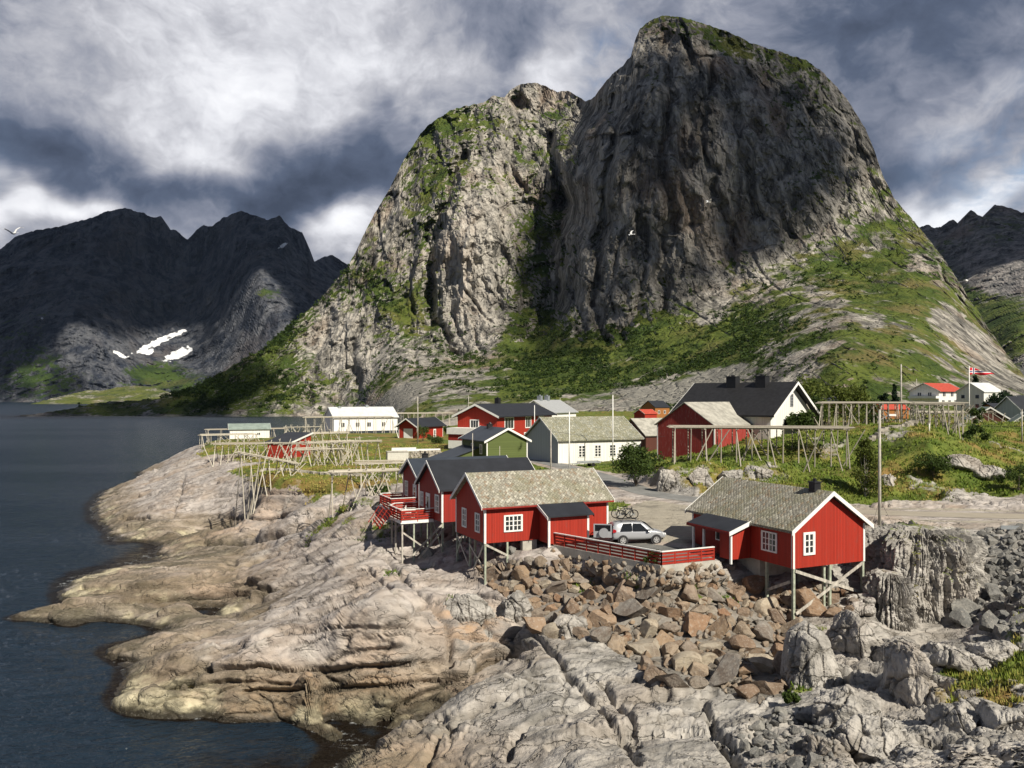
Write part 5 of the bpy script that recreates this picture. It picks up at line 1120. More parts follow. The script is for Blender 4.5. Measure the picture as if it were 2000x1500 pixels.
b = MB(); b.prism([(1.0, -1.2, 0), (6.0, -1.2, 0), (6.0, -1.2, 4.2), (3.5, -1.2, 6.4), (1.0, -1.2, 4.2)], (0, 3, 0)); b.build('glazed_gable', GREY_B, HAE.root); b = MB(); b.prism([(1.6, -1.24, 2.9), (5.4, -1.24, 2.9), (5.4, -1.24, 4.1), (3.5, -1.24, 5.7), (1.6, -1.24, 4.1)], (0, .03, 0)); b.build('pane', GLASS, HAE.root)
b = MB(); b.bar((.6, -1.3, 4.0), (3.5, -1.3, 6.6), .1, .3); b.bar((3.5, -1.3, 6.6), (6.4, -1.3, 4.0), .1, .3); b.build('bargeboard', WHITE, HAE.root)
House('village_house', 101.0, 166, (.35, .94), 9, 7.2, 12.0, 15.6, 18.0, BROWN_B, GREENROOF, 'dark red cabin with grey green roof below the black roofed house', 'cabin', corners=False, barge_w=.3)
House('village_house', 97.5, 150, (.45, .89), 9, 6.5, 11.4, 14.2, 16.7, WHITE_B, GREENROOF, 'small white gabled cabin low at the right edge', 'cabin', corners=False)
House('village_house', 118.0, 163, (.55, .83), 9, 8, 13, 17.3, 20.6, WHITE_B, BLACKROOF, 'tall white gable cut by the right edge of the picture', 'house', corners=False)
House('village_house', 97.0, 250, (.95, .3), 13, 7, 15.3, 18.2, 20.1, BROWN_B, BLACKROOF, 'long low dark roof behind the large drying rack', 'house', corners=False, barge=False)
House('village_house', 112.5, 249, (.95, .3), 10, 7, 13.6, 16.6, 18.6, ORANGE_B, REDROOF, 'long low orange roof behind the large drying rack', 'house', corners=False, barge=False)
# ------------------------------------------------------------------ cod drying racks
rnd = random.Random(42)
def gz(pts):
    a = np.array(pts, float); return height(a[:, 0], a[:, 1])
def rack(label, p, q, ztop, width, bays, style='A', n_poles=9, m=None, spread=1.5, droop=.0, extra=2, r=.065):
    """platform of long poles carried on crossed or upright legs; p, q: ends of the near edge (x, y)"""
    m = m or POLE; p = Vector((*p, 0)); q = Vector((*q, 0)); d = (q - p).normalized(); nrm = Vector((-d.y, d.x, 0))
    if nrm.y < 0: nrm = -nrm
    o = Vector((p.x, p.y, ground(p.x, p.y))); L = (q - p).length
    zt0, zt1 = ztop if isinstance(ztop, tuple) else (ztop, ztop); zl = lambda t: zt0 + (zt1 - zt0) * t; ztop = max(zt0, zt1)
    root = empty('drying_rack', o, 0, label, 'fish rack', 'wooden racks for drying cod')
    feet = []; tops = []
    for i in range(bays + 1):
        ztop = zl(i / bays); c = p + d * (L * i / bays); lean = rnd.uniform(-.35, .35)
        if style == 'A':
            for sg in (0, 1):
                a = c + nrm * (-spread * .5 if sg == 0 else width + spread * .5) + d * (lean + rnd.uniform(-.5, .5))
                b = c + nrm * (width * .62 if sg == 0 else width * .38) + d * rnd.uniform(-.2, .2)
                feet.append(a); tops.append((b, ztop + rnd.uniform(.0, .9)))
        else:
            for sg in (0, 1):
                a = c + nrm * (width * sg) + d * rnd.uniform(-.1, .1); feet.append(a); tops.append((a + d * rnd.uniform(-.08, .08), ztop - .05))
            if i % 2 == 0 or i == bays:
                a = c - nrm * spread + d * rnd.uniform(-.8, .8); feet.append(a); tops.append((c + nrm * .2, ztop - .1))
    for k in range(extra):
        rr_ = rnd.random(); ztop = zl(rr_); c = p + d * (L * rr_); a = c + nrm * rnd.uniform(-spread, width); feet.append(a); tops.append((a + d * rnd.choice((-1, 1)) * rnd.uniform(1.0, 2.6) + nrm * rnd.uniform(-.5, .5), ztop - .1))
    zs = gz([(f.x, f.y) for f in feet])
    for f, z, (tp, zt) in zip(feet, zs, tops):
        b = MB(); b.tube(Vector((f.x, f.y, z - .15)) - o, Vector((tp.x, tp.y, zt)) - o, r * 1.1, r * .85, 6); b.build('leg', m, root)
    for k in range(n_poles):                                             # long poles of the platform
        t = k / max(1, n_poles - 1); w = width * t + rnd.uniform(-.08, .08); a0 = rnd.uniform(-.9, .3); a1 = L + rnd.uniform(-.3, .9)
        dz_ = .05 + rnd.uniform(-.12, .16); za = zl(a0 / L) + dz_; zb_ = zl(a1 / L) + dz_; b = MB()
        b.tube(p + d * a0 + nrm * w + Vector((0, 0, za)) - o, p + d * a1 + nrm * (w + rnd.uniform(-.15, .15)) + Vector((0, 0, zb_ + rnd.uniform(-.08, .08))) - o, r * .9, r * .7, 6); b.build('pole', m, root)
    for i in range(bays + 1):                                            # cross bearers
        ztop = zl(i / bays); c = p + d * (L * i / bays) + d * rnd.uniform(-.2, .2); b = MB()
        b.tube(c - nrm * .4 + Vector((0, 0, ztop - .10)) - o, c + nrm * (width + .4) + Vector((0, 0, ztop - .10)) - o, r, n=6); b.build('bearer', m, root)
    return root
def X(px, Y): return ((px - 1000) / F * Y, Y)
RK = [
 ('low pale drying rack beside the white shed at the water edge', X(395, 196), X(500, 202), 11.0, 4.0, 6, 'P', 7),
 ('farthest left pale rack running behind the white shed', X(407, 236), X(560, 246), 10.7, 3.0, 6, 'P', 5),
 ('pale rack in front of the green roofed white shed', X(417, 157), X(515, 159), 11.1, 4.5, 7, 'A', 9),
 ('sagging pale rack left of the black roofed red shed, nearest the sea slabs', X(478, 108), X(583, 112), (12.6, 10.9), 3.0, 6, 'A', 6),
 ('flat topped pale rack right of the red shed', X(585, 126), X(668, 129), 11.9, 3.5, 5, 'A', 9),
 ('pale rack with tall A frames left of the white container', X(652, 128), X(742, 131), 13.0, 3.0, 5, 'A', 5),
 ('pale rack behind the black roofed red shed', X(578, 164), X(682, 168), 12.8, 4.0, 6, 'A', 7),
 ('long pale rack before the long white house by the fjord', X(597, 240), X(767, 248), 14.2, 4.0, 10, 'P', 9),
 ('broken pale rack with poles jutting up beside the long white house', X(560, 216), X(628, 220), 12.2, 3.0, 6, 'A', 3),
 ('pale rack on the near slab left of the red decks', X(655, 86), X(790, 89), 12.0, 3.2, 4, 'A', 9),
 ('pale rack close behind the near slab rack, by the blue roofed cabin', X(705, 104), X(795, 106), 11.6, 4.0, 4, 'P', 8),
 ('distant pale rack between the red garage and the mountain', X(770, 335), X(890, 345), 13.6, 8.0, 9, 'P', 8),
 ('pale rack tangled over the front of the red shed', X(520, 146), X(592, 144), 11.9, 3.0, 4, 'A', 4),
 ('low pale rack in the grass behind the tall A frames', X(600, 145), X(700, 149), 12.0, 3.0, 5, 'A', 4)]
for r_ in RK: rack(*r_, r=.085 if r_[1][1] > 140 else .066, extra=7)
rack('long grey rack standing before the weathered red barn', X(1318, 99), X(1655, 96), 16.35, 4.6, 11, 'P', 26, POLE_G, 2.6, extra=10, r=.075)
rack('high broad rack on the grassy hill top', X(1604, 117), X(1800, 112), 19.2, 7.0, 13, 'P', 30, POLE_G, 2.2, extra=10, r=.075)
rack('high rack with slanting props at the right end of the hill top', X(1790, 110), X(1880, 108), 19.15, 7.0, 7, 'P', 20, POLE_G, 4.0, extra=9, r=.075)
rack('lower rack beyond the hill top, before the dark veranda house', X(1855, 140), X(1940, 146), 17.4, 7.0, 8, 'P', 14, POLE_G, 3.0, extra=4, r=.08)

# ------------------------------------------------------------------ posts, lamps, flag
def post(name, px, py0, py1, Y, label, cat='pole', r=.11, m=None, lamp=False):
    t = at_y(px, py0, Y); g_ = ground(t.x, t.y); root = empty(name, (t.x, t.y, g_), 0, label, cat); h_ = t.z - g_
    b = MB(); b.tube((0, 0, -.3), (0, 0, h_), r, r * .72, 9); b.build('shaft', m or WEATHER, root, True)
    c = MB(); c.tube((0, 0, h_ + .002), (0, 0, h_ + .08), r * .85, r * .3, 9); c.build('cap', m or WEATHER, root)
    return root, h_
lp, h_ = post('street_lamp', 1718, 802, 1045, 64.5, 'grey timber lamp post standing behind the right red cabin', 'street lamp', .13)
b = MB(); b.path([(.1, 0, h_ - .7), (.5, 0, h_ - .45), (.85, 0, h_ - .35)], .03); b.build('lamp_arm', STEEL, lp)
b = MB(); b.box(.7, 1.25, -.13, .13, h_ - .42, h_ - .27); b.build('lamp_head', WHITE, lp)
for sx in (-1.2, 1.5):
    b = MB(); b.tube((0, 0, 3.4), (sx, -.6, 0), .012, n=4); b.build('guy_wire', BLACK, lp)
fp, h_ = post('flagpole', 1893, 715, 800, 150, 'white flagpole flying a red pennant with blue and white cross', 'flagpole', .10, WHITE)
def pennant():
    m, t = mat('pennant_cloth'); x, y, z = t.sep(t.obj())
    c = t.mix(t.mr(z, -.16, -.155, smooth=False), (.55, .02, .035), (.75, .74, .74)); 
    a = t.m('ABSOLUTE', z); c = t.mix(t.m('LESS_THAN', a, .20), (.55, .02, .035), (.8, .8, .8)); c = t.mix(t.m('LESS_THAN', a, .10), c, (.02, .03, .14))
    vx = t.m('ABSOLUTE', t.m('SUBTRACT', x, .75)); c = t.mix(t.m('LESS_THAN', vx, .20), c, (.8, .8, .8)); c = t.mix(t.m('LESS_THAN', vx, .10), c, (.02, .03, .14))
    t.out(c, .8); return m
def cloth():
    n, k = 40, 7; P = np.zeros((k, n, 3))
    for i in range(n):
        u = i / (n - 1); hw = .62 * (1 - u) + .05
        for j in range(k):
            v = j / (k - 1) * 2 - 1
            P[j, i] = (u * 4.6, .28 * math.sin(u * 8 + v) * u ** .5, v * hw - .55 * u ** 1.5 + .16 * math.sin(u * 9))
    o = grid_mesh('pennant', P, pennant()); so_ = o.modifiers.new('thick', 'SOLIDIFY'); so_.thickness = .02; return o
pn = cloth(); pn.parent = fp; pn.location = (.1, 0, h_ - 1.0)
for px, py0, py1, Y, lab, r in ((1760, 712, 800, 128, 'tall bare pole rising behind the hill top rack', .14), (816, 775, 850, 190, 'pale pole beside the small red garage house', .14), (1197, 772, 905, 128, 'slim white pole in front of the long white house', .10),
                               (1112, 805, 900, 118, 'grey timber pole standing before the slate roof of the long white house', .10), (1076, 838, 915, 108, 'grey pole at the corner of the grey gable', .10), (915, 772, 800, 240, 'thin pole behind the roof of the big red house', .10),
                               (1044, 792, 850, 160, 'white pole by the right wall of the big red house', .09), (923, 847, 890, 112, 'thin grey pole in front of the olive green house', .07), (976, 872, 900, 112, 'short pole before the olive green gable', .05),
                               (1094, 778, 830, 240, 'thin pole right of the big red house', .10), (1815, 828, 872, 104, 'short post with white top under the right rack', .08), (1996, 800, 890, 110, 'grey timber pole at the right edge', .10), (1790, 740, 790, 300, 'thin mast left of the red roofed house', .14)):
    post('pole', px, py0, py1, Y, lab, 'pole', r, WHITE if 'white' in lab else WEATHER)
def wire(label, pts, sag, r=.02):
    b = MB()
    for a, c in zip(pts, pts[1:]):
        a, c = Vector(a), Vector(c); P = [a.lerp(c, i / 14) - Vector((0, 0, sag * 4 * (i / 14) * (1 - i / 14))) for i in range(15)]; b.path(P, r, 4)
    o = b.build('power_cable', BLACK); tag(o, label, 'cable')
wire('black cable sagging from the grey gable pole across the slate roof to the barn', [at_y(1076, 824 + 18, 108), at_y(1300, 852, 112)], .5)
wire('black cable running right from the lamp post before the hill', [at_y(1718, 811, 64.5), at_y(2080, 832, 70)], .35, .018)
# ------------------------------------------------------------------ stone wall, white boards, container, trailer, guard rail
def stone_wall(label, pts, h_, w_):
    root = MB(); rr = random.Random(3)
    for (ax, ay), (bx, by) in zip(pts, pts[1:]):
        L = math.hypot(bx - ax, by - ay); n = int(L / .55); zs = gz([(ax + (bx - ax) * i / n, ay + (by - ay) * i / n) for i in range(n + 1)])
        for i in range(n):
            for k in range(max(1, int(h_ / .35))):
                t = (i + .5 + rr.uniform(-.2, .2)) / n; x, y = ax + (bx - ax) * t, ay + (by - ay) * t; s = rr.uniform(.24, .36); z = zs[i] + .12 + k * .33
                a = rr.uniform(0, 3); c, sn = math.cos(a), math.sin(a)
                q = [(x + (c * u - sn * v) * s + rr.uniform(-.05, .05), y + (sn * u + c * v) * s * w_ + rr.uniform(-.05, .05), z + w * .2 + rr.uniform(-.03, .03)) for w in (-1, 1) for u, v in ((-1, -1), (1, -1), (1, 1), (-1, 1))]
                root.add(q, [(3, 2, 1, 0), (4, 5, 6, 7), (0, 1, 5, 4), (1, 2, 6, 5), (2, 3, 7, 6), (3, 0, 4, 7)])
    tag(root.build('stone_wall', M_STONE), label, 'wall')
M_STONE = simple('wall_stone', (.34, .31, .26), .9, .35, 1.5, obj=False)
a = at_z(765, 888, 9.5); b_ = at_z(860, 886, 9.5)
stone_wall('rough stone retaining wall below the white boards', [(a.x, a.y), (b_.x, b_.y)], 1.5, .8)
stone_wall('tumbled low stone wall under the hill top rack', [X(1690, 101), X(1730, 103), X(1790, 106)], .7, 1.2)
stone_wall('long low stone wall on the headland under the racks', [X(480, 122), X(560, 119), X(640, 112), X(700, 111)], .6, 1.3)
wb = empty('board_fence', (a.x, a.y + .4, ground(a.x, a.y)), math.atan2(b_.y - a.y, b_.x - a.x), 'low white board fence on the stone retaining wall', 'fence')
L = (b_ - a).length; m_ = MB(); m_.box(0, L * .5, .3, .36, 1.45, 2.15); m_.build('board', WHITE, wb); m_ = MB(); m_.box(L * .5 + .05, L, .3, .36, 1.3, 1.85); m_.build('board', WHITE, wb)
m_ = MB()
for i in range(5): m_.box(L * i / 4 - .05, L * i / 4 + .05, .37, .47, 0, 1.8)
m_.build('fence_posts', WHITE, wb)
c_ = at_z(757, 903, 9.5); ct = empty('storage_box', (c_.x, c_.y, ground(c_.x, c_.y)), .25, 'pale ribbed storage box below the stone wall', 'container')
m_ = MB(); m_.box(0, 3.4, 0, 2.2, .05, 1.75)
for i in range(18): m_.box(.1 + i * .185, .16 + i * .185, -.03, 0, .1, 1.65)
m_.build('body', simple('pale_panel', (.62, .60, .54), .7, .08), ct); m_ = MB(); m_.box(-.06, 3.46, -.08, 2.26, 1.752, 1.86); m_.build('lid', WEATHER, ct)
# trailer
p = at_z(1150, 908, 9.5); tr = empty('boat_trailer', (p.x, p.y, ground(p.x, p.y)), .25, 'empty flat trailer parked before the long white house', 'trailer')
m_ = MB(); m_.box(-1.7, 1.7, -.8, .8, .55, .62); m_.build('bed', WEATHER, tr)
m_ = MB(); m_.box(-1.7, 1.7, -.84, -.8, .62, .85); m_.box(-1.7, 1.7, .8, .84, .62, .85); m_.box(1.66, 1.7, -.8, .8, .62, .85); m_.build('sides', STEEL, tr)
m_ = MB(); m_.bar((-1.7, -.5, .5), (-3.0, 0, .5), .08); m_.bar((-1.7, .5, .5), (-3.0, 0, .5), .08); m_.build('drawbar', STEEL, tr)
for s_ in (-.95, .95): m_ = MB(); m_.disc((.4, s_, .3), (0, 1, 0), .3, .2); m_.build('wheel', RUBBER, tr)
p = at_z(1955, 1032, 9.5); gr_ = empty('guard_rail', (p.x, p.y, ground(p.x, p.y)), -.08, 'grey guard rail at the edge of the road above the grey rubble', 'guard rail')
m_ = MB(); m_.bar((0, 0, .62), (6, 0, .62), .06, .3); m_.build('rail', STEEL, gr_)
for i in range(4): m_ = MB(); m_.bar((.1 + 1.9 * i, .1, -.2), (.1 + 1.9 * i, .1, .75), .12); m_.build('rail_post', WEATHER, gr_)

# ------------------------------------------------------------------ the silver car and the bicycles on its roof
def mat_paint():
    m, t = mat('silver_paint'); t.out(t.mix(t.noise(t.obj(), 2.0, 3, .5), (.43, .445, .47), (.50, .515, .54)), .32, None, .5, .35, **{'Coat Weight': .5, 'Coat Roughness': .08}); return m
PAINT = mat_paint(); TAIL = simple('tail_lamp', (.45, .015, .02), .25, .05, 2, .5); CARGL = simple('car_glass', (.012, .014, .016), .06, .1, 1, .6); ALLOY = simple('alloy', (.62, .62, .62), .35, .05, 2, .5, .6); PLASTIC = simple('dark_plastic', (.04, .04, .045), .6, .1); LENS = simple('lamp_lens', (.75, .76, .78), .12, .05, 1, .6)
def car(loc, rz, label):
    root = empty('parked_car', loc, rz, label, 'car')                    # x forward, rear bumper at x = 0
    # cross sections: x, belt half-width, sill z, belt z, roof half-width, roof z
    S = [(0.02, .70, .42, .80, .66, .80), (.10, .83, .36, 1.0, .60, 1.48), (.35, .88, .34, 1.03, .63, 1.66), (.9, .905, .33, 1.02, .645, 1.70), (1.6, .91, .32, 1.0, .65, 1.705), (2.2, .91, .32, .985, .64, 1.675),
         (2.62, .905, .32, .98, .60, 1.58), (2.98, .90, .33, .98, .57, 1.33), (3.28, .89, .33, .97, .64, 1.07), (3.75, .87, .34, .90, .64, 1.0), (4.12, .82, .36, .80, .58, .88), (4.34, .66, .42, .66, .46, .70)]
    V = []; rings = []
    for x, bw, zs, zb, rw, zr in S:
        half = [(0, zs), (bw * .8, zs), (bw * .98, zs + .14), (bw, (zs + zb) / 2 + .05), (bw * .975, zb - .02), (bw * .95, zb), (rw + (bw - rw) * .45, zb + (zr - zb) * .55), (rw, zr - .05), (rw * .8, zr), (0, zr + .012)]
        rings.append([(x, y, z) for y, z in half] + [(x, -y, z) for y, z in half[-2:0:-1]])
    n = len(rings[0]); body = MB(); vs = [v for r in rings for v in r]; fs = []
    for i in range(len(rings) - 1):
        for j in range(n): fs.append((i * n + j, i * n + (j + 1) % n, (i + 1) * n + (j + 1) % n, (i + 1) * n + j))
    fs += [tuple(range(n - 1, -1, -1)), tuple(range((len(rings) - 1) * n, len(rings) * n))]
    body.add(vs, fs); ob = body.build('body', PAINT, root, True)
    sub = ob.modifiers.new('sub', 'SUBSURF'); sub.levels = 2; sub.render_levels = 2
    # glass sits 6 mm proud of the cabin
    for s in (-1, 1):
        for nm, pts in (('side_window', [(.62, .93, 1.06), (1.55, .93, 1.05), (1.55, .735, 1.60), (.85, .715, 1.58)]), ('side_window', [(1.62, .93, 1.05), (2.85, .925, 1.03), (2.25, .73, 1.56), (1.62, .735, 1.60)])):
            g = MB(); g.prism([(x, s * (y - .015), z) for x, y, z in pts], (0, s * .03, 0)); g.build(nm, CARGL, root)
    g = MB(); g.prism([(3.28, -.72, 1.04), (3.28, .72, 1.04), (2.62, .56, 1.62), (2.62, -.56, 1.62)], (.03, 0, .03)); g.build('windscreen', CARGL, root)
    g = MB(); g.prism([(-.005, -.66, .62), (-.005, .66, .62), (.05, .58, 1.46), (.05, -.58, 1.46)], (.03, 0, 0)); g.build('boot_opening', RUBBER, root)
    for s in (-1, 1):
        t_ = MB(); t_.prism([(.03, s * .82, .92), (.30, s * .895, .98), (.28, s * .90, 1.14), (.07, s * .80, 1.20)], (0, s * .03, 0)); t_.build('tail_light', TAIL, root)
        t_ = MB(); t_.prism([(4.0, s * .80, .70), (4.26, s * .62, .66), (4.22, s * .60, .80), (3.85, s * .82, .86)], (.05, s * .03, 0)); t_.build('headlight', LENS, root)
        t_ = MB(); t_.box(2.72, 2.92, min(s * .93, s * 1.10), max(s * .93, s * 1.10), 1.02, 1.18); t_.build('wing_mirror', PAINT, root)
        t_ = MB(); t_.bar((.75, s * .57, 1.77), (2.25, s * .56, 1.76), .035); [t_.bar((x_, s * .57, 1.70), (x_, s * .57, 1.78), .04) for x_ in (.75, 1.5, 2.25)]; t_.build('roof_rail', PLASTIC, root)
        for x_ in (.82, 3.44):
            w = MB(); w.ring((x_, s * .86, .34), (0, 1, 0), .262, .088, 28, 10); tyre = w.build('wheel', RUBBER, root, True)
            a = MB(); a.disc((x_, s * .925, .34), (0, 1, 0), .07, .05)
            for k in range(5): an_ = 2 * math.pi * k / 5 + .3; a.bar((x_, s * .93, .34), (x_ + .22 * math.cos(an_), s * .925, .34 + .22 * math.sin(an_)), .10, .03, (0, 1, 0))
            a.ring((x_, s * .925, .34), (0, 1, 0), .215, .030, 24, 6); a.build('rim', ALLOY, tyre)
            k_ = MB(); k_.disc((x_, s * .905, .345), (0, 1, 0), .405, .02, 28); k_.build('wheel_arch', PLASTIC, root)
    b = MB(); b.box(.03, .12, -.80, .80, .40, .60); b.build('bumper', PLASTIC, root)
    # side-hinged tail door standing open, spare wheel on it
    td = empty('tail_door', (0, -.70, 0), 0); td.parent = root; td.rotation_euler = (0, 0, math.radians(72))
    d = MB(); d.box(-.06, .0, 0, 1.38, .55, 1.02); d.box(-.06, .0, 0, .10, 1.02, 1.5); d.box(-.06, 0, 1.28, 1.38, 1.02, 1.5); d.box(-.06, 0, 0, 1.38, 1.5, 1.58); d.build('door_panel', PAINT, td)
    d = MB(); d.box(-.035, -.02, .1, 1.28, 1.02, 1.5); d.build('door_glass', CARGL, td)
    d = MB(); d.disc((-.17, .60, .92), (1, 0, 0), .36, .2, 28); d.build('spare_wheel_cover', PAINT, td, False)
    return root
cr_loc = Vector((7.45, 62.15 + .55, 8.866)); cr_rz = math.radians(9)
car(cr_loc, cr_rz, 'silver estate car with bicycles on its roof and tail door open')
def bike(loc, rz, label, col):
    root = empty('bicycle', loc, rz, label, 'bicycle', 'bicycles carried on the car roof'); fm = simple('bike_paint_%s' % label[:9], col, .35, .05, 2, .5)
    for x_ in (-.52, .52):
        w = MB(); w.ring((x_, 0, .35), (0, 1, 0), .325, .036, 30, 6); wh = w.build('wheel', RUBBER, root, True)
        s = MB(); [s.tube((x_, 0, .35), (x_ + .31 * math.cos(a), .01 * (-1) ** i, .35 + .31 * math.sin(a)), .006, n=3) for i, a in enumerate([2 * math.pi * k / 14 for k in range(14)])]; s.disc((x_, 0, .35), (0, 1, 0), .035, .1, 8); s.build('spokes', STEEL, wh)
    f = MB(); bb = (-.08, 0, .33); st = (-.24, 0, .80); hd = (.36, 0, .78)
    for a, b in ((bb, st), (bb, hd), (st, hd), (bb, (-.52, 0, .35)), (st, (-.52, 0, .35)), (hd, (.52, 0, .35)), (hd, (.33, 0, .90))): f.tube(a, b, .032, n=7)
    f.build('frame', fm, root, True)
    f = MB(); f.tube((.34, -.28, .93), (.34, .28, .93), .014, n=6); f.tube((.33, 0, .88), (.34, 0, .93), .016, n=6); f.build('handlebar', BLACK, root)
    f = MB(); f.prism([(-.40, -.07, .88), (-.12, -.02, .88), (-.12, .02, .88), (-.40, .07, .88)], (0, 0, .05)); f.tube(st, (-.26, 0, .89), .014, n=6); f.build('saddle', BLACK, root)
    f = MB(); f.disc((bb[0], .05, bb[2]), (0, 1, 0), .09, .01, 16); f.bar((bb[0], .06, bb[2]), (bb[0] + .15, .07, bb[2] - .05), .02); f.bar((bb[0], -.06, bb[2]), (bb[0] - .15, -.07, bb[2] + .05), .02); f.build('crankset', BLACK, root)
ca, sa = math.cos(cr_rz), math.sin(cr_rz)
def onroof(x, y, z): return (cr_loc.x + x * ca - y * sa, cr_loc.y + x * sa + y * ca, cr_loc.z + z)
rb = empty('roof_carrier', onroof(0, 0, 0), cr_rz, 'grey bicycle carrier bars across the car roof', 'roof carrier')
for x_ in (.95, 1.95): m_ = MB(); m_.bar((x_, -.66, 1.83), (x_, .66, 1.83), .05, .035); m_.build('crossbar', STEEL, rb)
for y_ in (-.28, .3): m_ = MB(); m_.bar((.55, y_, 1.862), (2.25, y_, 1.862), .09, .025); m_.build('channel', BLACK, rb)
bike(onroof(1.35, -.28, 1.875), cr_rz, 'black bicycle on the near side of the car roof', (.02, .02, .022))
bike(onroof(1.10, .3, 1.875), cr_rz + math.pi, 'pale framed bicycle behind the black one on the car roof', (.55, .52, .40))

# ------------------------------------------------------------------ gulls on the wing
FEATH = simple('white_feathers', (.78, .78, .76), .8, .05); GREYW = simple('grey_wing', (.42, .44, .47), .8, .1); BEAK = simple('yellow_beak', (.6, .4, .05), .5, .05)
def gull(px, py, Y, rz, roll, flap, label, sc=1.0):
    root = empty('seagull', at_y(px, py, Y), rz, label, 'seagull', 'gulls flying over the village'); root.rotation_euler = (roll, 0, rz); root.scale = (sc, sc, sc)
    b = MB(); R = [(-.34, .005, 0), (-.24, .03, 0), (-.1, .065, .0), (.05, .075, 0), (.15, .055, .012), (.2, .042, .025), (.25, .046, .03), (.29, .035, .028), (.315, .012, .02)]; k = 10
    vs = [(x, r * math.cos(2 * math.pi * j / k), z + r * math.sin(2 * math.pi * j / k)) for x, r, z in R for j in range(k)]
    fs = [(i * k + j, i * k + (j + 1) % k, (i + 1) * k + (j + 1) % k, (i + 1) * k + j) for i in range(len(R) - 1) for j in range(k)]
    b.add(vs, fs); b.build('body', FEATH, root, True)
    for s in (-1, 1):
        w = MB(); J = [(.06, .05, .02, .09), (.12, .30, .02 + .25 * flap, .085), (.05, .52, .02 + .36 * flap, .065), (-.06, .72, .02 + .30 * flap, .012)]; vs = []
        for x, y, z, c in J: vs += [(x + c, s * y, z), (x - c * 1.5, s * y, z - .01), (x - c * 1.5, s * y, z - .018), (x + c, s * y, z - .02)]
        fs = [(0, 1, 2, 3), (12, 13, 14, 15)] + [(i * 4 + j, i * 4 + (j + 1) % 4, i * 4 + 4 + (j + 1) % 4, i * 4 + 4 + j) for i in range(3) for j in range(4)]
        w.add(vs, fs); w.build('wing', GREYW if s > 0 else FEATH, root)
    t_ = MB(); t_.prism([(-.28, -.03, 0), (-.28, .03, 0), (-.46, .09, -.005), (-.46, -.09, -.005)], (0, 0, .012)); t_.build('tail', FEATH, root)
    t_ = MB(); t_.tube((.30, 0, .025), (.37, 0, .012), .014, .004, 6); t_.build('beak', BEAK, root)
gull(27, 456, 60, 2.6, -.25, 1.0, 'white gull with raised wings before the dark far ridge', 1.1)
gull(1383, 395, 95, .3, .1, .8, 'white gull before the upper dark cliff'); gull(1233, 458, 95, 2.6, -.6, .6, 'white gull with slanted wings before the lower dark cliff')
gull(1888, 548, 62, .8, -.3, .35, 'white gull gliding before the distant ridge at the right', 1.2)
# ------------------------------------------------------------------ boulders and the tall outcrop
def mat_boulder(name, cols, dark):
    m, t = mat(name); oi = t.n('ObjectInfo'); p = t.obj()
    c = t.ramp(oi.outputs['Random'], [(i / max(1, len(cols) - 1), c_) for i, c_ in enumerate(cols)])
    pr = t.vm('ADD', p, t.vm('SCALE', oi.outputs['Location'], 1.7))
    n1 = t.noise(pr, 1.1, 5, .65); n2 = t.noise(pr, 5.0, 6, .7)
    c = t.mix(t.m('MULTIPLY', t.mr(n1, .42, .66), .6), c, dark)
    c = t.mix(t.m('MULTIPLY', t.mr(n2, .50, .72), .55), c, (.46, .42, .36))
    c = t.mix(t.m('MULTIPLY', t.mr(n2, .42, .28), .5), c, tuple(q * .5 for q in dark))
    t.out(c, .9, t.bump(t.m('ADD', t.m('MULTIPLY', n2, .10), t.m('MULTIPLY', t.noise(pr, 16, 4, .7), .03)), .9, 1.0), .2); return m
M_BROWN = mat_boulder('brown_boulder', [(.26, .15, .09), (.33, .24, .16), (.18, .13, .095), (.41, .325, .235), (.28, .185, .12), (.27, .245, .21), (.46, .395, .30), (.22, .155, .11), (.31, .22, .15), (.25, .23, .205), (.34, .26, .175)], (.12, .08, .055))
M_GREYB = mat_boulder('grey_boulder', [(.20, .20, .19), (.29, .28, .26), (.155, .155, .15), (.25, .24, .22), (.34, .33, .30)], (.08, .08, .077))
def rock_mesh(seed, material):
    r = random.Random(seed); bm = bmesh.new(); bmesh.ops.create_icosphere(bm, subdivisions=4, radius=1.0)
    co = np.array([v.co[:] for v in bm.verts])
    for k in range(r.randint(9, 13)):
        n = np.array([r.gauss(0, 1), r.gauss(0, 1), r.gauss(0, 1)]); n /= np.linalg.norm(n); dd = r.uniform(.34, .74)
        over = np.maximum(co @ n - dd, 0); co = co - over[:, None] * n
    co = co / np.abs(co).max(0)
    nrm = co / (np.linalg.norm(co, axis=1)[:, None] + 1e-6)
    co = co + nrm * (.035 * fbm(co[:, 0] * 3 + seed, co[:, 1] * 3, co[:, 2] * 3, 4) + .02 * fbm(co[:, 0] * 9 + seed, co[:, 1] * 9, co[:, 2] * 9, 3))[:, None]
    for v, c in zip(bm.verts, co): v.co = c
    me = bpy.data.meshes.new('boulder'); bm.to_mesh(me); bm.free(); me.materials.append(material); return me
def mat_small():
    m, t = mat('broken_stone'); p = t.pos(); v = t.n('TexVoronoi'); t.put(v.inputs['Vector'], p); t.put(v.inputs['Scale'], 1.6); h, s_, l = t.sep(v.outputs['Color'])
    c = t.ramp(h, [(0, (.20, .13, .085)), (.3, (.33, .25, .175)), (.5, (.24, .22, .19)), (.8, (.40, .33, .25)), (1, (.26, .25, .23))]); c = t.mix(t.m('MULTIPLY', t.noise(p, 6, 5, .7), .6), c, (.13, .09, .06)); t.out(c, .9, t.bump(t.noise(p, 12, 4, .7), .6, .05), .2); return m
M_SMALL = mat_small()
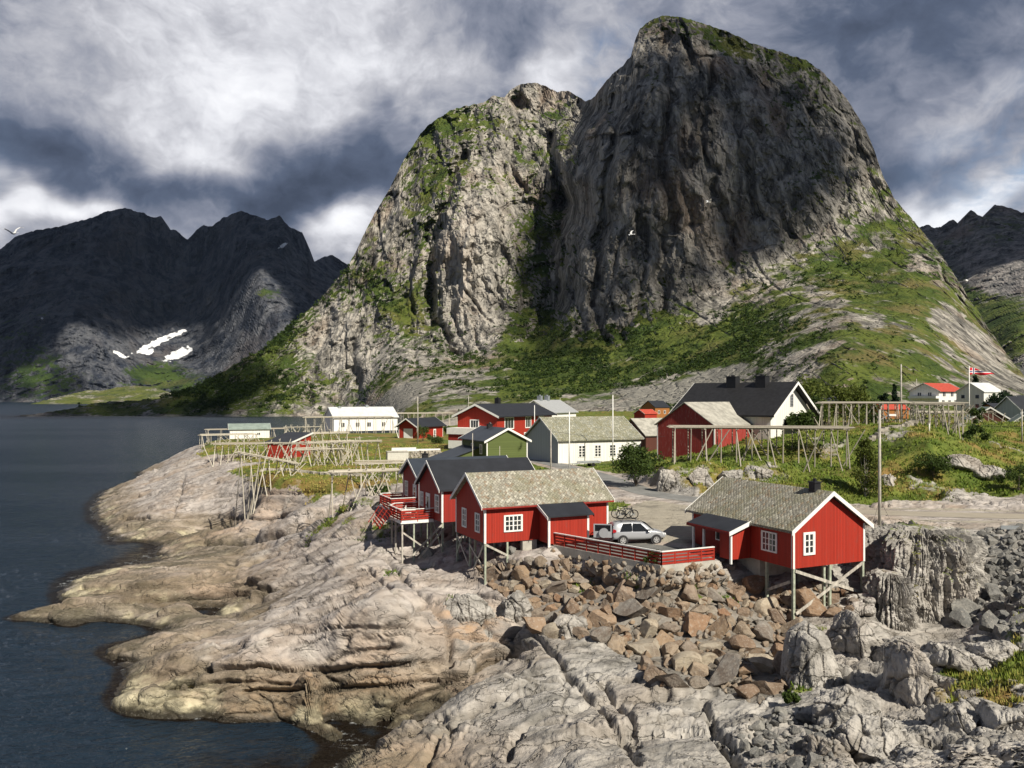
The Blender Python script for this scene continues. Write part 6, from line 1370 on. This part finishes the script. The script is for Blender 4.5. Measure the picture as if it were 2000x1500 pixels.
def rock_mesh_lo(seed, material):
    r = random.Random(seed + 400); bm = bmesh.new(); bmesh.ops.create_icosphere(bm, subdivisions=3, radius=1.0); co = np.array([v.co[:] for v in bm.verts])
    for k in range(9):
        n = np.array([r.gauss(0, 1), r.gauss(0, 1), r.gauss(0, 1)]); n /= np.linalg.norm(n); co = co - np.maximum(co @ n - r.uniform(.26, .62), 0)[:, None] * n
    for v, c in zip(bm.verts, co / np.abs(co).max(0)): v.co = c
    me = bpy.data.meshes.new('stone'); bm.to_mesh(me); bm.free(); me.materials.append(material); return me
BRM = [rock_mesh(i, M_BROWN) for i in range(14)]; GRM = [rock_mesh(50 + i, M_GREYB) for i in range(9)]
rb_ = random.Random(9)
def put_boulder(px, py, rpx, meshes, label, group, sink=.30, flat=.72):
    loc, nr = hit(px, py)
    if loc is None: return
    s = rpx * loc.y / F * 1.05
    o = bpy.data.objects.new('boulder', rb_.choice(meshes)); COL.objects.link(o)
    o.rotation_euler = (rb_.uniform(-.5, .5), rb_.uniform(-.5, .5), rb_.uniform(0, 6.28)); o.scale = (s * rb_.uniform(.9, 1.15), s * rb_.uniform(.75, 1.0), s * rb_.uniform(flat - .12, flat + .18))
    o.location = loc + Vector((0, s * .25, s * (.62 - sink) * flat)) 
    tag(o, label, 'boulder', group); return o
def inside(px, py, poly):
    c = False; j = len(poly) - 1
    for i in range(len(poly)):
        (xi, yi), (xj, yj) = poly[i], poly[j]
        if (yi > py) != (yj > py) and px < (xj - xi) * (py - yi) / (yj - yi) + xi: c = not c
        j = i
    return c
def scatter(poly, n, size, meshes, label, group, placed, pack=.80):
    xs = [p[0] for p in poly]; ys = [p[1] for p in poly]; k = 0
    for _ in range(n * 60):
        if k >= n: break
        px, py = rb_.uniform(min(xs), max(xs)), rb_.uniform(min(ys), max(ys))
        if not inside(px, py, poly): continue
        r = size(px, py)
        if any(math.hypot(px - a, (py - b) * 1.35) < pack * (r + c) for a, b, c in placed): continue
        placed.append((px, py, r)); put_boulder(px, py, r, meshes, label, group); k += 1
    return k
placed = []
GB_ = 'brown boulders of the rubble bank'
for px, py, r, lab in ((1275, 1163, 36, 'large smooth orange brown boulder below the small bush at the fence corner'), (1362, 1235, 46, 'biggest rust brown boulder in the middle of the rubble bank'), (1240, 1205, 44, 'broad grey brown boulder at the centre of the rubble bank'), (1395, 1170, 30, 'rounded brown boulder left of the right cabin stilts'),
                       (1262, 1278, 40, 'brown slab leaning at the foot of the rubble bank on the grey slab'), (1180, 1225, 30, 'split pale and brown boulder low in the rubble bank'), (1590, 1195, 44, 'long brown boulder under the right cabin behind its front stilt'), (1150, 1170, 26, 'pale white boulder half way up the rubble bank'),
                       (1450, 1270, 26, 'flat cream coloured boulder lying on its side low in the bank'), (1340, 1310, 32, 'reddish boulder lowest at the edge of the grey slab'), (1500, 1310, 36, 'grey green boulder at the bottom right of the bank'), (965, 1130, 28, 'tan boulder at the foot of the left cabin corner stilt'),
                       (1345, 1170, 28, 'pale grey pointed boulder in the upper rubble bank'), (1310, 1205, 26, 'brown block right of the broad grey brown boulder')):
    placed.append((px, py, r)); put_boulder(px, py, r, BRM, lab, GB_)
rs = lambda px, py: max(12, (13 + (py - 1090) * .075) * rb_.choice((.7, .85, 1.0, 1.1, 1.35, 1.6)))
scatter(BANK, 200, rs, BRM, 'broken brown or grey boulder in the rubble bank below the car park fence', GB_, placed, .60)
scatter([(1500, 1155), (1560, 1150), (1665, 1160), (1670, 1195), (1600, 1215), (1550, 1215), (1500, 1180)], 18, lambda a, b: rb_.uniform(12, 20), BRM, 'brown boulder in the shade between the right cabin stilts', 'brown boulders under the right cabin', placed, .72)
def rubble(name, label, polys, n, r0, r1, meshes, seed, avoid=None):
    """the small broken stones between the boulders: one mass"""
    rr = random.Random(seed); V = []; T = []; k = 0; src = []
    for me in meshes[:5]:
        bm = bmesh.new(); bm.from_mesh(me)
        src.append((np.array([v.co[:] for v in bm.verts]), np.array([[v.index for v in f.verts] for f in bm.faces]))); bm.free()
    for poly, cnt in polys:
        xs = [p[0] for p in poly]; ys = [p[1] for p in poly]; c = 0
        while c < cnt:
            px, py = rr.uniform(min(xs), max(xs)), rr.uniform(min(ys), max(ys))
            if not inside(px, py, poly): continue
            c += 1; loc, _ = hit(px, py)
            if loc is None: continue
            s = rr.uniform(r0, r1) * loc.y / F; v, f = src[rr.randrange(len(src))]
            R = np.array(Matrix.Rotation(rr.uniform(0, 6.28), 3, Vector((rr.gauss(0, 1), rr.gauss(0, 1), rr.gauss(0, 1))).normalized()))
            V.append((v * np.array([1, .85, .75]) * s) @ R.T + np.array(loc) + np.array([0, 0, .25 * s])); T.append(f + k); k += len(v)
    V = np.concatenate(V); T = np.concatenate(T); me = bpy.data.meshes.new(name); me.vertices.add(len(V)); me.vertices.foreach_set('co', V.astype(np.float32).ravel())
    me.loops.add(len(T) * 3); me.loops.foreach_set('vertex_index', T.astype(np.int32).ravel()); me.polygons.add(len(T)); me.polygons.foreach_set('loop_start', np.arange(0, len(T) * 3, 3, dtype=np.int32)); me.polygons.foreach_set('loop_total', np.full(len(T), 3, np.int32)); me.update(calc_edges=True)
    me.materials.append(meshes[0].materials[0]); o = bpy.data.objects.new(name, me); COL.objects.link(o); return tag(o, label, 'rubble', None, 'stuff')
SB = [rock_mesh_lo(i, M_SMALL) for i in range(6)]
rubble('rubble', 'small broken brown stones filling the gaps of the rubble bank', [(BANK, 420), ([(1080, 1078), (1285, 1112), (1400, 1102), (1440, 1110), (1400, 1136), (1285, 1148), (1075, 1104)], 120), ([(1500, 1150), (1665, 1150), (1670, 1200), (1500, 1200)], 90)], 540, 5, 11, SB, 4)
gp = []
scatter([(1890, 1050), (1945, 1035), (2015, 1035), (2015, 1240), (1930, 1240), (1870, 1215), (1905, 1150), (1935, 1100)], 72, lambda px, py: max(9, 10 + (py - 1050) * .07) * rb_.choice((.8, 1, 1.25)), GRM, 'angular grey boulder in the rubble slope right of the tall outcrop', 'grey boulders below the guard rail', gp, .72)
scatter([(1500, 1400), (1560, 1385), (1640, 1420), (1620, 1500), (1480, 1510), (1440, 1440)], 18, lambda px, py: rb_.uniform(11, 24), GRM, 'loose grey boulder in the gully at the bottom of the picture', 'grey boulders in the gully', gp, .8)
scatter([(1000, 1085), (900, 1110), (800, 1080), (820, 1060), (1000, 1070)], 9, lambda px, py: rb_.uniform(9, 17), GRM, 'grey boulder in the shade beneath the red decks', 'grey boulders beneath the decks', gp, 1.3)

M_SMALLG = M_GREYB
SG_ = [rock_mesh_lo(20 + i, M_GREYB) for i in range(5)]
rubble('rubble', 'small broken grey stones between the grey boulders at the right and in the gully', [([(1890, 1050), (1945, 1035), (2015, 1035), (2015, 1240), (1930, 1240), (1870, 1215), (1905, 1150), (1935, 1100)], 260), ([(1500, 1400), (1560, 1385), (1640, 1420), (1620, 1500), (1480, 1510), (1440, 1440)], 150)], 410, 4, 10, SG_, 6)
def outcrop(name, cx, cy, rx, ry, z0, z1, label, seed, power=5.0, lean=0.0, flute=.85, top=.5, n=(620, 300)):
    th = np.linspace(0, 2 * np.pi, n[0]); v = np.linspace(0, 1, n[1])[:, None]; T = np.broadcast_to(th[None], (n[1], n[0]))
    hgt = np.minimum(v / .72, 1); rad = np.where(v < .72, (1 - .16 * (hgt) ** 2), .84 * np.cos((v - .72) / .28 * np.pi / 2) ** .75)
    zz = np.where(v < .72, hgt * (1 - top * .5), (1 - top * .5) + top * .5 * np.sin((v - .72) / .28 * np.pi / 2))
    se = (np.abs(np.cos(T)) ** 2.6 + np.abs(np.sin(T)) ** 2.6) ** (-1 / 2.6)
    X_ = rx * rad * se * np.cos(T); Y_ = ry * rad * se * np.sin(T); Z_ = (z1 - z0) * zz + 0 * T
    X_ = X_ + lean * Z_
    f = 1 / 2.2; w = fbm(X_ * .3 + seed, Y_ * .3, Z_ * .3, 3) * 1.2
    d = flute * (-.9 * fbm(X_ * f + w, Y_ * f + w, Z_ * .13 + seed, 5, .55, ridged=True) + .9 * fbm(X_ * .25, Y_ * .25 + seed, Z_ * .22, 4)) + .16 * fbm(X_ * 1.6 + w, Y_ * 1.6, Z_ * .5, 4, .6, ridged=True) - .10 * fbm(X_ * 2.5 + w, Y_ * 2.5, Z_ * 2.5 + seed, 4, .6, ridged=True)
    pk = np.cos(T) * 3.4; qk = np.sin(T) * 3.4; col_ = fbm(pk * .55 + .5 * w + seed, qk * .55, Z_ * .05, 3, .5, ridged=True); fis = fbm(pk * 1.5 + .5 * w, qk * 1.5, Z_ * .09 + seed, 5, .62, ridged=True); d = d - (.8 * np.abs(col_) ** 3 + .62 * np.maximum(fis, 0) ** 2.5) * (v < .97)
    P = np.stack([X_, Y_, Z_], -1); Nn = np.stack([np.cos(T) * (v < .9), np.sin(T) * (v < .9), np.clip((v - .6) / .4, 0, 1) + 0 * T], -1); Nn /= np.linalg.norm(Nn, axis=-1)[..., None] + 1e-6
    d[:, -1] = d[:, 0]; d = d * (1 - sstep(.9, 1, v)) + sstep(.9, 1, v) * d[-1].mean()
    P = P + Nn * d[..., None]
    nn = normals(P); g = .05 + sstep(.3, .8, nn[..., 2]) * .42 * (Z_ > (z1 - z0) * .45) + .35 * fbm(X_ * .5, Y_ * .5, Z_ * .35 + seed, 4) + .42 * fbm(pk * .9, qk * .9, Z_ * .16 + seed, 4) + .06 * sstep(.75, .9, v)
    A = dict(grass=g, dry=.5 + 0 * T, crack=0 * T, pave=0 * T, rust=0 * T, cream=0 * T, grey=1 + 0 * T)
    o = grid_mesh(name, P, M_ROCK, A, smooth=False); o.location = (cx, cy, z0); return tag(o, label, 'rock outcrop')
outcrop('rock_outcrop', 28.6, 57.2, 4.9, 4.2, 3.2, 11.5, 'tall fluted grey outcrop with turf on top right of the cabin', 4.0)
outcrop('rock_outcrop', 25.2, 54.6, 2.2, 2.6, 4.0, 8.7, 'lower dark buttress against the left foot of the tall outcrop', 9.0, top=.8)
def hump(cx, cy, s, z, label, seed, cuts=12):
    """a big rounded block: a ball cut by joint planes, cracked and weathered"""
    r = random.Random(seed); bm = bmesh.new(); bmesh.ops.create_icosphere(bm, subdivisions=6, radius=1.0); co = np.array([v.co[:] for v in bm.verts])
    for k in range(cuts):
        n = np.array([r.gauss(0, 1), r.gauss(0, 1), r.gauss(0, .75)]); n /= np.linalg.norm(n); over = np.maximum(co @ n - r.uniform(.58, .88), 0); co = co - (over * .86)[:, None] * n
    co = co * np.array(s); X_, Y_, Z_ = co.T; w = fbm(X_ * .5 + seed, Y_ * .5, Z_ * .4, 3)
    d = .30 * fbm(X_ * .5, Y_ * .5 + seed, Z_ * .3, 4) - .26 * fbm(X_ * .7 + w + seed, Y_ * .7 + w, Z_ * .22, 4, .55, ridged=True) ** 2 - .09 * fbm(X_ * 2.2 + w, Y_ * 2.2, Z_ * 1.2 + seed, 4, .6, ridged=True)
    f1, f2, ix, iy, _, _ = voronoi(X_ / 1.1 + .5 * w + seed, (Y_ * .5 + Z_ * .55) / 1.5 + .3 * w, 7); cr = sstep(.09, 0, f2 - f1); d = d - .16 * cr + .12 * (hash2(ix, iy, 3) - .5) * sstep(0, .2, f2 - f1)
    nr = co / np.array(s) ** 2; nr /= np.linalg.norm(nr, axis=1)[:, None]; co = co + nr * d[:, None]
    for v, c in zip(bm.verts, co): v.co = c
    me = bpy.data.meshes.new('rock_hump'); bm.to_mesh(me); bm.free(); me.materials.append(M_ROCK)
    g = (.30 * fbm(X_ * .6 + seed, Y_ * .6, Z_ * .6, 4) + .28 * sstep(.7, 1, nr[:, 2]) + .12 * cr)
    for k_, v_ in dict(grass=g, dry=.4 + 0 * g, crack=cr * .8, pave=0 * g, rust=0 * g, cream=0 * g, grey=1 + 0 * g).items():
        at = me.attributes.new(k_, 'FLOAT', 'POINT'); at.data.foreach_set('value', v_.astype(np.float32))
    o = bpy.data.objects.new('rock_hump', me); COL.objects.link(o); o.location = (cx, cy, z); o.rotation_euler = (0, 0, r.uniform(-.4, .4)); return tag(o, label, 'rock')
for i, (px, py, wpx, hpx, dep, lab) in enumerate((
    (1592, 1330, 62, 105, 2.0, 'tall cracked grey hump at the foot of the right cabin rubble'), (1668, 1270, 48, 75, 1.9, 'rounded grey hump behind the tall cracked one'), (1690, 1195, 46, 40, 1.7, 'flat topped grey rock between the right cabin stilts and the outcrop'),
    (1785, 1370, 46, 105, 2.2, 'tall rounded hump standing in the middle of the broken rocks'), (1660, 1410, 62, 70, 1.8, 'broad split hump low beside the grey boulder gully'), (1730, 1470, 75, 60, 1.6, 'whale backed grey rock at the bottom right'),
    (1880, 1300, 62, 40, 1.9, 'long ribbed grey ledge in the turf right of the tall hump'), (1960, 1290, 50, 36, 1.6, 'ribbed grey ledge close to the right edge'), (1872, 1425, 52, 56, 1.5, 'squat grey hump ringed by straw coloured turf'), (1975, 1420, 40, 50, 1.2, 'dark streaked rock at the lower right corner'),
    (1770, 1270, 34, 26, 1.2, 'dark wedge of rock in the cleft under the outcrop'), (1920, 1390, 34, 24, 1.0, 'low grey rock among the straw coloured turf'), (1610, 1470, 40, 30, 1.0, 'pale low rock in the gully of grey boulders'),
    (912, 1205, 62, 46, 1.4, 'big cream and orange rock on the slab below the left cabin'), (1008, 1215, 40, 60, 1.3, 'tall pale rock right of the big cream and orange one'), (955, 1243, 20, 22, .7, 'small white rock stuck on the cream slab'), (1110, 1240, 50, 40, 1.3, 'pale rock at the foot of the bank left of centre'),
    (1312, 948, 36, 34, 1.6, 'dark grey rock face beside the road under the barn'), (1372, 944, 34, 32, 1.6, 'ribbed grey rock face under the barn rack'), (1432, 938, 38, 26, 1.8, 'pale grey rock face above the right cabin roof'), (1488, 930, 34, 24, 1.6, 'bare grey rock at the right end of the roadside face'),
    (1735, 946, 26, 22, 1.2, 'small cleft grey rock on the hillside right of the lamp post'), (1880, 912, 46, 26, 2.0, 'bare pale rock slope on the hillside below the end of the rack'), (1940, 930, 40, 22, 1.6, 'pale rock among brown heather near the right edge'))):
    loc, _ = hit(px, py)
    if loc is not None: k = loc.y / F; hump(loc.x, loc.y + .4 * dep, (wpx * k * (1.12 if loc.y < 53 else 1), dep * 1.1, hpx * k * .88), loc.z + hpx * k * .12, lab, 100 + i * 7)
# ------------------------------------------------------------------ bushes, trees, turf and scrub
def mat_leaf(name, c1, c2, c3):
    m, t = mat(name); v = t.attr('tint'); p = t.pos()
    c = t.mix(v, c1, c2); c = t.mix(t.m('MULTIPLY', t.mr(t.noise(p, 1.1, 3, .6), .5, .7), .7), c, c3)
    b = t.n('BsdfPrincipled'); t.put(b.inputs['Base Color'], c); b.inputs['Roughness'].default_value = .7; b.inputs['Specular IOR Level'].default_value = .2
    tr = t.n('BsdfTranslucent'); t.put(tr.inputs[0], c); mx = t.n('MixShader'); mx.inputs[0].default_value = .3
    t.t.links.new(b.outputs[0], mx.inputs[1]); t.t.links.new(tr.outputs[0], mx.inputs[2]); o = t.n('OutputMaterial'); t.t.links.new(mx.outputs[0], o.inputs[0]); return m
LEAF = mat_leaf('broad_leaf', (.035, .062, .014), (.085, .125, .028), (.055, .080, .018)); LEAF_Y = mat_leaf('birch_leaf', (.060, .090, .016), (.15, .175, .035), (.10, .115, .024)); NEEDLE = mat_leaf('conifer_needle', (.012, .028, .014), (.030, .055, .022), (.02, .035, .014))
BARK = simple('bark', (.12, .10, .08), .9, .4, 6); BARK_P = simple('pale_bark', (.40, .37, .32), .85, .4, 6)
def tri_soup(name, V, tint, material, parent=None):
    """V: (n, k, 3) polygons of k corners"""
    n, k = V.shape[:2]; me = bpy.data.meshes.new(name); me.vertices.add(n * k); me.vertices.foreach_set('co', V.astype(np.float32).ravel())
    me.loops.add(n * k); me.loops.foreach_set('vertex_index', np.arange(n * k, dtype=np.int32)); me.polygons.add(n)
    me.polygons.foreach_set('loop_start', np.arange(0, n * k, k, dtype=np.int32)); me.polygons.foreach_set('loop_total', np.full(n, k, np.int32)); me.update(calc_edges=True)
    a = me.attributes.new('tint', 'FLOAT', 'POINT'); a.data.foreach_set('value', np.repeat(tint.astype(np.float32), k)); me.materials.append(material)
    o = bpy.data.objects.new(name, me); COL.objects.link(o)
    if parent: o.parent = parent
    return o
def leaves(centres, size, rs):
    n = len(centres); a = rs.normal(size=(n, 3)); a /= np.linalg.norm(a, axis=1)[:, None]; b = np.cross(a, rs.normal(size=(n, 3))); b /= np.linalg.norm(b, axis=1)[:, None]
    s = size * rs.uniform(.6, 1.3, n)[:, None]
    return np.stack([centres + a * s, centres + b * s * .55, centres - a * s, centres - b * s * .55], 1)
def plant(name, x, y, h, w, label, cat='bush', material=None, n=1500, leaf=.14, shape='round', seed=0, bark=None, lumps=11, group=None, z=None):
    rs = np.random.RandomState(seed); z = ground(x, y) if z is None else z
    root = empty(name, (x, y, z - .05), rs.uniform(0, 6), label, cat, group)
    cl = []; m = MB()
    for k in range(lumps):
        t = (k + .5) / lumps
        if shape == 'round': c = np.array([rs.normal() * w * .24, rs.normal() * w * .24, h * rs.uniform(.30, .80)]); r = w * rs.uniform(.17, .28)
        elif shape == 'tall': c = np.array([rs.normal() * w * .20 * (1.15 - t), rs.normal() * w * .2 * (1.15 - t), h * (.12 + .82 * t)]); r = w * (.36 - .22 * t) * rs.uniform(.7, 1.1)
        else: c = np.array([rs.normal() * w * .22 * (1.05 - t), rs.normal() * w * .22 * (1.05 - t), h * (.15 + .82 * t)]); r = w * (.40 - .34 * t)
        cl.append((c, r)); m.tube((c[0] * .1, c[1] * .1, h * .05), tuple(c), .016 * h / 3, .006, 5)
    m.tube((0, 0, -.25), (0, 0, h * .55), .045 * h / 2.5, .02, 6); m.build('trunk', bark or BARK, root)
    pts = []
    for c, r in cl:
        q = rs.normal(size=(n // lumps, 3)); q /= np.linalg.norm(q, axis=1)[:, None]; q *= (rs.uniform(0, 1, (len(q), 1)) ** .45) * r * rs.uniform(.75, 1.2, (len(q), 1)); q[:, 2] *= .85; pts.append(q + c)
    pts = np.concatenate(pts); pts[:, 2] = np.maximum(pts[:, 2], .06)
    tri_soup('crown', leaves(pts, leaf, rs), rs.uniform(0, 1, len(pts)), material or LEAF, root); return root
def pl(px, py, hpx, wpx, name, label, Y=None, **kw):
    if Y is None:
        loc, _ = hit(px, py); 
        if loc is None: return
        x, y = loc.x, loc.y
    else:
        x, y = (px - 1000) / F * Y, Y; hpx = (H - (py - hpx - HOR) / F * Y - ground(x, y)) * F / Y
    return plant(name, x, y, hpx * y / F, wpx * y / F, label, **kw)
pl(1242, 950, 92, 92, 'bush', 'large dark green bush beside the road by the barn', n=3800, leaf=.17, seed=1, lumps=18)
pl(1272, 1108, 44, 34, 'bush', 'small leafy bush growing at the corner of the red fence', n=900, leaf=.07, seed=2, lumps=9)
pl(1690, 970, 118, 70, 'birch_sapling', 'tall slender young birch on the hillside left of the lamp post', cat='tree', n=5200, leaf=.12, seed=3, shape='tall', material=LEAF_Y, bark=BARK_P, lumps=22)
pl(1822, 932, 54, 60, 'bush', 'dense round dark bush on the hillside right of the lamp post', n=2200, leaf=.13, seed=4, lumps=14)
pl(1908, 868, 42, 40, 'bush', 'dark bush below the right end of the hill top rack', n=1200, leaf=.16, seed=5, lumps=9); pl(1900, 822, 30, 30, 'bush', 'small dark bush behind the props of the hill top rack', Y=125, n=800, leaf=.18, seed=6, lumps=8)
pl(1990, 960, 60, 50, 'bush', 'green bush cut by the right edge above the road', n=1300, leaf=.13, seed=7, lumps=9)
for i, (px, py, h_, w_, Y, sh, lab) in enumerate(((1612, 800, 92, 90, 150, 'round', 'tall yellow green tree right of the white gable'), (1652, 800, 70, 80, 152, 'round', 'broad yellow green tree behind the hill top rack'), (1585, 815, 60, 55, 136, 'round', 'dark bushy tree close to the white gable'), (1690, 800, 45, 60, 155, 'round', 'low green tree farthest right of the group by the white gable'), (1560, 838, 36, 50, 118, 'round', 'low bush under the white gable wall'))):
    pl(px, py, h_, w_, 'tree', lab, Y=Y, cat='tree', n=2600, leaf=.26, seed=20 + i, lumps=16, material=LEAF_Y if 'yellow' in lab else LEAF)
for i, (px, py, h_, w_, Y, lab) in enumerate(((1905, 765, 34, 48, 300, 'dark spruce clump beyond the flagpole'), (1945, 798, 42, 46, 235, 'dark conifer right of the veranda house'), (1975, 798, 38, 50, 240, 'wide dark conifer at the right edge behind the black roof'), (1748, 778, 30, 26, 300, 'dark small conifer left of the tall bare pole'), (1725, 782, 22, 22, 300, 'small grey green conifer under the ridge'))):
    pl(px, py, h_, w_, 'conifer', lab, Y=Y, cat='tree', n=1300, leaf=.5, seed=40 + i, shape='cone' if i in (0, 3) else 'round', material=NEEDLE, lumps=14)
for i, (px, py, h_, w_, lab) in enumerate(((826, 862, 34, 30, 'dark green bush beside the red garage house'), (852, 866, 18, 36, 'low light green bush right of the garage bush'), (870, 850, 30, 18, 'bush at the gable of the red garage house'), (1140, 898, 24, 14, 'small round topped tree before the windows of the long white house'), (740, 965, 20, 34, 'low scrub bush on the slab under the near rack'), (1030, 880, 34, 18, 'dark bush between the olive and the long white house'))):
    pl(px, py, h_, w_, 'bush', lab, n=1100, leaf=.17, seed=60 + i, lumps=9)
for i, (px, py, h_, w_, lab) in enumerate(((1545, 880, 22, 60, 'low scrub bush under the barn rack'), (1600, 1015, 26, 22, 'weedy bush at the foot of the lamp post guy wire'), (1662, 1018, 34, 22, 'thin bush beside the lamp post foot'), (1545, 1375, 24, 26, 'green fern tuft in the gully between grey rocks'))):
    pl(px, py, h_, w_, 'bush', lab, n=900, leaf=.10, seed=80 + i, lumps=9)

# turf: blades where the ground is grassy
def turf(n, seed):
    rs = np.random.RandomState(seed); g = GA['grass'] + .30 * fbm(GX / 1.8, GY / 1.8, oct=3); ok = np.argwhere((g > .46) & (GY < 190) & (GP[..., 2] > 2))
    sel = ok[rs.randint(0, len(ok), n)]; P = GP[sel[:, 0], sel[:, 1]]; Y = P[:, 1]; dry = np.clip(GA['dry'][sel[:, 0], sel[:, 1]] + .5 * fbm(P[:, 0] / 4, P[:, 1] / 4, oct=3), 0, 1)
    k = 5; V = np.zeros((n, k, 3, 3)); hill_ = GM['hill'][sel[:, 0], sel[:, 1]]
    hh = (.12 + .10 * hill_ * rs.uniform(.3, 1, n) + .10 * rs.uniform(0, 1, n)) * (Y > 46) + (Y <= 46) * .2
    for j in range(k):
        a = rs.uniform(0, 6.28, n); c = P + np.stack([rs.normal(size=n) * .14, rs.normal(size=n) * .14, 0 * a], 1) * (Y / 60)[:, None]; w = (.020 + .0006 * Y) * rs.uniform(.7, 1.4, n); L = hh * rs.uniform(.6, 1.3, n)
        dx, dy = np.cos(a), np.sin(a); V[:, j, 0] = c + np.stack([-dy * w, dx * w, -.04 + 0 * a], 1); V[:, j, 1] = c + np.stack([dy * w, -dx * w, -.04 + 0 * a], 1); V[:, j, 2] = c + np.stack([dx * L * .5, dy * L * .5, L], 1)
    o = tri_soup('grass', V.reshape(-1, 3, 3), np.repeat(np.clip(dry * .9 + rs.uniform(-.25, .25, n), 0, 1), k), GRASS); tag(o, 'turf of green and straw coloured grass on the hillside and headland', 'grass', None, 'stuff')
def mat_grass():
    m, t = mat('grass_blade'); v = t.attr('tint'); c = t.ramp(v, [(0, (.10, .155, .022)), (.35, (.185, .22, .040)), (.65, (.29, .25, .075)), (1, (.30, .195, .08))])
    t.out(c, .8, None, .1); return m
GRASS = mat_grass()
turf(26000, 5)
# birch scrub on the lower slopes of the mountain
def scrub(n, seed):
    rs = np.random.RandomState(seed)
    B = lambda *a: blob(mPX, mPY, *a)
    d = 1.0 * B(1150, 690, 220, 40) + .9 * B(1060, 745, 190, 40) + .5 * B(1300, 740, 120, 40) + .55 * B(1450, 640, 170, 60, -.4) + .9 * B(1420, 690, 130, 26, -.3) + .7 * B(1280, 780, 60, 30) + .5 * B(560, 640, 90, 20, -.75) + .45 * B(470, 760, 120, 26) + .35 * B(720, 560, 90, 40, .8) + .3 * B(1560, 690, 120, 40) + .3 * B(760, 740, 60, 30, -.4)
    d = d * sstep(-.25, .25, fbm(mP[..., 0] / 45, mP[..., 1] / 45, oct=3)) * (mN[..., 2] > .22) * (mA['scree'] < .45)
    pr = (d / d.sum()).ravel(); sel = rs.choice(len(pr), n, p=pr); P = mP.reshape(-1, 3)[sel]; k = 16
    s = rs.uniform(1.2, 3.6, n) * (P[:, 1] / 750)
    q = rs.normal(size=(n, k, 3)); q /= np.linalg.norm(q, axis=2)[..., None]; q[..., 2] = np.abs(q[..., 2]); q *= (rs.uniform(.3, 1, (n, k, 1)) * s[:, None, None])
    C = (P[:, None] + q).reshape(-1, 3); V = leaves(C, 1.0, rs); ss = np.repeat(s, k)[:, None, None] * .36; V = C[:, None] + (V - C[:, None]) * ss
    o = tri_soup('scrub', V, np.repeat(rs.uniform(0, 1, n), k), SCRUB); tag(o, 'green birch scrub covering the foot of the mountain', 'scrub', None, 'stuff')
SCRUB = mat_leaf('scrub_leaf', (.020, .042, .010), (.062, .098, .018), (.04, .066, .012))
scrub(5200, 8)
